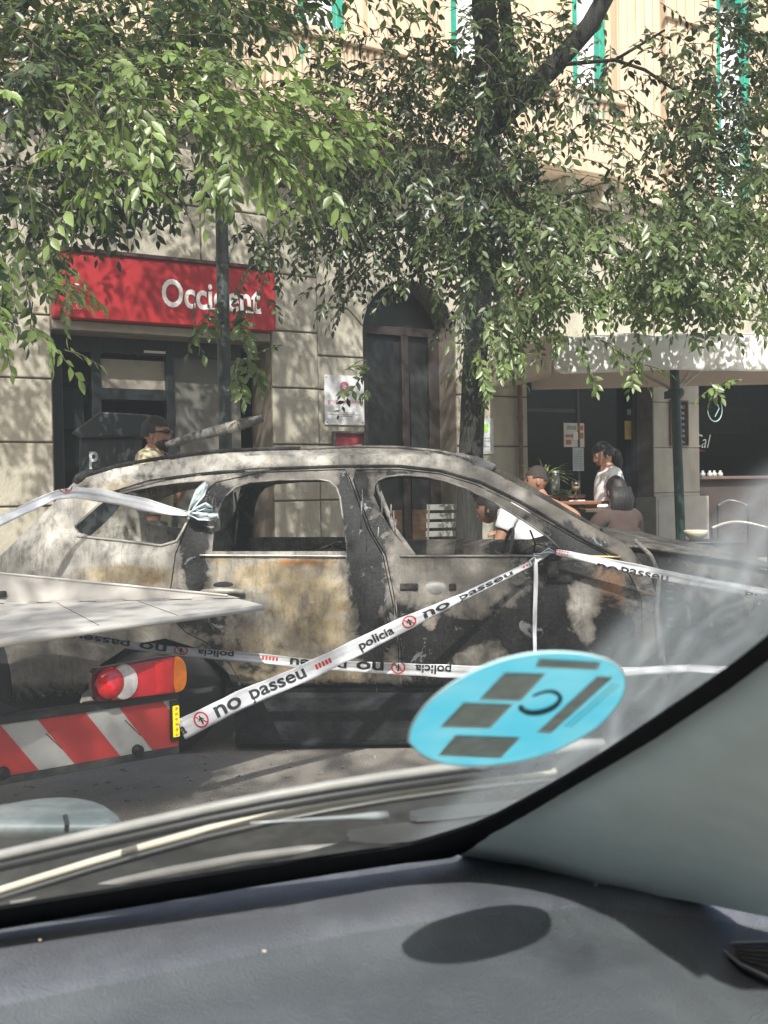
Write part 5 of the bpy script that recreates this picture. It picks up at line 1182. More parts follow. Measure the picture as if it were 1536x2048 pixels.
Mx = Matrix.Translation(loc) @ Matrix.Rotation(yaw, 4, 'Z') @ Matrix.Scale(k, 4); c = Mx @ Vector((.31, .02, 1.40)); mb = MB(); mb.box(c, (.012, .075, .15)); mb.build('case', mat('phone_grey', (.35, .34, .34), .5), ph, bevel=.004)
mb = MB(); mb.box(c + Vector((-.0075, 0, 0)), (.002, .066, .14)); mb.build('screen', M_black, ph)
# woman in white tee, head bowed over her phone
J = stand(hal=(.27, .05, 1.17), har=(.25, -.04, 1.14), ell=(.05, .22, 1.10), elr=(.03, -.22, 1.10), head=(.055, 0, 1.63))
yaw = R(185); loc, hz = place(J, yaw, 1207, 910, 9.3); k = hz / J['head'][2]; loc, _ = place(J, yaw, 1207, 910, 9.3, k)
def hairw(mb):
    cap(mb, low=-.045, front=.05); mb.tube([Vector((-.09, 0, .03)), Vector((-.125, 0, -.03)), Vector((-.12, 0, -.12)), Vector((-.10, 0, -.19))], [.03, .04, .035, .012], 10)
def ex(rt, M, HR, J):
    mb = MB(); mb.ell(Vector((.13, 0, 1.27)), (.012, .055, .05)); mesh_obj('shirt_print', [M @ v for v in mb.V], mb.F, mat('print_tan', (.5, .44, .36), .9), rt, smooth=True)
person('woman in white t-shirt standing with head bowed over her phone', loc, yaw, J, M_skin, M_teewhite, M_denim, M_hair, hairw, k=k, headpitch=R(22), extra=ex)
Mx = Matrix.Translation(loc) @ Matrix.Rotation(yaw, 4, 'Z') @ Matrix.Scale(k, 4); c = Mx @ Vector((.33, .02, 1.20)); ph = empty('phone', c, 'white phone in the hands of the woman in white', 'phone'); mb = MB(); mb.box(c, (.14, .07, .010)); mb.build('case', M_white, ph, bevel=.003); mb = MB(); mb.box(c + Vector((0, 0, .006)), (.13, .062, .002)); mb.build('screen', M_black, ph)
def seated(label, px, py, Y, yaw, hd_z=.81, lean=0, **kw):
    t = W(px, py, Y); lz = t.z - PZ; seat = lz - hd_z + .18 * lean
    J = sit(seat, lean, **{a: b(seat) for a, b in kw.pop('JJ', {}).items()}); loc, _ = place(J, yaw, px, py, Y)
    rt = person(label, loc, yaw, J, **kw); return rt, loc, seat
def chair(label, loc, yaw, seat, m, back_h=.42, group='cafe terrace chairs', metal=M_blackframe):
    o = empty('chair', loc, label, 'chair', group); Mx = Matrix.Translation(loc) @ Matrix.Rotation(yaw, 4, 'Z')
    T = lambda p: Mx @ Vector(p)
    def part(name, mb, m_): return mesh_obj(name, [Mx @ v for v in mb.V], mb.F, m_, o, bevel=.004)
    mb = MB(); mb.box((.06, 0, seat), (.42, .42, .03)); part('seat', mb, m)
    mb = MB()
    for i in range(4): mb.box((-.16 - .02 * i, 0, seat + .14 + .085 * i), (.02, .40, .055))
    part('backrest', mb, m)
    for x, y in ((-.13, .18), (-.13, -.18), (.25, .18), (.25, -.18)):
        mb = MB(); mb.tube([(x, y, 0.002), (x, y, seat - .01)] + ([(x - .1, y, seat + back_h)] if x < 0 else []), .012, 8); part('leg', mb, metal)
    return o
# boy in black vest, facing left with arm on the chair back
rt, l, st = seated('boy with short dark hair in black vest sitting sideways, arm over the chair back', 1074, 962, 9.0, R(176), skin=M_skin2, top_m=mat('black_vest', (.015, .015, .017), .8), leg_m=M_denim, hair_m=M_hair2, hairfn=lambda mb: cap(mb, low=.0, thick=1.045, front=.05), sleeve=0,
                   JJ=dict(ell=lambda s: (-.16, .26, s + .53), hal=lambda s: (-.27, .24, s + .32), shl=lambda s: (.04, .19, s + .62)))
chair('dark wooden chair under the boy in the black vest', l, R(176), st, M_wood)
# man in white t-shirt, back to us, bent forward
rt, l, st = seated('man in white t-shirt hunched on a chair with his back turned', 980, 1016, 7.95, R(160), hd_z=.64, JJ=dict(head=lambda s: (.47, 0, s + .64), neck=lambda s: (.36, 0, s + .62), shl=lambda s: (.28, .20, s + .60), shr=lambda s: (.28, -.20, s + .60), chest=lambda s: (.17, 0, s + .43), ell=lambda s: (.36, .27, s + .34), elr=lambda s: (.36, -.27, s + .34), hal=lambda s: (.55, .12, s + .32), har=lambda s: (.55, -.12, s + .32)), skin=M_skin2, top_m=M_teewhite, leg_m=M_denim, hair_m=M_hair, hairfn=lambda mb: cap(mb, low=-.085, thick=1.07, front=.02), sleeve=.5, k=1.0)
chair('dark metal chair under the hunched man in white', l, R(160), st, M_black)
# dark haired woman in brown, back to us
def hairl(mb):
    cap(mb, low=-.08, thick=1.05, front=.03)
    for k in range(9): a_ = -1.2 + .3 * k; mb.tube([Vector((-.06 - .03 * math.cos(a_), .07 * math.sin(a_), .03)), Vector((-.085 - .03 * math.cos(a_), .085 * math.sin(a_), -.07)), Vector((-.07 - .03 * math.cos(a_), .08 * math.sin(a_), -.15)), Vector((-.06, .07 * math.sin(a_), -.20 - .02 * (k % 2)))], [.03, .036, .03, .008], 8)
rt, l, st = seated('woman with long dark hair in brown top sitting with her back turned', 1232, 982, 8.9, R(112), skin=M_skin2, top_m=M_brown, leg_m=M_brown, hair_m=M_hair, hairfn=hairl, sleeve=.8)
chair('dark chair under the woman in brown', l, R(112), st, M_black)

# ------------------------------------------------------------------ terrace tables and what stands on them
def table(label, c, top_z, sx, sy, m, group='cafe tables'):
    o = empty('table', Vector((c.x, c.y, PZ)), label, 'table', group)
    mb = MB(); mb.box((c.x, c.y, top_z - .015), (sx, sy, .03)); mb.build('tabletop', m, o, bevel=.005)
    mb = MB(); mb.tube([(c.x, c.y, PZ + .03), (c.x, c.y, top_z - .03)], .03, 10); mb.build('column', M_blackframe, o)
    mb = MB(); mb.box((c.x, c.y, PZ + .016), (.5, .06, .03)); mb.box((c.x, c.y, PZ + .017), (.06, .5, .0305)); mb.build('foot', M_blackframe, o)
    return o
zt_ = W(1150, 1002, 9.35).z; c = W(1140, 1002, 9.35); table('orange brown wooden cafe table beside the boy', c, zt_, .62, .5, M_orangewood)
c2 = W(1110, 996, 9.75); table('high wooden side table carrying the potted plant', c2, W(1110, 990, 9.75).z, .5, .35, M_orangewood); zt2 = W(1110, 990, 9.75).z
p = W(1088, 985, 9.75); pt = empty('potted_plant', Vector((p.x, p.y, zt2)), 'spiky light green spider plant in a dark pot behind the boy', 'plant')
mb = MB(); mb.lathe((p.x, p.y, zt2 + .002), [(.06, 0), (.085, .12), (.09, .13), (.07, .13)], 16); mb.build('pot', M_blackframe, pt)
V = []; Fc = []
for i in range(95):
    a = random.uniform(0, 2 * math.pi); L_ = random.uniform(.2, .42); up = random.uniform(.35, 1.5); q = Vector((p.x, p.y, zt2 + .12)); d = Vector((math.cos(a), math.sin(a), up)).normalized(); s_ = Vector((-math.sin(a), math.cos(a), 0)); k0 = len(V); n = 7
    for j in range(n + 1):
        wd = .009 * math.sin(math.pi * (.12 + .88 * j / n)) + .001; V += [q - s_ * wd, q + s_ * wd]; q = q + d * L_ / n; d = (d + Vector((0, 0, -.16))).normalized()
    Fc += [(k0 + 2 * j, k0 + 2 * j + 1, k0 + 2 * j + 3, k0 + 2 * j + 2) for j in range(n)]
mesh_obj('leaves', V, Fc, mat('spider_leaf', (.36, .44, .16), .5, var=.35, scale=30), pt, smooth=True)
p = W(1152, 1000, 9.3); wg = empty('wine_glass', Vector((p.x, p.y, zt_)), 'stemmed glass with amber drink on the wooden cafe table', 'glass')
mb = MB(); mb.lathe((p.x, p.y, zt_ + .001), [(.035, 0), (.034, .004), (.006, .008), (.005, .075), (.02, .09), (.040, .13), (.038, .18), (.036, .18)], 18); mb.build('glass', glass_mat('clear_glass', (.9, .92, .92), .05, .25), wg, smooth=True)
mb = MB(); mb.lathe((p.x, p.y, zt_ + .094), [(.012, 0), (.030, .022), (.036, .036)], 18); mb.build('drink', mat('beer', (.65, .42, .10), .3), wg, smooth=True)
p = W(1111, 985, 9.6); jr = empty('jar', Vector((p.x, p.y, zt2)), 'clear jar with white label beside the potted plant', 'jar'); mb = MB(); mb.lathe((p.x, p.y, zt2 + .002), [(.04, 0), (.04, .16), (.03, .18), (.03, .2)], 14); mb.build('body', mat('jar_grey', (.33, .36, .34), .2), jr, smooth=True); mb = MB(); mb.lathe((p.x, p.y, zt2 + .202), [(.033, 0), (.033, .02)], 12); mb.build('lid', M_white, jr)
p = W(1128, 1000, 9.45); hb = empty('small_plant', Vector((p.x, p.y, zt_)), 'low dark green herb pot on the cafe table', 'plant'); mb = MB(); mb.lathe((p.x, p.y, zt_ + .001), [(.03, 0), (.04, .05)], 12); mb.build('pot', M_wood, hb); mb = MB()
for i in range(60): a = random.uniform(0, 6.28); r_ = random.uniform(0, .09); mb.ell((p.x + r_ * math.cos(a), p.y + r_ * math.sin(a), zt_ + .05 + random.uniform(0, .05)), (.018, .012, .006), nu=6, nv=4)
mb.build('leaves', mat('herb', (.05, .11, .03), .6, var=.4), hb)
p = W(1207, 1010, 8.9); nk = empty('napkin', p, 'crumpled white paper napkin beside the woman in brown', 'napkin'); zt3 = p.z - .03
table('small cafe table in front of the woman in brown', W(1200, 1022, 8.95), zt3, .3, .3, M_wood)
mb = MB(); [mb.ell(Vector((p.x + random.uniform(-.03, .03), 8.9 + random.uniform(-.03, .03), zt3 + .02)), (.03, .025, .018), nu=7, nv=5) for _ in range(4)]; mb.build('paper', M_white, nk)
# dark table by the post with a cream bowl, and the pale chair hoop at right
p = W(1340, 1082, 8.6); zt4 = p.z; table('long dark table behind the car bonnet, beside the green post', p, zt4, 1.0, .5, M_blackframe)
p = W(1392, 1075, 8.6); bw = empty('bowl', Vector((p.x, p.y, zt4)), 'cream bowl on the dark table beside the green post', 'bowl'); mb = MB(); mb.lathe((p.x, p.y, zt4 + .002), [(.04, 0), (.09, .05), (.10, .08), (.09, .085), (.05, .06)], 20); mb.build('bowl_shell', mat('cream_glaze', (.55, .50, .38), .4), bw, smooth=True); mb = MB(); mb.lathe((p.x, p.y, zt4 + .05), [(.07, 0), (.05, .02), (.01, .03)], 14); mb.build('food', mat('food_brown', (.28, .17, .09), .8), bw, smooth=True)
def hoop_chair(px0, px1, py, Y, label, m):
    a = W(px0, py, Y); b = W(px1, py, Y); o = empty('chair', Vector(((a.x + b.x) / 2, Y, PZ)), label, 'chair', 'cafe terrace chairs')
    P = [a.lerp(b, t) + Vector((0, .08 * math.sin(math.pi * t), .05 * math.sin(math.pi * t))) for t in [i / 12 for i in range(13)]]
    mb = MB(); mb.tube(P, .012, 8); mb.build('back_hoop', m, o, smooth=True)
    mb = MB(); c = (a + b) / 2; mb.lathe((c.x, c.y + .15, PZ + .45), [(.2, 0), (.2, .03)], 18); mb.build('seat', m, o)
    for q in (P[0], P[12], P[3] + Vector((0, .3, 0)), P[9] + Vector((0, .3, 0))):
        mb = MB(); mb.tube([Vector((q.x, q.y, PZ + .002)), Vector((q.x, q.y, q.z if q in (P[0], P[12]) else PZ + .45))], .011, 7); mb.build('leg', M_blackframe, o)
hoop_chair(1424, 1536, 1056, 8.8, 'pale chair with curved back rail right of the cream bowl', mat('pale_metal', (.42, .40, .34), .4, metal=.3))
hoop_chair(1436, 1496, 1012, 9.6, 'thin steel chair back in front of the cafe window base', mat('steel', (.16, .17, .17), .4, metal=.4))
# white slatted chair by the tree
p = W(884, 1020, 10.2); o = chair('pale slatted chair standing behind the tree trunk, seen through the car window', Vector((p.x, 10.2, PZ)), R(100), W(884, 1060, 10.2).z - PZ - .17, mat('white_slats', (.22, .22, .2), .7), metal=mat('white_legs', (.16, .16, .15), .6))
# ------------------------------------------------------------------ trees
def leaves_mesh(name, sprays, leafL, m, parent):
    """sprays: list of (origin, direction, length, nleaves). Every leaf is a small folded blade on a drooping twig."""
    V = []; Fq = []; tone = []; tw = MB()
    base = 0; AV = []; AT = []
    for (o, d, L_, n, tn) in sprays:
        o = np.array(o, float); d = np.array(d, float); d /= np.linalg.norm(d); P = [o.copy()]; q = o.copy(); dd = d.copy()
        for i in range(n): q = q + dd * L_ / n; dd = dd + np.array([rng.normal(0, .05), rng.normal(0, .05), -.07]); dd /= np.linalg.norm(dd); P.append(q.copy())
        P = np.array(P); tw.tube([Vector(P[i]) for i in range(0, n + 1, 3)] + [Vector(P[-1])], [.004 * (1 - .7 * i / (n + 1)) for i in range(0, n + 1, 3)] + [.0012], 4, False)
        T_ = np.gradient(P, axis=0); T_ /= np.linalg.norm(T_, axis=1)[:, None]
        up = np.array([rng.normal(0, .35), rng.normal(0, .35), 1.0]); up /= np.linalg.norm(up)
        side = np.cross(T_, up); side /= np.linalg.norm(side, axis=1)[:, None] + 1e-9; nor = np.cross(side, T_)
        idx = np.arange(1, n + 1); sg = np.where(idx % 2 == 0, 1.0, -1.0)[:, None]; p = P[idx]; t = T_[idx]; s = side[idx] * sg; nn = nor[idx]
        if True:
            ld = t * rng.uniform(.35, .75, (n, 1)) + s * rng.uniform(.6, 1.0, (n, 1)) + np.array([0, 0, -1]) * rng.uniform(.05, .55, (n, 1)); ld[-1] = t[-1] + [0, 0, -.3]
            ld /= np.linalg.norm(ld, axis=1)[:, None]; ln = nn + rng.normal(0, .28, (n, 3)); ln -= ld * (ln * ld).sum(1)[:, None]; ln /= np.linalg.norm(ln, axis=1)[:, None]; ls = np.cross(ld, ln)
            size = leafL * rng.uniform(.58, 1.22, (n, 1)) * (1 - .25 * (idx / n)[:, None]); wd = size * rng.uniform(.40, .50, (n, 1))
            b = p; tip = b + ld * size - ln * size * .12; mid = b + ld * size * .48 - ln * size * .05
            m1 = b + ld * size * .28 - ln * size * .02
            L1 = m1 + ls * wd * .40 + ln * wd * .14; R1 = m1 - ls * wd * .40 + ln * wd * .14
            L2 = mid + ls * wd * .5 + ln * wd * .16; R2 = mid - ls * wd * .5 + ln * wd * .16
            q3 = b + ld * size * .76 - ln * size * .08; L3 = q3 + ls * wd * .30 + ln * wd * .08; R3 = q3 - ls * wd * .30 + ln * wd * .08
            AV.append(np.stack([b, L1, L2, L3, tip, R3, R2, R1, mid], 1)); AT.append(np.clip(tn + rng.normal(0, .16, n), 0, 1))  # cluster tone paints sunlit and shaded foliage, plus random leaf variation
    A = np.concatenate(AV); Tn = np.concatenate(AT); N = len(A); A = A.reshape(-1, 3)
    tri = np.array([[0, 1, 8], [1, 2, 8], [2, 3, 8], [3, 4, 8], [4, 5, 8], [5, 6, 8], [6, 7, 8], [7, 0, 8]]); Fc = (tri[None] + 9 * np.arange(N)[:, None, None]).reshape(-1, 3)
    off = np.array(root_loc(parent)); me = bpy.data.meshes.new(name); me.vertices.add(len(A)); me.vertices.foreach_set('co', (A - off).ravel())
    me.loops.add(len(Fc) * 3); me.loops.foreach_set('vertex_index', Fc.ravel()); me.polygons.add(len(Fc)); me.polygons.foreach_set('loop_start', np.arange(len(Fc)) * 3); me.polygons.foreach_set('loop_total', np.full(len(Fc), 3)); me.update(calc_edges=True)
    at = me.attributes.new('tone', 'FLOAT', 'POINT'); at.data.foreach_set('value', np.repeat(Tn, 9)); me.materials.append(m)
    o = bpy.data.objects.new(name, me); COL.objects.link(o); o.parent = parent
    tw.build('twig', mat('twig', (.10, .085, .05), .8, var=.2), parent)
    print(name, N, 'leaves')
    return o
def cloud(specs, Lr=(.28, .6), outx=0):
    S = []
    for (px, py, rx, ry, n, Y0, Y1, dx, dz, tn) in specs:
        for _ in range(n):
            while True:
                a, b = rng.uniform(-1, 1, 2)
                if a * a + b * b < 1: break
            Y = rng.uniform(Y0, Y1); p = W(px + a * rx, py + b * ry, Y); th = rng.uniform(-1, 1)
            d = (dx + rng.normal(0, .55), rng.normal(-.35, .5), dz + rng.normal(0, .35)); L_ = rng.uniform(*Lr)
            S.append((p, d, L_, int(L_ / .038), tn))
    return S
# --- tree on the left, trunk just outside the picture, its boughs hang in front of the bank
tl = empty('street_tree', (-3.1, 7.7, PZ), 'leafy street tree with bright drooping sprays at upper left in front of the bank', 'tree')
near = [(408, 665, 38, 22, 7, 6.6, 7.3, .1, -.6, .2), (470, 680, 30, 25, 4, 6.8, 7.4, .1, -.8, .3), (260, 430, 90, 50, 40, 6.8, 7.6, .2, -.4, .0), (100, 430, 110, 60, 70, 6.8, 7.8, .2, -.4, .0), (200, 130, 240, 120, 120, 7.0, 8.2, .3, -.2, .05), (120, 90, 220, 130, 120, 5.9, 7.4, .3, -.1, .35), (330, 60, 200, 110, 110, 5.9, 7.6, .4, -.1, .35), (60, 300, 140, 200, 120, 6.2, 7.8, .3, -.3, .25), (330, 190, 200, 90, 120, 5.6, 6.8, .6, -.2, .62),
        (250, 300, 170, 110, 95, 5.6, 6.6, .5, -.45, .6), (500, 230, 150, 100, 80, 5.5, 6.4, .8, -.15, .75), (600, 300, 120, 50, 30, 5.5, 6.3, 1.1, -.25, .85), (560, 350, 110, 60, 22, 5.6, 6.4, .9, -.6, .7), (440, 330, 90, 60, 24, 5.6, 6.4, .2, -1., .65),
        (300, 400, 90, 60, 42, 6.3, 7.2, .2, -.6, .12), (120, 430, 120, 70, 55, 6.3, 7.4, .2, -.5, .2), (60, 540, 90, 70, 42, 6.2, 7.2, .1, -.9, .3), (20, 640, 50, 60, 14, 6.1, 7.0, .1, -1., .35), (130, 590, 60, 40, 9, 6.1, 6.9, .3, -.7, .45),
        (470, 60, 150, 60, 55, 6.4, 7.8, .5, 0, .3), (30, 120, 120, 160, 90, 6.5, 8.2, .2, -.1, .2), (200, 200, 220, 160, 90, 6.8, 8.2, .2, -.3, .12), (0, 640, 40, 70, 8, 6.6, 7.2, 0, -1., .3)]
near = [(a, b - (55 if b > 250 else 20), c, d, int(n * .66), Ya, Yb, dx, dz, tn * (.35 if b < 160 else .9)) for a, b, c, d, n, Ya, Yb, dx, dz, tn in near]  # lower tone for the top clusters: foliage shade put into leaf colour
S = cloud(near, (.22, .44))
# long named sprays, sunlight put into their brighter leaf tone
def spray_path(pts, Y, tn, dense=1.0, side=.13):
    out = []; P = [W(x, y, Y - .12 * i / len(pts)) for i, (x, y) in enumerate(pts)]
    tot = sum((P[i + 1] - P[i]).length for i in range(len(P) - 1)); out.append((P[0], P[1] - P[0], tot, int(tot / .038), tn))
    for i in range(len(P) - 1):
        n = max(1, int((P[i + 1] - P[i]).length / .09 * dense))
        for j in range(n):
            p = P[i].lerp(P[i + 1], j / n); d = (P[i + 1] - P[i]).normalized(); s_ = 1 if j % 2 else -1
            out.append((p, d + Vector((rng.normal(0, .3), rng.normal(-.2, .3), -.45 * s_ - .35)), rng.uniform(side * .9, side * 2.2), 6, tn + rng.normal(0, .08)))
    return out
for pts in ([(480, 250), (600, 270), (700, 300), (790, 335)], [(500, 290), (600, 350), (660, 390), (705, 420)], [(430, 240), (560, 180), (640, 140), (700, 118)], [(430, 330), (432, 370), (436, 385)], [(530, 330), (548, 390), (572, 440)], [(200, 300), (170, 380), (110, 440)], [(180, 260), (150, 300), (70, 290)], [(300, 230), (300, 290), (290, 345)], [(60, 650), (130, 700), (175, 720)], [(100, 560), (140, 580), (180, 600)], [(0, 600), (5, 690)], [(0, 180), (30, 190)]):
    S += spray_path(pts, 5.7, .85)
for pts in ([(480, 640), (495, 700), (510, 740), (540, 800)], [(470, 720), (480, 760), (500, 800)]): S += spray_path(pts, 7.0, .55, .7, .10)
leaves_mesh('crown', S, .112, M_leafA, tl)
# --- tree on the right with its trunk behind the car
trr = empty('street_tree', W(940, 1080, 9.2), 'large street tree with forked dark trunk between the arched doorway and the cafe', 'tree'); trr.location.z = PZ
def P_(x, y, Y=9.2): return W(x, y, Y)
g0 = P_(938, 1000); g0.z = PZ - .05
mb = MB(); mb.tube([g0, P_(938, 1080), P_(942, 900), P_(948, 750), P_(958, 600), P_(966, 450), P_(974, 330), P_(980, 230), P_(976, 120), P_(968, 0), P_(962, -200)], [.15, .118, .112, .105, .105, .105, .11, .115, .11, .10, .09], 18)
o = mb.build('trunk', M_bark, trr, smooth=True)
dsp = o.modifiers.new('d', 'DISPLACE'); tx = bpy.data.textures.new('barktex', 'CLOUDS'); tx.noise_scale = .12; dsp.texture = tx; dsp.strength = .03
limbs = [([(985, 250), (1040, 200), (1110, 130), (1180, 50), (1240, -60)], [.10, .09, .085, .08, .07], 9.2, 9.0), ([(966, 440), (1060, 400), (1190, 380)], [.03, .022, .01], 9.2, 8.9), ([(970, 400), (900, 360), (820, 340)], [.03, .02, .01], 9.2, 8.9),
         ([(962, 520), (1060, 520), (1200, 500), (1340, 520)], [.045, .035, .025, .015], 9.2, 8.3), ([(1110, 130), (1230, 120), (1330, 60)], [.02, .015, .01], 9.1, 8.8),
         ([(1020, 180), (1018, 100), (1010, 20), (1000, -80)], [.07, .06, .055, .05], 9.1, 9.1), ([(966, 470), (880, 470), (790, 450), (700, 440)], [.04, .03, .022, .012], 9.2, 8.8), ([(1230, 120), (1290, 140), (1350, 180), (1400, 230), (1470, 330)], [.015, .014, .013, .012, .008], 8.95, 8.6)]
for pts, rr_, Ya, Yb in limbs:
    n = len(pts); Q = [W(x, y, Ya + (Yb - Ya) * i / (n - 1)) for i, (x, y) in enumerate(pts)]; mb = MB(); mb.tube(Q, rr_, 10); mb.build('branch', M_bark, trr, smooth=True)
far = [(970, 150, 60, 140, 50, 8.2, 9.1, 0, -.5, .05), (975, 400, 60, 130, 60, 8.2, 9.0, 0, -.6, .1), (1120, 120, 90, 80, 34, 8.3, 9.4, .1, -.4, .1), (1350, 300, 90, 90, 34, 8.2, 9.4, .1, -.4, .15), (850, 200, 90, 90, 40, 8.6, 10, 0, -.4, .08), (800, 545, 80, 40, 22, 8.8, 10.0, 0, -.6, .1), (740, 330, 170, 130, 130, 8.5, 10.2, -.2, -.4, .1), (680, 180, 110, 60, 50, 8.6, 10.2, -.2, -.3, .15), (860, 160, 100, 80, 50, 8.6, 10.2, .1, -.3, .2), (1450, 200, 100, 200, 110, 8.0, 9.8, .1, -.3, .12), (780, 470, 130, 40, 40, 8.7, 10.2, 0, -.5, .08), (950, 560, 55, 70, 50, 8.3, 9.4, 0, -.6, .3), (1000, 250, 60, 160, 60, 8.2, 9.2, 0, -.5, .15), (820, 380, 170, 110, 150, 8.3, 10.2, -.1, -.5, .12), (660, 430, 120, 70, 60, 8.6, 10.2, -.2, -.6, .12), (700, 250, 110, 130, 80, 8.8, 10.4, -.2, -.3, .15), (860, 250, 110, 100, 70, 8.6, 10.2, 0, -.3, .2), (800, 500, 110, 40, 26, 8.8, 10.2, 0, -.7, .1), (700, 560, 60, 50, 16, 8.8, 10.2, -.1, -.9, .1),
       (920, 60, 130, 90, 70, 8.2, 9.8, .1, -.2, .3), (1040, 90, 110, 80, 40, 8.4, 10, .1, -.2, .3), (1060, 440, 130, 80, 95, 8.2, 9.8, .2, -.5, .35), (1180, 400, 120, 60, 50, 8.2, 9.8, .3, -.4, .35), (1220, 500, 200, 80, 170, 7.9, 9.6, .1, -.5, .45), (1050, 570, 90, 70, 80, 8.0, 9.5, .0, -.8, .45),
       (1420, 495, 170, 105, 175, 7.8, 9.6, .1, -.6, .42), (1240, 575, 170, 36, 60, 7.9, 9.3, 0, -.5, .6), (1420, 585, 150, 32, 45, 7.8, 9.3, 0, -.5, .6), (1460, 330, 110, 120, 100, 8.0, 9.8, .1, -.4, .35), (1470, 120, 100, 150, 130, 8.0, 9.8, .1, -.3, .15), (1400, 420, 140, 60, 60, 8.0, 9.6, .1, -.5, .4),
       (1130, 240, 110, 90, 42, 8.2, 9.6, .2, -.4, .2), (1280, 200, 110, 160, 52, 8.2, 9.6, .2, -.4, .2), (980, 690, 50, 70, 26, 8.3, 9.2, 0, -1, .5), (1000, 330, 90, 90, 50, 8.4, 9.8, 0, -.5, .25), (780, 80, 90, 90, 30, 8.8, 10.2, 0, -.3, .25), (640, 60, 90, 60, 18, 8.8, 10.2, 0, -.3, .2),
       (560, 470, 80, 60, 22, 8.8, 10.0, -.2, -.7, .12), (500, 560, 50, 60, 6, 8.8, 9.6, 0, -.8, .15), (930, 460, 80, 70, 45, 8.2, 9.4, 0, -.6, .3), (1330, 60, 70, 60, 12, 8.4, 9.6, .2, -.3, .2), (930, 640, 30, 50, 8, 8.8, 9.8, 0, -.9, .1)]
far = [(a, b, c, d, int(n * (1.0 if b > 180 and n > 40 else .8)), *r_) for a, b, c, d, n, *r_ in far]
S = cloud(far, (.22, .48))
for pts in ([(970, 640), (985, 680), (1000, 720), (1010, 740)], [(1010, 640), (1020, 690), (1000, 740)], [(1160, 680), (1180, 740), (1190, 770)], [(1300, 690), (1260, 740), (1240, 780)], [(1040, 700), (1050, 750)], [(960, 700), (965, 760), (962, 800)], [(690, 740), (720, 720)], [(1200, 680), (1290, 730), (1330, 745)], [(1480, 760), (1420, 765), (1430, 800)], [(1380, 660), (1400, 700)], [(1120, 660), (1110, 700)]):
    S += spray_path(pts, 8.3, .75, .9, .10)
for pts in ([(740, 735), (700, 775), (650, 800)], [(735, 780), (725, 800)], [(690, 560), (655, 600), (640, 620)], [(560, 690), (520, 700)]): S += spray_path(pts, 8.8, .1, .5, .08)
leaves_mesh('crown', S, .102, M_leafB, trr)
# upper crowns, above the picture: they shade the street and the ground floor
def upper(parent, cx, cy, cz, rx, ry, rz, n, m):
    S = []
    for _ in range(n):
        v = rng.normal(0, 1, 3); v /= np.linalg.norm(v); v *= rng.uniform(.35, 1) ** .5; p = Vector((cx + v[0] * rx, cy + v[1] * ry, cz + v[2] * rz)); S.append((p, (v[0] + rng.normal(0, .3), v[1] + rng.normal(0, .3), rng.normal(-.2, .3)), rng.uniform(.5, .9), 9, .3))
    return leaves_mesh('upper_crown', S, .15, m, parent)
mb = MB(); mb.tube([(-3.1, 7.9, PZ), (-3.05, 7.8, 2.5), (-2.9, 7.6, 4.6), (-2.4, 7.2, 7)], [.17, .14, .12, .08], 14); mb.build('trunk', M_bark, tl, smooth=True)
for q in ([(-2.95, 7.65, 4.2), (-2.2, 7.0, 4.9), (-1.2, 6.4, 4.6)], [(-3.0, 7.7, 3.8), (-2.2, 6.9, 4.2), (-1.7, 6.4, 3.9)], [(-2.8, 7.5, 5), (-1.5, 6.9, 5.6), (-.5, 6.4, 5.4)]):
    mb = MB(); mb.tube(q, [.06, .04, .018], 8); mb.build('branch', M_bark, tl, smooth=True)

upper(tl, -2.4, 8.6, 7.0, 3.6, 2.2, 1.8, 900, M_leafA)
upper(trr, 2.0, 8.5, 7.6, 4.6, 2.1, 1.7, 720, M_leafB)
ov = empty('street_tree', (6.2, -1.5, 0), 'unseen street tree behind the point of view, added to shade the burnt car', 'tree')  # tree out of view, added so its crown shades the burnt car
mb = MB(); mb.tube([(6.2, -1.5, 0), (6.1, -1.4, 2.5), (5.2, -1, 5), (3.8, -.4, 7)], [.2, .17, .13, .08], 12); mb.build('trunk', M_bark, ov, smooth=True)
upper(ov, .4, -1.4, 7.25, 4.8, 2.2, 1.35, 1350, M_leafB)
# ------------------------------------------------------------------ the vehicle the photo is taken from
GP0 = Vector((.066, 1.05, 1.02)); GB = Vector((.935, .354, 0)).normalized(); GPi = Vector((.354, -.935, .60)).normalized(); GN = GPi.cross(GB).normalized()
if GN.z < 0: GN = -GN         # points out of the car
def GL(px, py, off=0): return PL(px, py, GP0, GN, off)
own = empty('parked_van', Vector((0, .9, 0)), 'grey dashboard, windscreen edge and pillar trim of the vehicle in the foreground', 'van')
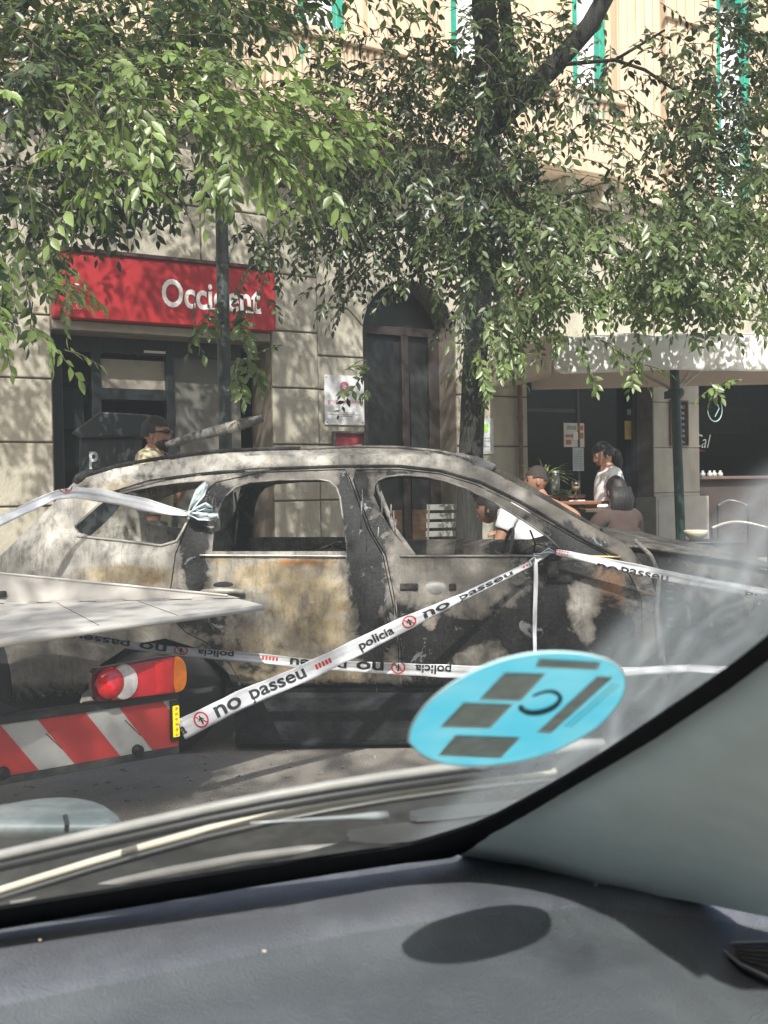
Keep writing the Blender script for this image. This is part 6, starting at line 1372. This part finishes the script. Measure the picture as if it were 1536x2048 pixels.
# dusty windscreen glass, with a reflection painted in as paler haze
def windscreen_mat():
    m = bpy.data.materials.new('dusty_glare_windscreen'); m.use_nodes = True; t = m.node_tree; t.nodes.clear(); L = t.links.new
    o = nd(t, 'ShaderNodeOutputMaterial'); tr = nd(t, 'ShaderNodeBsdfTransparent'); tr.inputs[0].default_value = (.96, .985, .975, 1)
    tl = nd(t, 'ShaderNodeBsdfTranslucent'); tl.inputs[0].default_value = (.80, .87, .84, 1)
    at = nd(t, 'ShaderNodeAttribute', attribute_name='dust_glare'); tc = nd(t, 'ShaderNodeTexCoord')
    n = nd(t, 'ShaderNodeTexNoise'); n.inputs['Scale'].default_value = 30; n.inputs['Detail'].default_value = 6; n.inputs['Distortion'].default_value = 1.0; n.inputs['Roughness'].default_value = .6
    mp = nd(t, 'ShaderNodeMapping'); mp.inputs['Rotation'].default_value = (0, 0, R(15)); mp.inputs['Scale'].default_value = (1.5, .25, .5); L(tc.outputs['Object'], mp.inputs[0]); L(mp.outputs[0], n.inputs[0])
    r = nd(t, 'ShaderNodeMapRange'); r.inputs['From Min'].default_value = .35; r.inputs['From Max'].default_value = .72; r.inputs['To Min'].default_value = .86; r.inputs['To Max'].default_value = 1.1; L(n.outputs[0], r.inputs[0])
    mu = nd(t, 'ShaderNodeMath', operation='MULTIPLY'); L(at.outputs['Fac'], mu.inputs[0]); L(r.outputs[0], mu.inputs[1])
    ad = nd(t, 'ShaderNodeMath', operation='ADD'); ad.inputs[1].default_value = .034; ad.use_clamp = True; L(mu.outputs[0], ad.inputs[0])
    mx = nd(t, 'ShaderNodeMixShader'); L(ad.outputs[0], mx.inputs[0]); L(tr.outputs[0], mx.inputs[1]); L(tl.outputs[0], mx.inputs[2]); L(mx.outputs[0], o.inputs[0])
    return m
NXg, NYg = 300, 280; V = []; dust_glare = []
def seg(px, py, pts, wid):
    best = 0
    for (x0, y0), (x1, y1) in zip(pts, pts[1:]):
        dx, dy = x1 - x0, y1 - y0; t = max(0, min(1, ((px - x0) * dx + (py - y0) * dy) / (dx * dx + dy * dy))); d = math.hypot(px - x0 - t * dx, py - y0 - t * dy); best = max(best, math.exp(-(d / wid) ** 2))
    return best
wl_ = -1.15
for i in range(NXg + 1):
    for j in range(NYg + 1):
        p = GP0 + GB * (wl_ + (.10 - wl_) * i / NXg) + GPi * (-.12 + 1.25 * j / NYg); V.append(p); q = CAMROT.transposed() @ (p - EYE)
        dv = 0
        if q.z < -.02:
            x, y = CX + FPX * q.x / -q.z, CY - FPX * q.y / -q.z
            # a wide reflection painted on the right, clear-edged along its left side, fading upward
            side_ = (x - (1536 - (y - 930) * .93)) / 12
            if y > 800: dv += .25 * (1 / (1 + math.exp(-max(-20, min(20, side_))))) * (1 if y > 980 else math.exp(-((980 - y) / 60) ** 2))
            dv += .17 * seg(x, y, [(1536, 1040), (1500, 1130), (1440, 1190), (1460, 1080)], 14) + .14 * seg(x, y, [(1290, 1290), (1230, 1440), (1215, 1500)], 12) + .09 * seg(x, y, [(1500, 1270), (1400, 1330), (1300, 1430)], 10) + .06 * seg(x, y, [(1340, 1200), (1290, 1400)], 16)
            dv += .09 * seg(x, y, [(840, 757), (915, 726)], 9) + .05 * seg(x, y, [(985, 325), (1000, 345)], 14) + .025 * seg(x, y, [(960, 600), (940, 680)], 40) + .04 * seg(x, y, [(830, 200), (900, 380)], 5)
            dv += .16 * seg(x, y, [(1536, 1190), (1450, 1215), (1380, 1270), (1340, 1330), (1270, 1400)], 4) + .10 * seg(x, y, [(1440, 1240), (1470, 1225), (1480, 1250), (1455, 1265)], 5) + .10 * seg(x, y, [(1536, 960), (1420, 1120), (1330, 1260), (1260, 1330)], 7) + .12 * seg(x, y, [(1250, 1290), (1225, 1380), (1232, 1500)], 6) + .10 * seg(x, y, [(1390, 1180), (1370, 1300), (1290, 1480)], 6) + .10 * seg(x, y, [(1480, 1080), (1500, 1150), (1430, 1210)], 7) + .08 * seg(x, y, [(1100, 1540), (1180, 1490), (1260, 1480)], 12)  # curved streaks of the same reflection, painted as pale haze
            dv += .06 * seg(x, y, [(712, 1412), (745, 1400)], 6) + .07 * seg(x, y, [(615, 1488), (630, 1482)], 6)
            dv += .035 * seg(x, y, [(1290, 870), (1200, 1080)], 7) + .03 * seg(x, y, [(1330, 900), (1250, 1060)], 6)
        dust_glare.append(dv)
Fc = [(i * (NYg + 1) + j, (i + 1) * (NYg + 1) + j, (i + 1) * (NYg + 1) + j + 1, i * (NYg + 1) + j + 1) for i in range(NXg) for j in range(NYg)]
ws = mesh_obj('windscreen', V, Fc, windscreen_mat(), own, smooth=True); at = ws.data.attributes.new('dust_glare', 'FLOAT', 'POINT'); at.data.foreach_set('value', dust_glare)
# black ceramic border
fo_ = [(-120, 1830), (0, 1811), (234, 1774), (469, 1735), (700, 1703), (800, 1690), (896, 1662), (968, 1638), (1068, 1585), (1145, 1541), (1231, 1486), (1308, 1434), (1452, 1336), (1536, 1269), (1700, 1140), (2150, 790)]
fi_ = [(2150, 850), (1700, 1193), (1536, 1320), (1452, 1382), (1308, 1478), (1231, 1524), (1145, 1574), (1068, 1620), (968, 1674), (915, 1708), (860, 1716), (800, 1722), (625, 1748), (312, 1800), (0, 1852), (-120, 1872)]
Vv, Ff, nf, _ = plate(curve(fo_, 1, False) + curve(fi_, 1, False), [], lambda x, y: GL(x, y, -.004), -GN * .003, 22); mesh_obj('windscreen_border', Vv, Ff, M_frit, own)
# pillar trim: a soft, padded surface
TE = np.array(fi_[::-1]); TBX = [900, 960, 1060, 1195, 1290, 1400, 1536, 1800, 2200]; TBY = [1712, 1722, 1740, 1773, 1786, 1802, 1830, 1880, 1950]
def trimY(x, y):
    ye = np.interp(x, [905, 968, 1068, 1145, 1231, 1308, 1452, 1536, 1700, 2150], [1712, 1672, 1618, 1572, 1522, 1476, 1380, 1318, 1191, 848]); yb_ = np.interp(x, TBX, TBY)
    e = max(-.2, min(1, (y - ye) / max(8, yb_ - ye))); g = max(.30, GL(x, ye, -.006).y); b_ = G(x, yb_, .985).y
    return g + (b_ - g) * (e ** 1.25 if e > 0 else 0) - .03 * math.sin(math.pi * max(0, e)) * min(1, (x - 905) / 300.0)
tro = [(908, 1708), (968, 1670), (1068, 1615), (1145, 1569), (1231, 1519), (1308, 1473), (1452, 1376), (1536, 1314), (1700, 1187), (2100, 880), (2200, 1500), (2200, 1950), (1800, 1880), (1536, 1834), (1400, 1806), (1303, 1790), (1195, 1776), (1068, 1745), (960, 1724)]
Vv, Ff, nf, _ = plate(tro, [], lambda x, y: W(x, y, trimY(x, y)), Vector((.02, .03, -.01)), 20); mesh_obj('pillar_trim', Vv, Ff, M_trim, own, smooth=True, flat_from=nf // 2)
# dashboard: upper deck, a soft ridge and a lower roll towards us
V = []; nx, ny = 160, 200
def ridge(x): return np.interp(x, [-300, 0, 250, 530, 700, 900, 1200, 1500, 1900], [2080, 2012, 1962, 1902, 1868, 1836, 1812, 1850, 1900])
for i in range(nx + 1):
    px = -260 + 2060 * i / nx; y0 = np.interp(px, [-300, 0, 500, 780, 905, 1060, 1200, 1400, 1536, 1900], [1900, 1842, 1752, 1700, 1690, 1730, 1760, 1780, 1800, 1850])
    for j in range(ny + 1):
        py = y0 + (2260 - y0) * j / ny; rd_ = (py - ridge(px)) / 60.0
        z = .995 - .030 / (1 + math.exp(-rd_ * 1.6)) + .006 * math.exp(-(rd_ + .3) ** 2)
        if px > 1180: z -= .04 * min(1, (px - 1180) / 300) ** 2 
        V.append(G(px, py, z))
Fc = [(i * (ny + 1) + j, i * (ny + 1) + j + 1, (i + 1) * (ny + 1) + j + 1, (i + 1) * (ny + 1) + j) for i in range(nx) for j in range(ny)]
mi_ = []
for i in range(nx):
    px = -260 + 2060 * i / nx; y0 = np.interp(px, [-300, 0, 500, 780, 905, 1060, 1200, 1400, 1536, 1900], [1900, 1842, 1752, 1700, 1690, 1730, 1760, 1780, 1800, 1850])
    for j in range(ny): mi_.append(1 if y0 + (2260 - y0) * (j + .5) / ny > ridge(px) else 0)  # below the ridge: darker copy of the plastic, painted shade
mesh_obj('dashboard', V, Fc, None, own, smooth=True, mats=[M_dash, M_dash_shaded], midx=mi_)
# air vent at the right
mb = MB(); vp = G(1520, 1925, .985)
P = [G(x, y, .938) + Vector((0, 0, .0)) for x, y in ((1432, 1893), (1470, 1888), (1540, 1886), (1640, 1888), (1700, 1980), (1560, 1968), (1480, 1930))]
n = len(P); mb.add(P + [p - Vector((0, 0, .006)) for p in P], [tuple(range(n)), tuple(range(2 * n - 1, n - 1, -1))] + [(i, i + n, (i + 1) % n + n, (i + 1) % n) for i in range(n)]); vt = mb.build('air_vent', M_black, own, bevel=.003)
mb = MB(); mb.tube([p + Vector((0, 0, .001)) for p in P + P[:1]], .0016, 6); mb.build('vent_rim', mat('rim_grey', (.16, .17, .18), .5), vt)
mb = MB()
for k in range(5): a = P[0].lerp(P[6], .2 + .15 * k); b = P[3].lerp(P[5], .2 + .15 * k); mb.tube([a.lerp(b, .15) + Vector((0, 0, .003)), a.lerp(b, .9) + Vector((0, 0, .003))], .0012, 5)
mb.build('vent_vane', M_chassis, vt)
# crumbs on the dashboard
for (x, y, r_) in ((528, 1903, .0016), (1192, 1769, .0012), (80, 1880, .001)):
    mb = MB(); p = G(x, y, .998 if y < 1900 else .985); mb.ell(p, (r_ * 1.6, r_, r_), nu=7, nv=5); tag(mb.build('crumb', mat('crumb_tan', (.5, .42, .3), .9)), {528: 'tan crumb in the middle of the dashboard ridge', 1192: 'white speck at the foot of the pillar trim', 80: 'tiny speck at the left end of the dashboard'}[x], 'crumb', 'crumbs on the dashboard')
# wipers, scuttle panel and bonnet edge outside the glass
def GT(px, py, d): return GL(px, py, d)
def ostrip(name, pts, d, r0, m, flat=1.0, parent=own):
    P = [GT(x, y, d) for x, y in pts]; mb = MB(); rr_ = r0 if hasattr(r0, '__len__') else [r0] * len(P); mb.tube(P, rr_, 10); return mb.build(name, m, parent, smooth=True)
c1 = curve([(-160, 1746), (0, 1710), (240, 1656), (480, 1602), (720, 1560), (960, 1526), (1100, 1509)], 1, False)
wb = ostrip('wiper_blade', c1, .035, [.0042] * len(c1), mat('blade_grey', (.27, .265, .25), .45, metal=.0, var=.15, scale=30))
c2 = [(x, y + 22) for x, y in c1]; ostrip('blade_rubber', c2, .028, [.0045] * len(c2), mat('blade_dark', (.014, .014, .014), .5, var=.3), parent=wb)
c3 = curve([(-160, 1830), (0, 1780), (240, 1706), (480, 1640), (720, 1592), (960, 1558), (1110, 1543)], 1, False)
wa = ostrip('wiper_arm', c3, .030, [.0033] * len(c3), mat('strip_cream', (.60, .55, .43), .4, var=.1, scale=14))
c4 = [(x, y + 18) for x, y in c3]; ostrip('arm_edge', c4, .028, [.0028] * len(c4), mat('arm_grey', (.14, .135, .12), .4, metal=.4), parent=wa)
ostrip('blade_clip', [(936, 1527), (962, 1524), (1000, 1512), (1100, 1494), (1205, 1486)], .036, [.004, .007, .008, .007, .004], mat('clip_pale', (.42, .41, .39), .35), parent=wb)
mb = MB(); mb.ell(GT(242, 1663, .038), (.008, .006, .007)); mb.build('blade_end', mat('clip_pale', (.42, .41, .39), .35), wb, smooth=True)
ostrip('washer_jet', [(500, 1646), (600, 1640), (700, 1634), (745, 1632), (772, 1632)], .012, [.0006, .0012, .0018, .0035, .0045], mat('jet_pale', (.34, .37, .38), .3, metal=.2))
# scuttle panel below: dark trough with grey plates
cw = [(-200, 1740), (0, 1712), (240, 1662), (600, 1576), (960, 1528), (1200, 1480), (1300, 1450), (1200, 1480), (960, 1640), (860, 1690), (500, 1750), (0, 1826), (-200, 1855)]
Vv, Ff, nf, _ = plate(cw, [], lambda x, y: GT(x, y, .006) + Vector((0, .006 * noise.noise(Vector((x / 60, y / 20, 0))), 0)) - Vector((0, 0, .0)) if False else G(x, y, .985 + .012 * math.sin(x / 90)), Vector((0, 0, -.02)), 24)
mesh_obj('scuttle_panel', Vv, Ff, mat('scuttle_dark', (.022, .022, .021), .5, var=.5, scale=16, dirt=(.09, .085, .08), dscale=14), own, smooth=True, flat_from=nf // 2)
for nm, pts, z, mm_ in (('scuttle_plate', [(690, 1666), (705, 1656), (960, 1628), (1010, 1620), (980, 1640), (880, 1662), (800, 1676), (700, 1680)], 1.0, mat('cowl_g2', (.05, .05, .05), .5, var=.3, scale=9, dirt=(.05, .05, .05), dscale=7)), ('scuttle_plate', [(820, 1618), (980, 1604), (1060, 1596), (1000, 1616), (880, 1630), (820, 1634)], 1.01, mat('cowl_blue', (.07, .078, .085), .5, metal=.0, var=.2))):
    Vv, Ff, nf, _ = plate(curve(pts, 1), [], lambda x, y, z=z: G(x, y, z), Vector((0, 0, -.006)), 20); mesh_obj(nm, Vv, Ff, mm_, own)
mb = MB(); mb.tube([G(x, y, .992) for x, y in ((20, 1806), (140, 1786), (234, 1764), (340, 1742), (480, 1716), (600, 1700), (700, 1692), (800, 1682))], [.002, .002, .004, .005, .005, .005, .004, .002], 8); mb.build('seal_strip', mat('seal_light', (.17, .165, .155), .4, var=.25, scale=20), own, smooth=True)
for k in range(0):
    x = 330 + 60 * k + random.uniform(-14, 14); mb = MB(); mb.tube([G(x, 1750 - .13 * (x - 200) - 6, .99), G(x + 10, 1706 - .13 * (x - 200), .995)], [.005, .003], 6); mb.build('scuttle_rib', mat('rib', (.045, .04, .036), .5, var=.4), own, smooth=True)
# mirror shell of a neighbouring bonnet: translucent wind deflector dome on the bonnet edge
dome = curve([(-120, 1640), (0, 1618), (60, 1607), (130, 1603), (190, 1615), (225, 1640), (242, 1668), (120, 1695), (0, 1716), (-120, 1735)], 1)
Vv, Ff, nf, _ = plate(dome, [], lambda x, y: W(x, y, 1.32 - .10 * math.sin(math.pi * min(1, max(0, (y - 1603) / 110)))), Vector((0, .02, 0)), 14); mesh_obj('washer_dome', Vv, Ff, mat('dome_grey', (.10, .125, .13), .45, var=.12, scale=20, dirt=(.30, .31, .31), dscale=12), own, smooth=True, flat_from=nf // 2)
mb = MB(); mb.tube([W(130, 1630, 1.19), W(134, 1648, 1.185), W(133, 1662, 1.19)], .003, 6); mb.build('dome_slot', M_black, own)

# ------------------------------------------------------------------ round badge stuck to the glass
st_ = empty('windscreen_badge', GL(1035, 1418, -.003), 'translucent light blue oval badge with grey boxes stuck inside the windscreen', 'sticker')
EL = [(817, 1482), (822, 1450), (848, 1412), (890, 1375), (945, 1342), (1000, 1320), (1060, 1306), (1120, 1303), (1180, 1309), (1225, 1322), (1248, 1345), (1253, 1372), (1243, 1400), (1212, 1440), (1170, 1472), (1110, 1502), (1050, 1521), (990, 1530), (930, 1532), (880, 1526), (840, 1508)]
m = bpy.data.materials.new('badge_blue'); m.use_nodes = True; t = m.node_tree; t.nodes.clear(); o_ = nd(t, 'ShaderNodeOutputMaterial'); a_ = nd(t, 'ShaderNodeBsdfTranslucent'); bn_ = nd(t, 'ShaderNodeTexNoise'); bn_.inputs['Scale'].default_value = 26; bn_.inputs['Detail'].default_value = 5; br_ = nd(t, 'ShaderNodeValToRGB'); br_.color_ramp.elements[0].position = .3; br_.color_ramp.elements[1].position = .7; br_.color_ramp.elements[0].color = (.38, .88, .98, 1); br_.color_ramp.elements[1].color = (.62, .96, 1.0, 1); btc = nd(t, 'ShaderNodeTexCoord'); t.links.new(btc.outputs['Object'], bn_.inputs[0]); t.links.new(bn_.outputs[0], br_.inputs[0]); t.links.new(br_.outputs[0], a_.inputs[0]); b_ = nd(t, 'ShaderNodeBsdfDiffuse'); b_.inputs[0].default_value = (.55, .93, 1.0, 1)
x_ = nd(t, 'ShaderNodeMixShader'); x_.inputs[0].default_value = .12; tr_ = nd(t, 'ShaderNodeBsdfTransparent'); tr_.inputs[0].default_value = (.35, .85, .95, 1); y_ = nd(t, 'ShaderNodeMixShader'); y_.inputs[0].default_value = .20
t.links.new(a_.outputs[0], x_.inputs[1]); t.links.new(b_.outputs[0], x_.inputs[2]); t.links.new(x_.outputs[0], y_.inputs[1]); t.links.new(tr_.outputs[0], y_.inputs[2]); t.links.new(y_.outputs[0], o_.inputs[0])
Vv, Ff, nf, _ = plate(curve(EL, 2), [], lambda x, y: GL(x, y, -.003), -GN * .0003, 14); mesh_obj('disc', Vv, Ff, m, st_)
rim_ = [GL(x, y, -.0036) for x, y in curve(EL + EL[:1], 2, False)]
mb = MB(); mb.tube(rim_, .0007, 5); mb.build('disc_edge', mat('badge_rim', (.60, .85, .9), .6), st_)
m_box = mat('badge_grey', (.38, .48, .47), .7, var=.2, scale=60); m_edge = mat('badge_edge', (.55, .72, .66), .7)
def quad(name, pts, d, m_): 
    Vv, Ff, nf, _ = plate(pts, [], lambda x, y: GL(x, y, d), -GN * .0002, 12); return mesh_obj(name, Vv, Ff, m_, st_)
for pts in ([(1012, 1348), (1086, 1350), (1038, 1398), (964, 1396)], [(930, 1408), (1020, 1411), (976, 1453), (886, 1451)], [(915, 1473), (1034, 1477), (996, 1513), (883, 1508)], [(1084, 1319), (1196, 1326), (1190, 1337), (1076, 1332)], [(1190, 1357), (1220, 1359), (1106, 1461), (1080, 1459)]):
    c = np.mean(pts, 0); quad('box_border', [tuple(c + (np.array(p) - c) * 1.07 + np.sign(np.array(p) - c) * 2) for p in pts], -.0038, m_edge); quad('grey_box', pts, -.0046, m_box)
P = [GL(x, y, -.005) for x, y in curve([(1066, 1392), (1085, 1384), (1105, 1382), (1120, 1390), (1121, 1402), (1106, 1416), (1082, 1425), (1058, 1426), (1044, 1420), (1042, 1415)], 2, False)]
mb = MB(); n = len(P); mb.tube(P, [.0008 + .0011 * min(1, i / n * 1.6) for i in range(n)], 6); mb.build('letter_c', mat('badge_letter', (.06, .10, .11), .7), st_)
mb = MB()
for i in range(16):
    for j in range(2): a = np.array((1130 + i * 6.2, 1452 - i * 5.4)) + np.array((9 * j, 2 * j)); p = [GL(a[0], a[1], -.0045), GL(a[0] + 5, a[1], -.0045), GL(a[0] + 6, a[1] - 3, -.0045), GL(a[0] + 1, a[1] - 3, -.0045)]; mb.add(p, [(0, 1, 2, 3)])
mb.build('small_print', mat('badge_print', (.13, .40, .46), .7), st_)
